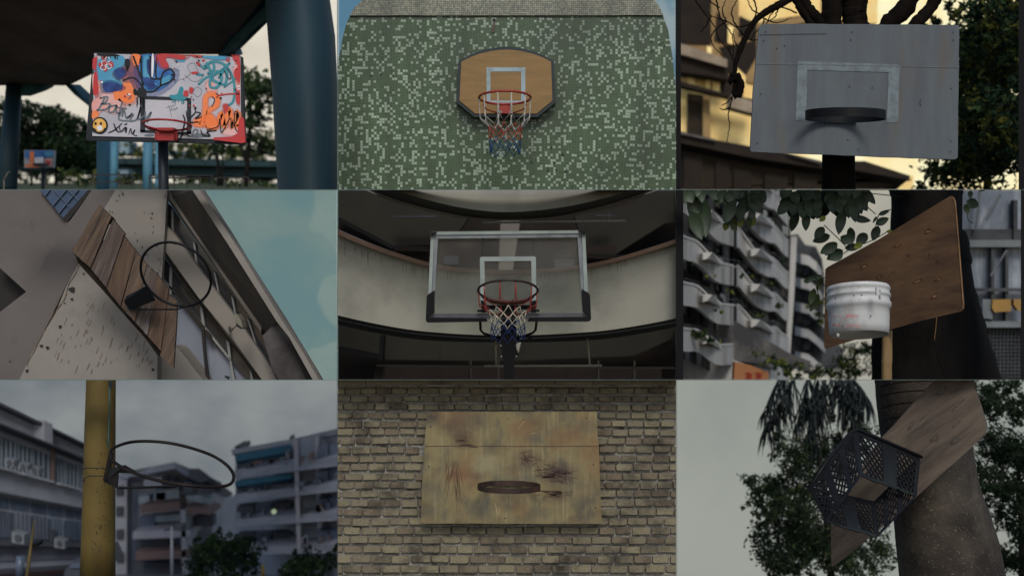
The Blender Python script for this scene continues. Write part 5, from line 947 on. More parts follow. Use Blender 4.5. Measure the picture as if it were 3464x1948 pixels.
for q in LV: bigleaf(mb, q[0], q[1], q[2], q[3], q[4], 8.9+rr.uniform(-.15, .15), q[5])
mb.build('leaf_canopy', t, b, recalc=False)
mb = MB()
for q in ([(1600, 150), (1520, 170), (1490, 230), (1480, 290)], [(1100, 265), (1190, 350), (1300, 450), (1380, 420)], [(1590, 300), (1450, 380), (1300, 440), (1180, 520)], [(1340, 20), (1400, 110), (1480, 185)], [(1105, 650), (1050, 720), (1060, 790)], [(1130, 720), (1085, 700), (1020, 640)], [(1700, 60), (1300, 20), (600, -20)]): mb.tube([b(p.x, p.y, 8.92) for p in cat_(q, 5)], b.m(4), MT['bark_black'], 5)
mb.build('twig', t, b)
# board + bucket + pole
M('ply_brown', A(102, 76, 52), A(78, 56, 40), 2.2, .75, .12, (.6, 1, 3.6), (0, R(-16), 0), grime=A(56, 40, 30), gs=1.8, glo=.5, ghi=.72, bs=20)
M('ply_edge', A(132, 104, 74), A(96, 70, 48), 9); M('scar_light', A(150, 110, 74), A(112, 80, 54), 14); M('scar_dark', A(72, 50, 36), A(56, 40, 30), 14)
t = thing('basketball_hoop', 'brown plywood board with a bottomless white bucket as hoop and a bamboo pole below', 'basketball hoop', b(1560, 1400))
BD = lambda u: 1/(1/8.55+(1/7.55-1/8.55)*(u-1100)/1040)
q = [(1108, 592), (1125, 575), (1500, 372), (2028, 52), (2048, 50), (2064, 70), (2098, 360), (2138, 850), (2135, 885), (2110, 902), (1800, 975), (1400, 1090), (1115, 1176), (1100, 1168), (1104, 900)]
mb = MB(); mb.prism([b(x, y, BD(x)) for x, y in q], (.012, .03, 0), MT['ply_brown']); bk = mb.build('backboard', t, b)
mb = MB(); mb.ribbon([b(x, y, BD(x)-.002) for x, y in ((2054, 62), (2068, 90), (2092, 360), (2130, 850), (2126, 880), (2106, 896))], b.m(9), MT['ply_edge']); 
sc_ = [(1870, 310, 34, 18, -30), (1640, 420, 40, 10, -20), (1395, 570, 34, 16, -25), (1720, 490, 20, 14, 0), (1938, 538, 16, 18, 0), (1790, 680, 46, 14, -25), (1940, 665, 36, 9, -28), (1915, 790, 34, 20, -30), (1510, 650, 34, 14, -30), (1873, 485, 10, 14, 0), (1610, 610, 14, 8, -20)]
for x, y, a, c, an in sc_:
    a, c = a*.85, c*.8; e = [(x+a*math.cos(k)*math.cos(R(an))-c*math.sin(k)*math.sin(R(an)), y+a*math.cos(k)*math.sin(R(an))+c*math.sin(k)*math.cos(R(an))) for k in [i*.52 for i in range(12)]]
    mb.add([b(p[0]+rr.uniform(-3, 3), p[1]+rr.uniform(-3, 3), BD(p[0])-.0018) for p in e], [list(range(12))], MT['scar_dark']); e2 = [((p[0]-x)*.6+x+2, (p[1]-y)*.55+y+1) for p in e]
    mb.add([b(p[0]+rr.uniform(-2, 2), p[1]+rr.uniform(-2, 2), BD(p[0])-.0032) for p in e2], [list(range(12))], MT['scar_light' if a > 26 else 'ply_brown'])
mb.build('knot', bk, b)
M('plastic_white', (.78, .78, .76), (.7, .7, .68), 3, .45, .02, grime=A(146, 140, 134), gs=3); M('plastic_in', A(150, 150, 146), None, rough=.5); M('ink_red', A(186, 90, 86), A(158, 150, 148), 25, lo=.45, hi=.55)
prof = [(676, 218), (690, 226), (704, 228), (712, 221), (735, 222), (745, 230), (756, 231), (764, 222), (792, 221), (805, 232), (838, 231), (848, 219), (900, 218), (980, 215), (1040, 211), (1042, 205), (900, 211), (760, 214), (690, 218), (678, 214)]
mb = MB(); secs = []
def bprof(v): return 46-(v-676)*.030
for v, r_ in prof:
    f = (v-676)/364; secs.append(ringpts(b, 1350+8*f, v+bprof(v)*1.0, r_, 42-8*f, 7.55, 0.5, 48))
mb.loft([s_+[s_[0]] for s_ in secs], MT['plastic_white'], True, False); bu = mb.build('bucket', t, b)
mb = MB(); box2(b, mb, 1486, 722, 1510, 782, 7.22, .02, MT['plastic_white']); mb.prism(poly(b, [(1508, 740), (1520, 745), (1522, 815), (1510, 812)], 7.22), (0, .02, 0), MT['plastic_in']); mb.prism(poly(b, [(1192, 1062), (1212, 1064), (1212, 1088), (1196, 1086)], 7.3), (0, .01, 0), MT['plastic_in']); mb.build('handle_lug', bu, b)
mb = MB()
def onb(u, v):
    x = (u-1354)/219.; return b(u, v+0*x, 7.545-b.m(219)*math.sqrt(max(0, 1-x*x))*1.0-.012)
for (u0, u1, v0, n_) in ((1165, 1350, 935, 70), (1155, 1210, 1000, 26), (1250, 1370, 1004, 26)):
    for k in range(n_):
        u = rr.uniform(u0, u1); v = v0+rr.gauss(0, 6); l = rr.uniform(4, 14); mb.add([onb(u, v), onb(u+l, v+rr.uniform(-2, 2)), onb(u+l, v+rr.uniform(2, 6)), onb(u, v+4)], [[0, 1, 2, 3]], MT['ink_red'])
for u, v in ((1315, 778), (1372, 776), (1440, 930), (1178, 800)): mb.add([onb(u, v), onb(u+9, v), onb(u+9, v+12), onb(u, v+12)], [[0, 1, 2, 3]], MT['screw_dark'])
mb.build('printed_marks', bu, b)
M('bamboo', A(140, 114, 76), A(110, 88, 58), 5, .6, .1, (4, 4, .5))
mb = MB(); P = [(1568, 1040), (1566, 1120), (1565, 1255), (1563, 1270), (1562, 1290), (1562, 1430), (1561, 1500)]; mb.tube([b(x, y, 8.15) for x, y in P], [b.m(w_)/2 for w_ in (70, 74, 74, 80, 75, 76, 76)], MT['bamboo'], 16); mb.build('pole', t, b)
# ================================================================== BAY 7: ring on a yellow pole
b = B7
SKY('sky_cloud', (108, 115, 121), (140, 145, 145), .11, .3, .72, (1, 1, 1.6))
mb = MB(); mb.prism(poly(b, [(-300, -200), (2700, -200), (2700, 1700), (-300, 1700)], 70), (0, .3, 0), MT['sky_cloud']); mb.build('sky', bay=b, kind='structure')
M('b7_pale', A(146, 148, 155), A(130, 133, 142), .6, .85, .05, grime=A(108, 110, 118), gs=.7, glo=.5, ghi=.75); M('b7_pale2', A(124, 124, 132), A(108, 108, 116), .6, .85, grime=A(58, 58, 64), gs=.7, glo=.5, ghi=.7)
M('b7_glass', A(88, 98, 114), A(62, 70, 84), .8, .3, stretch=(2, 2, 1)); M('b7_dark', (.065, .07, .09), (.11, .115, .14), .8, .6); M('b7_brown', A(112, 92, 88), A(94, 80, 78), 1, .8)
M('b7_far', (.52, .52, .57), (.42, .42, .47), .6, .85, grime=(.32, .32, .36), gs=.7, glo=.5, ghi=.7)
M('b7_white', A(138, 148, 156), A(104, 112, 122), 1.5, .6, stretch=(2, 2, .6)); M('awning_blue', A(50, 96, 118), A(42, 82, 102), 2, .7); M('ac_white', A(112, 116, 120), A(96, 100, 104), 5, .6)
# left building
t = thing('apartment_building', 'long pale building at the left behind the yellow pole with rows of grey windows', 'building', b(300, 1400, 24))
F = Facade(b, (-300, 60, 20), (720, 545, 23), (720, 1440, 23), (-300, 1560, 20))
FH = lambda x: x
mb = MB(); F.slab(mb, 0, 0, 1, 1, -.6, 0, MT['b7_pale']); mb.build('wall', t, b)
mb = MB(); F.slab(mb, 0, -.005, 1, .012, 0, .25, MT['b7_dark']); F.slab(mb, 0, .118, 1, .128, 0, .45, MT['b7_dark']); F.slab(mb, .50, -.02, .56, .11, 0, .3, MT['b7_pale']); mb.build('cornice', t, b)
rr = random.Random(71)
def xs(u): # s on the facade for a pixel column
    lo, hi = 0., 1.
    for _ in range(30):
        m_ = (lo+hi)/2; p = F.P(m_, .5); px = (p.x/(KX*p.y)+1732-b.x0)/b.k
        if px < u: lo = m_
        else: hi = m_
    return lo
for u0, u1 in ((-120, -20), (0, 100), (125, 220), (235, 345), (395, 465), (480, 560), (600, 660)):
    a, c = xs(u0), xs(u1); mb = MB(); F.slab(mb, a, .165, c, .335, 0, .03, MT['b7_glass']); wn = mb.build('window', t, b)
    mb = MB(); F.slab(mb, a, .155, c, .165, 0, .12, MT['b7_pale']); F.slab(mb, a, .335, c, .35, 0, .2, MT['b7_pale'])
    for f in (0, .33, .66, 1): F.slab(mb, a+(c-a)*f-.003, .165, a+(c-a)*f+.003, .335, .03, .06, MT['b7_white'])
    mb.build('window_frame', wn, b)
mb = MB(); F.slab(mb, 0, .475, 1, .487, 0, .2, MT['b7_dark']); F.slab(mb, 0, .735, 1, .765, 0, .25, MT['b7_dark']); mb.build('string_course', t, b)
for u0, u1 in ((-200, -60), (-40, 55), (75, 205), (225, 335), (355, 455), (475, 545), (560, 640)):
    a, c = xs(u0), xs(u1)
    mb = MB(); F.slab(mb, a, .50, c, .56, 0, .03, MT['b7_glass']); wn = mb.build('window', t, b)
    mb = MB(); F.slab(mb, a, .575, c, .725, 0, .05, MT['b7_white' if u0 > 300 else 'b7_pale2'])
    for f in (0, .25, .5, .75, 1): F.slab(mb, a+(c-a)*f-.002, .575, a+(c-a)*f+.002, .725, .05, .08, MT['b7_glass'])
    mb.build('shutter', t, b)
mb = MB(); F.slab(mb, xs(345), .655, xs(382), .745, .08, .12, MT['b7_dark']); F.slab(mb, xs(465), .70, xs(490), .735, .08, .12, MT['b7_dark']); F.slab(mb, 0, .775, 1, .855, 0, .04, MT['b7_pale2']); F.slab(mb, 0, .90, 1, 1.02, 0, .1, MT['b7_dark']); mb.build('ground_opening', t, b)
mb = MB(); q = xs(365); F.slab(mb, q-.006, .12, q+.006, .36, .05, .12, MT['b7_brown']); mb.build('downpipe', t, b)
M('red_shop', (.06, .03, .03), (.04, .026, .028), 2)
mb = MB(); F.slab(mb, 0, .925, 1, .955, .1, .14, MT['red_shop']); mb.build('shop_band', t, b)
t.name = 'apartment_building'
def acunit(u, v, w_, h_, d, lb):
    t = thing('air_conditioner', lb, 'air conditioner', b(u, v+h_, d), 'air conditioners on the pale building')
    mb = MB(); mb.prism(poly(b, [(u, v), (u+w_, v+w_*.28), (u+w_, v+h_+w_*.15), (u, v+h_)], d), (0, .2, 0), MT['ac_white']); mb.build('casing', t, b)
    mb = MB(); mb.disc(b(u+w_*.5, v+h_*.58, d-.03), b.m(w_*.28, d), b.m(w_*.3, d), MT['b7_dark'], 14); mb.build('fan', t, b)
acunit(85, 1120, 92, 80, 17.6, 'white air conditioner at the lower far left above the dark ground floor')
acunit(400, 1168, 76, 68, 21, 'white air conditioner low on the wall nearest the yellow pole')
acunit(32, 580, 70, 55, 18, 'grey air conditioner under the upper left windows, leftmost of three')
acunit(132, 612, 70, 50, 19, 'grey air conditioner under the upper windows, middle of three')
acunit(215, 640, 70, 50, 20, 'grey air conditioner under the upper windows beside the brown pipe')
acunit(545, 755, 64, 56, 24, 'grey air conditioner touching the yellow pole between the window rows')
# middle building
t = thing('apartment_building', 'middle apartment building with stepped flat roofs seen through the ring', 'building', b(1200, 1400, 34))
mb = MB(); mb.prism(poly(b, [(840, 720), (1000, 690), (1290, 660), (1500, 760), (1545, 800), (1560, 960), (1580, 1450), (840, 1450)], 36), (0, 4, -1.2), MT['b7_far']); mb.build('wall', t, b)
mb = MB(); mb.prism([b(1000, 665, 34.5), b(1120, 640, 34), b(1285, 608, 33.5), b(1395, 655, 34), b(1470, 655, 34.3), b(1545, 715, 35), b(1500, 745, 35), b(1390, 725, 34), b(1290, 655, 33.5), b(1110, 690, 34), b(850, 735, 36), b(850, 705, 36)], (0, 3.0, -1.1), MT['b7_far']); mb.prism(poly(b, [(1385, 655), (1465, 655), (1545, 715), (1530, 745), (1480, 758), (1400, 728)], 33.4), (0, 1.5, -.6), MT['b7_dark']); mb.build('roof', t, b)
mb = MB()
for q, mt in (([(1130, 820), (1320, 800), (1320, 900), (1130, 915)], 'b7_white'), ([(1370, 855), (1480, 850), (1550, 880), (1550, 960), (1480, 940), (1370, 930)], 'b7_white'), ([(1200, 690), (1290, 670), (1290, 760), (1200, 770)], 'b7_glass'), ([(1150, 835), (1220, 830), (1220, 885), (1150, 885)], 'b7_dark'), ([(1020, 860), (1100, 850), (1100, 905), (1020, 915)], 'b7_white'), ([(1145, 1000), (1330, 990), (1330, 1040), (1145, 1050)], 'b7_white'), ([(1390, 1010), (1570, 1005), (1570, 1080), (1390, 1080)], 'b7_dark'), ([(1360, 745), (1420, 760), (1420, 840), (1360, 830)], 'b7_glass'), ([(1000, 1180), (1240, 1170), (1240, 1250), (1000, 1255)], 'b7_dark'), ([(980, 1345), (1400, 1345), (1400, 1450), (980, 1450)], 'b7_dark'), ([(1030, 1010), (1140, 1000), (1140, 1090), (1030, 1100)], 'b7_glass'), ([(1290, 1170), (1420, 1170), (1420, 1250), (1290, 1250)], 'b7_glass')):
    mb = MB(); mb.prism(poly(b, q, 34.6), (0, .4, 0), MT[mt]); mb.build('window', t, b)
for q, mt in (([(1040, 925), (1320, 900), (1330, 960), (1040, 985)], 'b7_brown'), ([(1370, 935), (1480, 945), (1555, 975), (1550, 1000), (1480, 985), (1370, 985)], 'b7_brown'), ([(980, 1120), (1240, 1105), (1400, 1110), (1400, 1160), (980, 1175)], 'b7_far'), ([(1000, 1270), (1380, 1255), (1380, 1310), (1000, 1330)], 'b7_brown'), ([(1330, 960), (1370, 960), (1370, 1450), (1345, 1450)], 'b7_far'), ([(1060, 740), (1190, 720), (1190, 790), (1060, 800)], 'b7_far'), ([(1480, 770), (1560, 810), (1550, 850), (1480, 830)], 'b7_dark')):
    mb = MB(); mb.prism(poly(b, q, 33.9), (0, 1.2, 0), MT[mt]); mb.build('balcony', t, b)
mb = MB(); mb.prism(poly(b, [(842, 740), (935, 740), (935, 1450), (842, 1450)], 34.9), (0, .5, 0), MT['b7_far']); mb.build('stair_tower', t, b)
for v in (790, 940, 1110, 1280): mb = MB(); mb.prism(poly(b, [(855, v), (905, v-4), (905, v+64), (855, v+66)], 34.8), (0, .2, 0), MT['b7_dark']); mb.build('window', t, b)
# low link block
t = thing('apartment_building', 'small dark apartment block in the gap left of the blue awning building', 'building', b(1640, 1300, 40))
mb = MB(); mb.prism(poly(b, [(1545, 895), (1640, 880), (1745, 870), (1745, 1450), (1545, 1450)], 40), (0, 4, -1.3), MT['b7_far']); mb.build('wall', t, b)
for q in ((1560, 900, 1690, 985), (1575, 1055, 1700, 1105)): mb = MB(); box2(b, mb, *q, 39.8, .2, MT['b7_dark']); mb.build('window', t, b)
for q in ((1555, 990, 1620, 1018), (1560, 1115, 1625, 1145)): mb = MB(); box2(b, mb, *q, 39, 1, MT['b7_far']); mb.build('balcony', t, b)
# right building
t = thing('apartment_building', 'right hand apartment building with two blue awnings on its upper balconies', 'building', b(2100, 1400, 26))
F = Facade(b, (1735, 500, 31), (2750, 330, 24), (2750, 1650, 24), (1735, 1370, 31))
mb = MB(); F.slab(mb, 0, 0.02, 1, 1, -.8, 0, MT['b7_far']); mb.build('wall', t, b)
mb = MB(); mb.prism([b(1705, 515, 30), b(2140, 440, 28), b(2750, 300, 23.5), b(2750, 350, 23.5), b(2140, 475, 28), b(1712, 552, 30)], (0, 1.5, -.5), MT['b7_far']); mb.prism(poly(b, [(1730, 492), (1780, 486), (1785, 520), (1730, 525)], 30), (0, 1, 0), MT['b7_dark']); mb.prism(poly(b, [(2135, 420), (2150, 420), (2150, 445), (2135, 445)], 28), (0, .4, 0), MT['b7_dark']); mb.build('roof', t, b)
def rq(name, q, d, mt, th=.4):
    mb = MB(); mb.prism(poly(b, q, d), (0, th, 0), MT[mt]); return mb.build(name, t, b)
fl = [(610, 555), (800, 745), (980, 925), (1150, 1110), (1330, 1300)]
for k, (v0, v1) in enumerate(((575, 470), (755, 655), (935, 870), (1140, 1110))):
    # v at u=1740 and at u=2490 for the opening top
    for u0, u1, mt in ((1745, 1870, 'b7_dark'), (1880, 2000, 'b7_glass'), (2010, 2150, 'b7_dark'), (2200, 2310, 'b7_dark'), (2340, 2420, 'b7_glass'), (2430, 2560, 'b7_glass')):
        f0, f1 = (u0-1740)/750, (u1-1740)/750; a0, a1 = v0+(v1-v0)*f0, v0+(v1-v0)*f1; h = 88+8*k
        rq('window', [(u0, a0), (u1, a1), (u1, a1+h+6), (u0, a0+h)], 25.2-.02*k if u0 > 2300 else 27.5, mt)
    f = lambda u: v0+(v1-v0)*(u-1740)/750
    r7 = random.Random(700+k); cl = MB()
    for i in range(13):
        u = r7.uniform(1745, 2540); w_ = r7.uniform(10, 34); h_ = r7.uniform(18, 60); y = f(u)+90-h_
        cl.prism(poly(b, [(u, y), (u+w_, y-3), (u+w_, y+h_), (u, y+h_)], 27.0 if u < 2170 else 25.0), (0, .15, 0), MT[r7.choice(['b7_white', 'b7_brown', 'ac_white', 'b7_glass', 'b7_pale2', 'b7_white'])])
    cl.build('balcony_clutter', t, b)
    mb = MB(); mb.prism([b(1725, f(1725)+92, 27.4), b(2160, f(2160)+100, 26), b(2740, f(2740)+112, 23), b(2740, f(2740)+172, 23), b(2160, f(2160)+160, 26), b(1725, f(1725)+150, 27.4)], (0, .8, 0), MT['b7_far']); mb.build('balcony', t, b)
    if k in (1, 0):
        mb = MB(); rr = random.Random(k); mb.leaves([(b(1800+i*60, f(1800+i*60)+75, 27), b.m(30, 27), .2, b.m(16, 27)) for i in range(6)], 300, b.m(16, 27), [MT['leaf_mid'], MT['b7_far'], MT['leaf_dark']], k); mb.build('balcony_planting', t, b, recalc=False)
for q in ([(1730, 560), (2140, 475), (2145, 500), (2130, 535), (1735, 605)], [(1728, 748), (2150, 690), (2155, 722), (2100, 735), (1735, 790)]):
    mb = MB(); p = poly(b, q, 26.2); mb.prism(p, (0, .3, -.12), MT['awning_blue']); mb.build('awning', t, b)
for u in (2165, 2320): rq('pier', [(u, 445-(u-2165)*.14), (u+28, 440-(u-2165)*.14), (u+60, 1450), (u+30, 1450)], 25.5, 'b7_far')
lm = bpy.data.materials.new('lamp_glow'); lm.use_nodes = True; p_ = lm.node_tree.nodes['Principled BSDF']; p_.inputs['Base Color'].default_value = (.35, .4, .3, 1); p_.inputs['Emission Color'].default_value = (.62, .8, .5, 1); p_.inputs['Emission Strength'].default_value = .22; MT['lamp_glow'] = lm
mb = MB(); mb.disc(b(2020, 972, 26), b.m(19, 26), b.m(19, 26), MT['lamp_glow'], 16); mb.prism([b(2020+17*math.cos(k*.63), 972+17*math.sin(k*.63), 25.98) for k in range(10)], (0, -.05, 0), MT['lamp_glow']); mb.build('lamp', t, b, 'round lamp glowing in a dark window')
rq('ac_unit', [(2105, 530), (2130, 528), (2132, 580), (2105, 582)], 25.8, 'ac_white'); rq('laundry', [(1850, 575), (1930, 560), (1935, 610), (1855, 620)], 26.4, 'b7_brown', .1)
tree(b, 'dark green round tree in front of the middle and right buildings', [(1600, 1240, 170, 90), (1780, 1240, 120, 70), (1480, 1340, 130, 110), (1700, 1360, 220, 120), (1520, 1180, 60, 50), (1850, 1330, 80, 110)], (1650, 1460, 1650, 1300, 40), 19, 5200, 30, ['leaf_dark', 'leaf_mid', 'leaf_dark'], 71, 'trees before the apartment buildings')
tree(b, 'smaller dark green tree at the lower right corner below the balconies', [(2200, 1370, 130, 70), (2340, 1380, 130, 60), (2260, 1310, 70, 40), (2500, 1200, 40, 60)], (2250, 1470, 2250, 1370, 30), 19, 2400, 30, ['leaf_dark', 'leaf_mid', 'leaf_dark'], 72, 'trees before the apartment buildings')
M('yellow_old', A(98, 82, 40), A(82, 68, 34), 2.6, .6, .08, (1, 1, .5), grime=A(60, 50, 26), gs=2.2, glo=.54, ghi=.72); M('chip_dark', A(34, 40, 42), A(26, 30, 32), 30)
mb = MB(); cyl(mb, b, 252, 1040, 195, 1480, 10, 30, 12.5, 12, MT['yellow_old']); mb.prism(poly(b, [(225, 1210), (285, 1205), (270, 1232), (228, 1238)], 12.3), (0, .15, 0), MT['near_black']); mb.build('yellow_post', None, b, 'thin leaning yellow post far left in front of the pale building', 'post')
mb = MB(); cyl(mb, b, 1937, 1365, 1940, 1480, 24, 26, 15, 15, MT['yellow_old']); mb.build('yellow_post', None, b, 'short yellow post between the two dark green trees', 'post')
t = thing('street_lamp', 'grey street lamp post with dark twin heads below the ring', 'street lamp', b(1267, 1440, 22))
mb = MB(); cyl(mb, b, 1265, 1085, 1268, 1480, 18, 26, 22, 22, MT['b7_pale']); mb.build('post', t, b)
for q in ([(1205, 1105), (1262, 1085), (1262, 1108), (1212, 1118)], [(1270, 1085), (1335, 1075), (1345, 1120), (1275, 1110)]): mb = MB(); mb.prism(poly(b, q, 22), (0, .3, 0), MT['b7_dark']); mb.build('lamp_head', t, b)
t = thing('parked_car', 'dark parked car half hidden by the foot of the yellow pole', 'car', b(545, 1440, 15))
mb = MB(); mb.prism(poly(b, [(470, 1450), (478, 1400), (500, 1385), (520, 1350), (560, 1342), (640, 1342), (660, 1390), (680, 1450)], 15), (0, 1.2, 0), MT['b7_dark']); mb.build('body', t, b)
mb = MB(); mb.prism(poly(b, [(512, 1388), (528, 1358), (560, 1350), (620, 1350), (625, 1388)], 14.97), (0, .05, 0), MT['b7_glass']); mb.build('window', t, b)
mb = MB(); cyl(mb, b, 150, 1300, 145, 1470, 56, 60, 16, 16, MT['b7_glass']); mb.build('pillar', None, b, 'grey concrete pillar at the ground floor beside the thin yellow post', 'pillar')
mb = MB(); mb.prism([b(-300, 1500, 11), b(2700, 1500, 11), b(2700, 1430, 45), b(-300, 1430, 45)], (0, 0, -.2), MT['b7_dark']); mb.build('ground', bay=b, kind='structure')
# the pole and its ring
mb = MB(); mb.tube([b(x, y, 8.35) for x, y in ((746, -80), (745, 0), (737, 400), (731, 750), (724, 1200), (719, 1480))], [b.m(w_)/2 for w_ in (212, 214, 228, 236, 250, 262)], MT['yellow_old'], 32)
rr = random.Random(77)
t = thing('basketball_hoop', 'bare dark ring wired to a thick yellow pole', 'basketball hoop', b(725, 1440, 8.35))
pole = mb.build('pole', t, b)
mb = MB()
for k in range(90):
    x, y = rr.choice([(700, 1060), (760, 1100), (690, 1040), (780, 1010), (720, 630), (700, 1240), (790, 1120), (740, 850), (660, 1100), (640, 850), (810, 450), (770, 560)]); x += rr.gauss(0, 28); y += rr.gauss(0, 40)
    if not 632 < x < 838 or y > 1430: continue
    cx = 745-y*.018; R_ = 107+y*.0165; xx = (x-cx)/R_
    if abs(xx) > .93: continue
    dd2 = 8.35-b.m(R_)*math.sqrt(1-xx*xx)-.006; mb.disc(b(x, y, dd2), b.m(rr.uniform(1.5, 5)), b.m(rr.uniform(2, 9)), MT['chip_dark'], 6, .3, k)
mb.disc(b(815, 40, 8.14), b.m(20), b.m(36), MT['chip_dark'], 9, .3, 3)
mb.build('paint_chip', pole, b)
mb = MB(); mb.tube([b(808, 20, 8.2), b(806, 250, 8.17), b(800, 400, 8.15), b(798, 510, 8.13)], b.m(5), MT['teal_paint'], 6)
for v in (655, 712): mb.tube([b(x, y, d) for x, y, d in ((612, v+(0 if v < 700 else 40), 8.3), (622, v-2+(0 if v < 700 else 18), 8.18), (660, v-2, 8.1), (740, v-2, 8.06), (800, v+10, 8.1))], b.m(3.4), MT['chip_dark'], 6)
mb.tube([b(560, 568, 8.3), b(600, 578, 8.25), b(618, 605, 8.2)], b.m(3.4), MT['chip_dark'], 6); mb.build('wire', t, b)
# ring: a flat circle seen nearly edge on, dipping to the right
ctr = Vector((1268, 625)); P = []
for q in cat_([(818, 575), (812, 535), (850, 498), (960, 462), (1100, 455), (1260, 470), (1420, 508), (1560, 558), (1660, 620), (1712, 680), (1722, 730), (1700, 768), (1640, 787), (1540, 790), (1420, 782), (1260, 762), (1120, 732), (980, 685), (880, 635), (835, 600)], 4, True):
    # depth from the ring's own plane: the far half is the upper one
    f = (q.y-(600+(q.x-810)*.12))/130.; P.append(b(q.x, q.y, 7.75-.42*max(-1.1, min(1.1, f))*math.sin(math.acos(max(-1, min(1, (q.x-1268)/470)))) ))
M('iron_dark', (.012, .011, .012), (.03, .02, .016), 9, .5, .1, spec=.15)
mb = MB(); mb.tube(P, b.m(12, 7.75), MT['iron_dark'], 10, True); mb.build('rim', t, b)
mb = MB(); mb.prism(poly(b, [(800, 545), (818, 548), (800, 650), (790, 745), (765, 752), (760, 735)], 8.0), (0, .06, 0), MT['iron_dark'])
mb.prism([b(800, 655, 8.0), b(915, 632, 7.75), b(1000, 680, 7.6), b(990, 690, 7.6), b(870, 690, 7.85), b(862, 792, 7.85), b(780, 748, 8.0)], (0, .02, 0), MT['iron_dark'])
mb.tube([b(770, 748, 8.0), b(870, 798, 7.85), b(880, 798, 7.83), b(1290, 788, 7.4), b(1302, 772, 7.38)], b.m(9), MT['iron_dark'], 6); mb.build('bracket', t, b)
# ================================================================== BAY 8: brick wall
b = B8
M('brick', A(122, 114, 94), A(106, 98, 81), 3.2, .92, .8, grime=A(54, 50, 44), gs=4, glo=.48, ghi=.7, bs=60); M('brick2', A(114, 103, 86), A(98, 88, 73), 4, .92, .8, grime=A(46, 42, 38), gs=4, glo=.46, bs=60); M('brick3', A(130, 122, 98), A(110, 102, 84), 4, .92, .8, grime=A(62, 58, 50), gs=4, glo=.5, bs=60)
M('mortar', A(140, 136, 128), A(108, 104, 98), 9, .95, 1.0, grime=A(56, 53, 48), gs=5, bs=50)
t = thing('brick_wall', 'old buff brick wall with rough mortar under a stone coping', 'wall', b(1250, 1446, 8.1))
rr = random.Random(88); mb = MB(); rows = []; v = 62.
# course heights grow downwards; mortar is squeezed unevenly
while v < 1500:
    h = 44+ (v/1446)*12; rows.append((v, h)); v += h*1.14+9+rr.uniform(-2, 2)
NX, NY = 300, 180; g_ = []
for j in range(NY+1):
    for i in range(NX+1):
        u, v_ = -60+2640*i/NX, 30+1480*j/NY; n_ = noise.noise((u*.03, v_*.045, 3))*.5+noise.noise((u*.09, v_*.12, 7))*.5
        sq = max(0, noise.noise((u*.006, v_*.009, 11))); g_.append(b(u, v_, 8.122-.016*max(-.6, n_)-.020*sq))
mm = MB(); W1 = NX+1; mm.add(g_, [[j*W1+i, j*W1+i+1, (j+1)*W1+i+1, (j+1)*W1+i] for j in range(NY) for i in range(NX)], MT['mortar'], True); mm.build('mortar_bed', t, b, recalc=False)
for ri, (v, h) in enumerate(rows):
    u = -140+(0 if ri % 2 else 62)+rr.uniform(-16, 16); bw = 118+(v/1446)*22
    sl_ = rr.uniform(-.003, .003)
    while u < 2620:
        w_ = bw*rr.uniform(.9, 1.1); gp = rr.choice([5, 7, 9, 12]); hh = h*rr.uniform(.92, 1.04); dv = rr.uniform(-2.5, 2.5)+sl_*(u-1280); d0 = 8.085+rr.uniform(-.008, .012)
        ch = rr.uniform(2, 4); x0, x1, y0, y1 = u, u+w_-gp, v+dv, v+dv+hh
        if 610 < x0 and x1 < 1960 and 250 < y0 and y1 < 1050: u += w_; continue
        jit = lambda a=2.2: rr.uniform(-a, a)
        # outline with knocked corners
        out = []
        for cx, cy, sx, sy in ((x0, y0, 1, 1), (x1, y0, -1, 1), (x1, y1, -1, -1), (x0, y1, 1, -1)):
            k = ch*rr.choice([1, 1, 1.6, 2.6, 4]) ; a_, c_ = (cx, cy+sy*k*.7), (cx+sx*k, cy)
            out += [a_, c_] if sx*sy > 0 else [c_, a_]
        # add edge midpoints so that edges are not straight
        o2 = []
        for i, p in enumerate(out):
            q = out[(i+1) % 8]; o2.append((p[0]+jit(1), p[1]+jit(1)))
            if i % 2: o2.append(((p[0]+q[0])/2+jit(2), (p[1]+q[1])/2+jit(2.4)))
        cx, cy = (x0+x1)/2, (y0+y1)/2; n = len(o2)
        fr = [b(cx+(p[0]-cx)*(1-2*ch/(x1-x0)), cy+(p[1]-cy)*(1-2*ch/(y1-y0)), d0) for p in o2]; md = [b(p[0], p[1], d0+.007) for p in o2]; bk = [b(p[0], p[1], d0+.07) for p in o2]
        vs = fr+md+bk; fs = [list(range(n))]+[[i, (i+1) % n, n+(i+1) % n, n+i] for i in range(n)]+[[n+i, n+(i+1) % n, 2*n+(i+1) % n, 2*n+i] for i in range(n)]
        mb.add(vs, fs, MT[rr.choice(['brick', 'brick', 'brick3', 'brick2'])]); u += w_
mb.build('brickwork', t, b)
M('coping', A(118, 111, 92), A(102, 95, 78), 4, .9, .4, grime=A(52, 48, 40), gs=3, bs=40)
u = -70
while u < 2600:
    w_ = 280+rr.uniform(-4, 4); mb = MB(); y = 46+6*abs(u-1150)/1150*.5; d0 = 7.9+rr.uniform(-.004, .004)
    mb.prism([b(u, -120, d0), b(u+w_-3, -120, d0), b(u+w_-3, y-16, d0), b(u+w_-9, y-10, d0), b(u+4, y-10, d0), b(u, y-16, d0)], (0, .3, 0), MT['coping']); mb.build('coping_block', t, b); u += w_
mb = MB(); box2(b, mb, -80, 36, 2640, 52, 7.96, .2, MT['mortar']); mb.build('coping_bed', t, b)
M('ply_ochre', A(128, 116, 82), A(110, 99, 72), 2.2, .8, .25, (1, 1, .6), grime=A(74, 62, 50), gs=1.5, glo=.53, ghi=.68, bs=30)
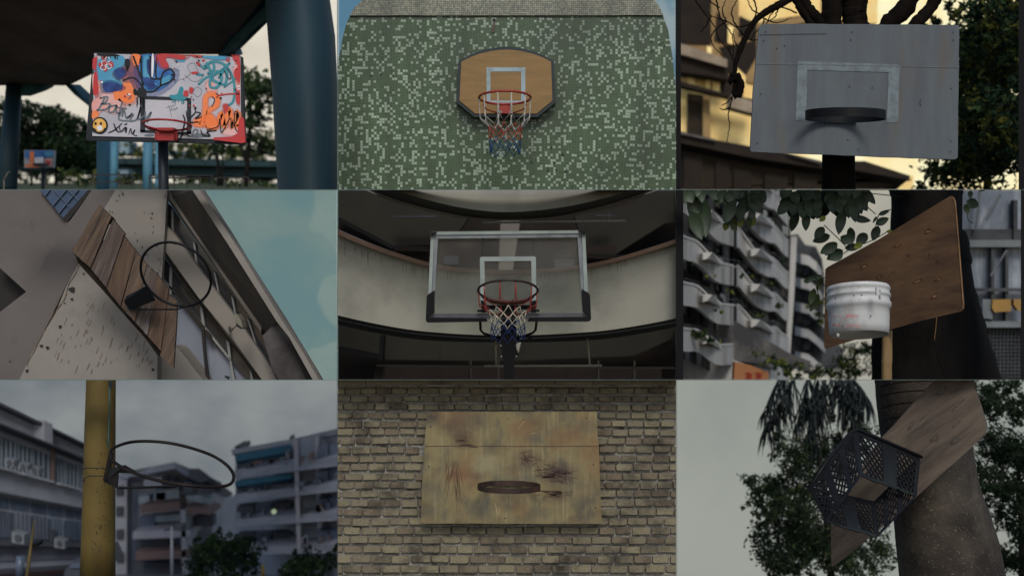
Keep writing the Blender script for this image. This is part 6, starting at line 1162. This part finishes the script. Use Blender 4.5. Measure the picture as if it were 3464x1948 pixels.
m = MT['ply_ochre']; nt = m.node_tree; L = nt.links.new; p = nt.nodes['Principled BSDF']; src = p.inputs['Base Color'].links[0].from_socket
tc = nt.nodes.new('ShaderNodeTexCoord')
for st_, sc_, lo, hi, col, ro in (((9, 1, .35), 5, .52, .66, A(146, 136, 106), 0), ((2.2, 1, 2.6), 2.0, .5, .66, A(84, 82, 70), 0), ((1.2, 1, 1.6), 3.4, .54, .68, A(74, 56, 50), .35), ((2, 1, 1.2), 5.5, .56, .7, A(64, 68, 68), -.2), ((1, 1, 1), 2.6, .52, .66, A(124, 92, 60), .2)):
    mp = nt.nodes.new('ShaderNodeMapping'); mp.inputs['Scale'].default_value = st_; mp.inputs['Rotation'].default_value = (0, ro, 0); mp.inputs['Location'].default_value = (sc_, 3, sc_*2)
    n = nt.nodes.new('ShaderNodeTexNoise'); n.inputs['Scale'].default_value = sc_; n.inputs['Detail'].default_value = 8; r_ = nt.nodes.new('ShaderNodeMapRange'); r_.inputs[1].default_value = lo; r_.inputs[2].default_value = hi; r_.inputs[4].default_value = .5
    x = nt.nodes.new('ShaderNodeMix'); x.data_type = 'RGBA'; L(tc.outputs['Object'], mp.inputs[0]); L(mp.outputs[0], n.inputs[0]); L(n.outputs[0], r_.inputs[0]); L(r_.outputs[0], x.inputs[0]); L(src, x.inputs[6]); x.inputs[7].default_value = (*col, 1); src = x.outputs[2]
WL_ = b(0, 0, 7.96)   # soft smudges where the board is handled and hit
def smudge(cx, cy, rx, col, amt):
    global src
    mp = nt.nodes.new('ShaderNodeMapping'); mp.vector_type = 'TEXTURE'; c = b(cx, cy, 7.96)-BORG; r_ = b.m(rx)
    mp.inputs['Location'].default_value = c; mp.inputs['Scale'].default_value = (r_, .5, r_*.7); g = nt.nodes.new('ShaderNodeTexGradient'); g.gradient_type = 'SPHERICAL'
    L(tc.outputs['Object'], mp.inputs[0]); L(mp.outputs[0], g.inputs[0]); n = nt.nodes.new('ShaderNodeTexNoise'); n.inputs['Scale'].default_value = 9; n.inputs['Detail'].default_value = 9; n.inputs['Roughness'].default_value = .7; L(tc.outputs['Object'], n.inputs[0])
    m1 = nt.nodes.new('ShaderNodeMath'); m1.operation = 'MULTIPLY'; L(g.outputs[1], m1.inputs[0]); L(n.outputs[0], m1.inputs[1]); m2 = nt.nodes.new('ShaderNodeMapRange'); m2.inputs[1].default_value = .05; m2.inputs[2].default_value = .42; m2.inputs[4].default_value = amt; L(m1.outputs[0], m2.inputs[0])
    x = nt.nodes.new('ShaderNodeMix'); x.data_type = 'RGBA'; L(m2.outputs[0], x.inputs[0]); L(src, x.inputs[6]); x.inputs[7].default_value = (*col, 1); src = x.outputs[2]
BORG = b(1280, 1060, 7.95)
for q in ((1630, 690, 190, A(58, 42, 46), 1), (1400, 590, 150, A(72, 54, 50), .95), (1610, 850, 130, A(70, 54, 50), .9), (700, 280, 120, A(48, 46, 48), .9), (940, 450, 130, A(72, 54, 44), .95), (850, 340, 170, A(84, 72, 58), .8), (1070, 950, 150, A(70, 72, 66), .9), (1270, 880, 190, A(78, 66, 54), .8), (880, 700, 120, A(112, 82, 64), .7), (1830, 330, 130, A(86, 80, 68), .7), (700, 780, 120, A(90, 84, 68), .7), (1790, 900, 100, A(88, 84, 72), .7), (1100, 620, 160, A(150, 140, 112), .6), (1650, 420, 160, A(118, 86, 60), .5), (1040, 300, 110, A(74, 70, 62), .7), (680, 980, 90, A(74, 74, 68), .7)): smudge(*q[:4], q[4]*.8)
L(src, p.inputs['Base Color'])
t = thing('basketball_hoop', 'scuffed ochre plywood backboard with a rusty band rim hung on the brick wall', 'basketball hoop', b(1280, 1060, 7.95))
q = edgej([(664, 250), (680, 240), (1300, 238), (1914, 239), (1920, 420), (1930, 492), (1940, 760), (1951, 1045), (1930, 1062), (1300, 1062), (640, 1060), (619, 1045), (628, 760), (646, 480)], 1.5, 5)
mb = MB(); mb.prism(poly(b, q, 7.96), (0, .03, 0), MT['ply_ochre']); bk = mb.build('backboard', t, b)
M('scuff', A(64, 44, 44), A(84, 66, 56), 16, .8); M('scratch', A(168, 150, 112), A(140, 110, 84), 10, .8)
mb = MB()
mb.ribbon([b(645+k*64, 491+rr.uniform(-1.5, 1.5), 7.957) for k in range(21)], b.m(4), MT['scuff'])
def scr(x, y, l, an, w_, mt, cv=0): 
    a = R(an); mb.ribbon([b(x+l*f*math.cos(a)+cv*math.sin(3.14*f)*math.sin(a), y+l*f*math.sin(a)-cv*math.sin(3.14*f)*math.cos(a), 7.9565) for f in (0, .25, .5, .75, 1)], [b.m(w_*k) for k in (.2, .8, 1, .7, .1)], MT[mt])
for k in range(36):
    f = rr.random(); scr(1320+f*330+rr.gauss(0, 20), 560+f*150+rr.gauss(0, 28), rr.uniform(30, 110), rr.choice([0, 35, 70, -20])+rr.uniform(-14, 14), rr.uniform(1.5, 4), 'scuff')
for k in range(40): scr(1560+rr.gauss(0, 50), 690+rr.gauss(0, 30), rr.uniform(30, 110), rr.uniform(-12, 12), rr.uniform(2, 7), 'scuff')
for k in range(26): scr(1600+rr.gauss(0, 50), 845+rr.gauss(0, 14), rr.uniform(20, 60), rr.uniform(-20, 20), rr.uniform(2, 6), 'scuff')
for k in range(16): scr(820+rr.gauss(0, 26), 540+rr.uniform(0, 160), rr.uniform(80, 240), 100+rr.uniform(-16, 10), rr.uniform(1.5, 3.5), 'scuff', 10)
for k in range(18): scr(880+rr.gauss(0, 18), 620+rr.uniform(-30, 200), rr.uniform(80, 220), 82+rr.uniform(-6, 6), rr.uniform(1.5, 3), 'scuff')
for k in range(46): scr(rr.uniform(680, 1900), rr.uniform(260, 980), rr.uniform(30, 160), 90+rr.uniform(-3, 3), rr.uniform(.8, 2), 'scratch')
for q_ in ((1330, 370, 100, -50, 6), (1150, 350, 40, 110, 5), (1420, 400, 60, -6, 5), (1160, 900, 110, 75, 9), (1400, 580, 60, 8, 4), (1230, 500, 60, -4, 4), (1490, 960, 60, -60, 4), (1200, 940, 50, 95, 6)): scr(q_[0], q_[1], q_[2], q_[3], q_[4], 'scratch')
for k in range(8): scr(920+rr.gauss(0, 36), 465+rr.gauss(0, 16), rr.uniform(30, 90), rr.uniform(-14, 8), rr.uniform(3, 8), 'scuff')
for x, y in ((1380, 294), (1258, 288), (1240, 1022), (676, 640), (1890, 625), (1905, 945), (1840, 285), (690, 350)): mb.disc(b(x, y, 7.9562), b.m(5), b.m(5), MT['hole_dark'], 8)
mb.build('scratches', bk, b)
M('band_rust', A(66, 48, 38), A(38, 30, 28), 5, .6, .3, grime=A(96, 70, 50), gs=7, glo=.58, ghi=.7)
mb = MB(); rp = ringpts(b, 1268, 792, 228, 29, 7.72, .6, 56, near_up=-1); sweep_band(mb, rp, Vector((0, 0, 1)), b.m(38), b.m(4), MT['band_rust']); mb.build('rim', t, b)
mb = MB(); mb.tube([b(1490, 822, 7.75), b(1540, 825, 7.9), b(1656, 829, 7.945)], b.m(4), MT['band_rust'], 6); mb.tube([b(1395, 775, 7.93), b(1440, 770, 7.93)], b.m(8), MT['band_rust'], 6); mb.build('bracket', t, b)
# ================================================================== BAY 9: crate hoop on a palm trunk
b = B9
SKY('sky_pale9', (156, 160, 152), (136, 142, 138), .06, .35, .7)
mb = MB(); mb.prism(poly(b, [(-300, -200), (2900, -200), (2900, 1800), (-300, 1800)], 60), (0, .3, 0), MT['sky_pale9']); mb.build('sky', bay=b, kind='structure')
M('leaf9a', A(26, 36, 26), A(40, 50, 34), 3, .9, spec=.1); M('leaf9b', A(44, 54, 36), A(62, 70, 44), 3, .9, spec=.1)
tree(b, 'big dark leafy tree in the middle with sky showing through its crown', [(830, 480, 110, 110), (900, 620, 160, 120), (640, 780, 130, 90), (720, 900, 180, 110), (900, 850, 240, 160), (1150, 600, 200, 180), (1380, 360, 110, 80), (640, 960, 140, 60), (850, 1130, 240, 180), (700, 1250, 150, 160), (1050, 1180, 260, 220), (800, 1400, 220, 110), (1250, 1350, 260, 130), (1450, 1250, 160, 160), (1280, 480, 140, 90)], (1150, 1470, 1060, 500, 60), 15, 21000, 32, ['leaf9a', 'leaf9a', 'leaf9b', 'leaf_dark'], 91, 'trees around the palm trunk', 1.3)
tree(b, 'dark tree crown right of the palm trunk behind the board corner', [(2380, 200, 110, 160), (2500, 120, 90, 160), (2440, 520, 160, 180), (2420, 800, 120, 170), (2500, 1050, 130, 180), (2480, 1330, 140, 140), (2560, 700, 80, 300)], (2560, 1470, 2520, 500, 60), 14, 15000, 34, ['leaf9a', 'leaf_dark', 'leaf9a'], 92, 'trees around the palm trunk', 1.6)
# palm fronds
t = thing('palm_fronds', 'drooping dark palm fronds hanging from the top above the crate', 'palm fronds', b(1000, -20, 15))
M('palm_dark', A(20, 26, 28), A(30, 38, 38), 5, .8); rr = random.Random(9)
for sp in ([(1120, -60), (1080, 60), (1040, 200), (985, 380), (955, 620)], [(900, -60), (830, 60), (780, 160), (720, 260), (670, 345)], [(1150, -60), (1200, 60), (1270, 200), (1330, 330), (1345, 400)], [(1000, -60), (960, 80), (930, 200), (900, 330)], [(1060, -60), (1040, 100), (1010, 260), (990, 420)], [(820, -60), (750, 30), (700, 130), (655, 240)], [(1250, -60), (1330, 20), (1390, 90), (1420, 150)], [(1200, -60), (1260, 60), (1320, 140), (1370, 200)]):
    P = cat_(sp, 8); n = len(P); mb = MB(); mb.tube([b(p.x, p.y, 15) for p in P], [b.m(9*(1-.7*i/n), 15) for i in range(n)], MT['palm_dark'], 6)
    for i in range(2, n):
        for s_ in (-1, 1):
            for k in range(2):
                if rr.random() < .35: continue
                p = P[i]; l = rr.uniform(180, 430)*(1-.45*i/n); a = rr.uniform(.02, .6)*s_; x, y = p.x, p.y+rr.uniform(-14, 14); pts = []
                for f in (0, .3, .6, 1): pts.append((x+math.sin(a*(1-.4*f))*l*f, y+math.cos(a*(1-.4*f))*l*f))
                mb.ribbon([b(q[0], q[1], 15+rr.uniform(-.25, .25)) for q in pts], [b.m(w_, 15) for w_ in (6, 12, 9, 1.5)], MT['palm_dark'])
    mb.build('frond', t, b)
# trunk
M('palm_bark', A(74, 66, 57), A(38, 33, 28), 3.0, .92, .4, (.8, .8, 1.3), grime=A(38, 32, 28), gs=1.3, glo=.42, ghi=.62, bs=40)
m = MT['palm_bark']; nt = m.node_tree; L = nt.links.new; p = nt.nodes['Principled BSDF']; src = p.inputs['Base Color'].links[0].from_socket
tc = nt.nodes.new('ShaderNodeTexCoord'); n = nt.nodes.new('ShaderNodeTexNoise'); n.inputs['Scale'].default_value = 52; n.inputs['Detail'].default_value = 4; r_ = nt.nodes.new('ShaderNodeMapRange'); r_.inputs[1].default_value = .62; r_.inputs[2].default_value = .68; x = nt.nodes.new('ShaderNodeMix'); x.data_type = 'RGBA'
L(tc.outputs['Object'], n.inputs[0]); L(n.outputs[0], r_.inputs[0]); L(r_.outputs[0], x.inputs[0]); L(src, x.inputs[6]); x.inputs[7].default_value = (*A(96, 88, 74), 1); L(x.outputs[2], p.inputs['Base Color'])
Lp = [(-120, 1462, 2240), (0, 1468, 2200), (200, 1484, 2180), (450, 1518, 2190), (560, 1535, 2205), (800, 1575, 2250), (1010, 1605, 2330), (1200, 1625, 2390), (1450, 1650, 2440), (1560, 1660, 2460)]
rows = []
for i in range(len(Lp)-1):
    for k in range(5): f = k/5; rows.append(tuple(Lp[i][j]*(1-f)+Lp[i+1][j]*f for j in range(3)))
mb = MB(); secs = edgetrunk(rows, 9.3, .6, 'palm_bark', 1.6, 5, 40)
mb.loft(secs, MT['palm_bark']); t = thing('palm_tree', 'thick ringed palm trunk carrying the board and the crate', 'palm tree', b(2050, 1440, 9.3)); mb.build('trunk', t, b)
mb = MB(); rr = random.Random(19)
for v0 in (60, 130, 215, 310):
    pts = []
    for k in range(3, 17):
        a = math.pi*k/20; rw = min(rows, key=lambda r_: abs(r_[0]-v0)); c, h = (rw[1]+rw[2])/2, (rw[2]-rw[1])/2
        pts.append(b(c-h*math.cos(a), v0-50+70*(1-math.sin(a))*1.2, 9.3-math.sin(a)*.6-.006))
    mb.tube(pts, b.m(2.2, 8.8), MT['bark_brown'], 5)
mb.build('leaf_scar', t, b)
# board and crate
M('ply_old', A(96, 85, 74), A(66, 56, 48), 2.4, .8, .2, (.6, 1, 5), (0, R(-42), 0), grime=A(50, 42, 38), gs=2, glo=.5, ghi=.7, bs=24)
t = thing('basketball_hoop', 'old tilted plywood board with a bottomless black plastic crate as hoop on the palm trunk', 'basketball hoop', b(1700, 1400))
q = [(1148, 1095), (1160, 1075), (1225, 880), (1500, 450), (1600, 350), (1740, 190), (1900, 20), (2010, -110), (2150, -80), (2192, 0), (2215, 90), (2285, 305), (2298, 345), (2288, 402), (2200, 485), (2050, 620), (1870, 780), (1640, 990), (1420, 1170), (1300, 1275), (1165, 1378), (1152, 1372)]
BD = lambda u, v: 1/(1/8.62+(1/8.27-1/8.62)*(u-1150)/1150)
mb = MB(); mb.prism([b(x, y, BD(x, y)) for x, y in q], (.02, .035, .01), MT['ply_old']); bk = mb.build('backboard', t, b)
M('scar_grey', A(74, 66, 58), A(58, 52, 46), 14); mb = MB(); rr = random.Random(91)
for x, y, a, c, an in ((1735, 340, 40, 14, -60), (1960, 85, 60, 14, -40), (2050, 225, 22, 10, -50), (1910, 430, 46, 16, -45), (1930, 445, 20, 8, -40), (2060, 455, 46, 16, -35), (1835, 330, 30, 9, -60), (2070, 330, 50, 8, -38), (1730, 415, 24, 8, -40), (1850, 260, 60, 5, -42), (2100, 180, 60, 5, -42), (1400, 1000, 30, 6, -45), (1250, 1200, 50, 5, -45)):
    e = [(x+a*math.cos(k)*math.cos(R(an))-c*math.sin(k)*math.sin(R(an)), y+a*math.cos(k)*math.sin(R(an))+c*math.sin(k)*math.cos(R(an))) for k in [i*.52 for i in range(12)]]
    mb.add([b(p[0]+rr.uniform(-4, 4), p[1]+rr.uniform(-4, 4), BD(*p)-.002) for p in e], [list(range(12))], MT['scar_grey']); e2 = [((p[0]-x)*.5+x+3, (p[1]-y)*.5+y-2) for p in e]
    mb.add([b(p[0], p[1], BD(*p)-.004) for p in e2], [list(range(12))], MT['ply_old'])
mb.build('knot', bk, b)
M('crate_black', (.010, .010, .012), (.016, .017, .019), 6, .4, .05, spec=.12)
T_ = [(985, 795, 7.35), (1322, 372, 7.75), (1805, 568, 8.25), (1462, 905, 7.95)]; Bt = [(1115, 1058, 7.05), (1368, 708, 7.5), (1776, 862, 8.05), (1482, 1166, 7.7)]
cr = MB(); TP = [b(*p) for p in T_]; BP = [b(*p) for p in Bt]
def wallp(i, s_, h): j = (i+1) % 4; return TP[i].lerp(TP[j], s_).lerp(BP[i].lerp(BP[j], s_), h)
rr = random.Random(92)
def strip(i, s0, h0, s1_, h1, w_, t_=.006):
    a, c = wallp(i, s0, h0), wallp(i, s1_, h1); cr.tube([a, c], [w_, w_], MT['crate_black'], 4, smooth=False)
def solid(i, s0, s1_, h0, h1, rag=False):
    n = 8; tp = [wallp(i, s0+(s1_-s0)*k/n, h0) for k in range(n+1)]; bt = [wallp(i, s0+(s1_-s0)*k/n, h1+(rr.uniform(-.03, .03) if rag else 0)) for k in range(n+1)]
    nn = (tp[-1]-tp[0]).cross(bt[0]-tp[0]).normalized()*.008
    cr.prism(tp+bt[::-1], nn, MT['crate_black'])
for i, cols in enumerate(([(0, .05), (.28, .42), (.64, .76), (.95, 1)], [(0, .05), (.40, .64), (.95, 1)], [(0, .06), (.36, .50), (.72, .82), (.94, 1)], [(0, .05), (.36, .60), (.95, 1)])):
    for a, c in cols: solid(i, a, c, 0, 1)
    solid(i, 0, 1, -.02, .09); solid(i, 0, 1, .92, .99, True)
    for k in range(len(cols)-1):
        s0, s1_ = cols[k][1], cols[k+1][0]; wd = (wallp(i, s1_, 0)-wallp(i, s0, 0)).length; ht = (wallp(i, s0, 1)-wallp(i, s0, 0)).length; step = .066; asp = ht/wd*.9
        nk = int((wd+ht)/step)
        for m_ in range(nk):
            x0 = m_*step/wd   # diagonals both ways, clipped to the panel
            for dr in (1, -1):
                pts = []
                for tt in (0, 1):
                    pass
                # line: s = x0 - h*ht/wd (dr=1) in panel units 0..1
                k_ = ht/wd; ha = max(0., (x0-1)/k_); hb = min(1., x0/k_)
                if hb <= ha: continue
                sa, sb = x0-ha*k_, x0-hb*k_
                if dr < 0: sa, sb = 1-sa, 1-sb
                strip(i, s0+(s1_-s0)*sa, .08+.85*ha, s0+(s1_-s0)*sb, .08+.85*hb, .0068)
cr.build('crate', t, b)
cr = MB(); P = []
for i in (3, 0, 1, 2): P.append(TP[i])
mid = []
for k in range(3):
    a, c = P[k+1-1], P[(k+1)]
path = [TP[3].lerp(TP[0], .6), TP[0], TP[0].lerp(TP[1], .5)+Vector((-.012, 0, .012)), TP[1].lerp(TP[0], .06)+Vector((-.004, 0, .01)), TP[1].lerp(TP[2], .05)+Vector((0, 0, .012)), TP[1].lerp(TP[2], .5)+Vector((.003, 0, .008)), TP[2]+Vector((.01, 0, -.002))]
cr.tube(path, .0125, MT['crate_black'], 8); cr.build('crate_lip', t, b)
# dividers between the bays
M('divider_grey', A(96, 110, 104), A(80, 92, 88), 6, .7); M('divider_black', (.004, .004, .005), (.006, .006, .007), 6, .9)
def divider(x0, y0, x1, y1, mt, lb, d0=8.15, d1=8.45):
    mb = MB(); a = [W(x0, y0, d0), W(x1, y0, d0), W(x1, y1, d0), W(x0, y1, d0)]; c = [W(x0, y0, d1), W(x1, y0, d1), W(x1, y1, d1), W(x0, y1, d1)]
    mb.add(a+c, [(0, 1, 2, 3), (7, 6, 5, 4), (0, 4, 5, 1), (1, 5, 6, 2), (2, 6, 7, 3), (3, 7, 4, 0)], MT[mt]); mb.build('partition_wall', None, None, lb, 'partition')
divider(0, 641.4, 3464, 643.0, 'divider_grey', 'thin pale horizontal partition between the top row and the middle row of bays', 7.75, 7.95)
divider(0, 1283.6, 3464, 1285.0, 'divider_grey', 'thin pale horizontal partition between the middle row and the bottom row of bays', 7.75, 7.95)
divider(1141, 0, 1143, 641.4, 'divider_grey', 'thin vertical partition between the graffiti board bay and the green mosaic bay', 7.75, 7.95)
divider(1141.5, 643, 1143, 1283.6, 'divider_grey', 'thin vertical partition between the plank board bay and the glass backboard bay', 7.75, 7.95)
divider(2285.5, 0, 2303.5, 641.4, 'divider_black', 'black partition between the green mosaic wall and the grey board bay')
divider(2286.5, 643, 2311.5, 1283.6, 'divider_black', 'black partition between the glass backboard bay and the bucket hoop bay')
divider(3446, -60, 3560, 641.4, 'divider_black', 'black partition closing the right end beside the grey board bay')
divider(3453.5, 643, 3560, 1283.6, 'divider_black', 'black partition closing the right end beside the bucket hoop bay')
mb = MB(); M('asphalt', (.05, .05, .05), (.065, .063, .06), 3, .95, .3)
mb.add([(-400, -200, 0), (400, -200, 0), (400, 500, 0), (-400, 500, 0)], [(0, 1, 2, 3)], MT['asphalt']); mb.build('ground', kind='structure')
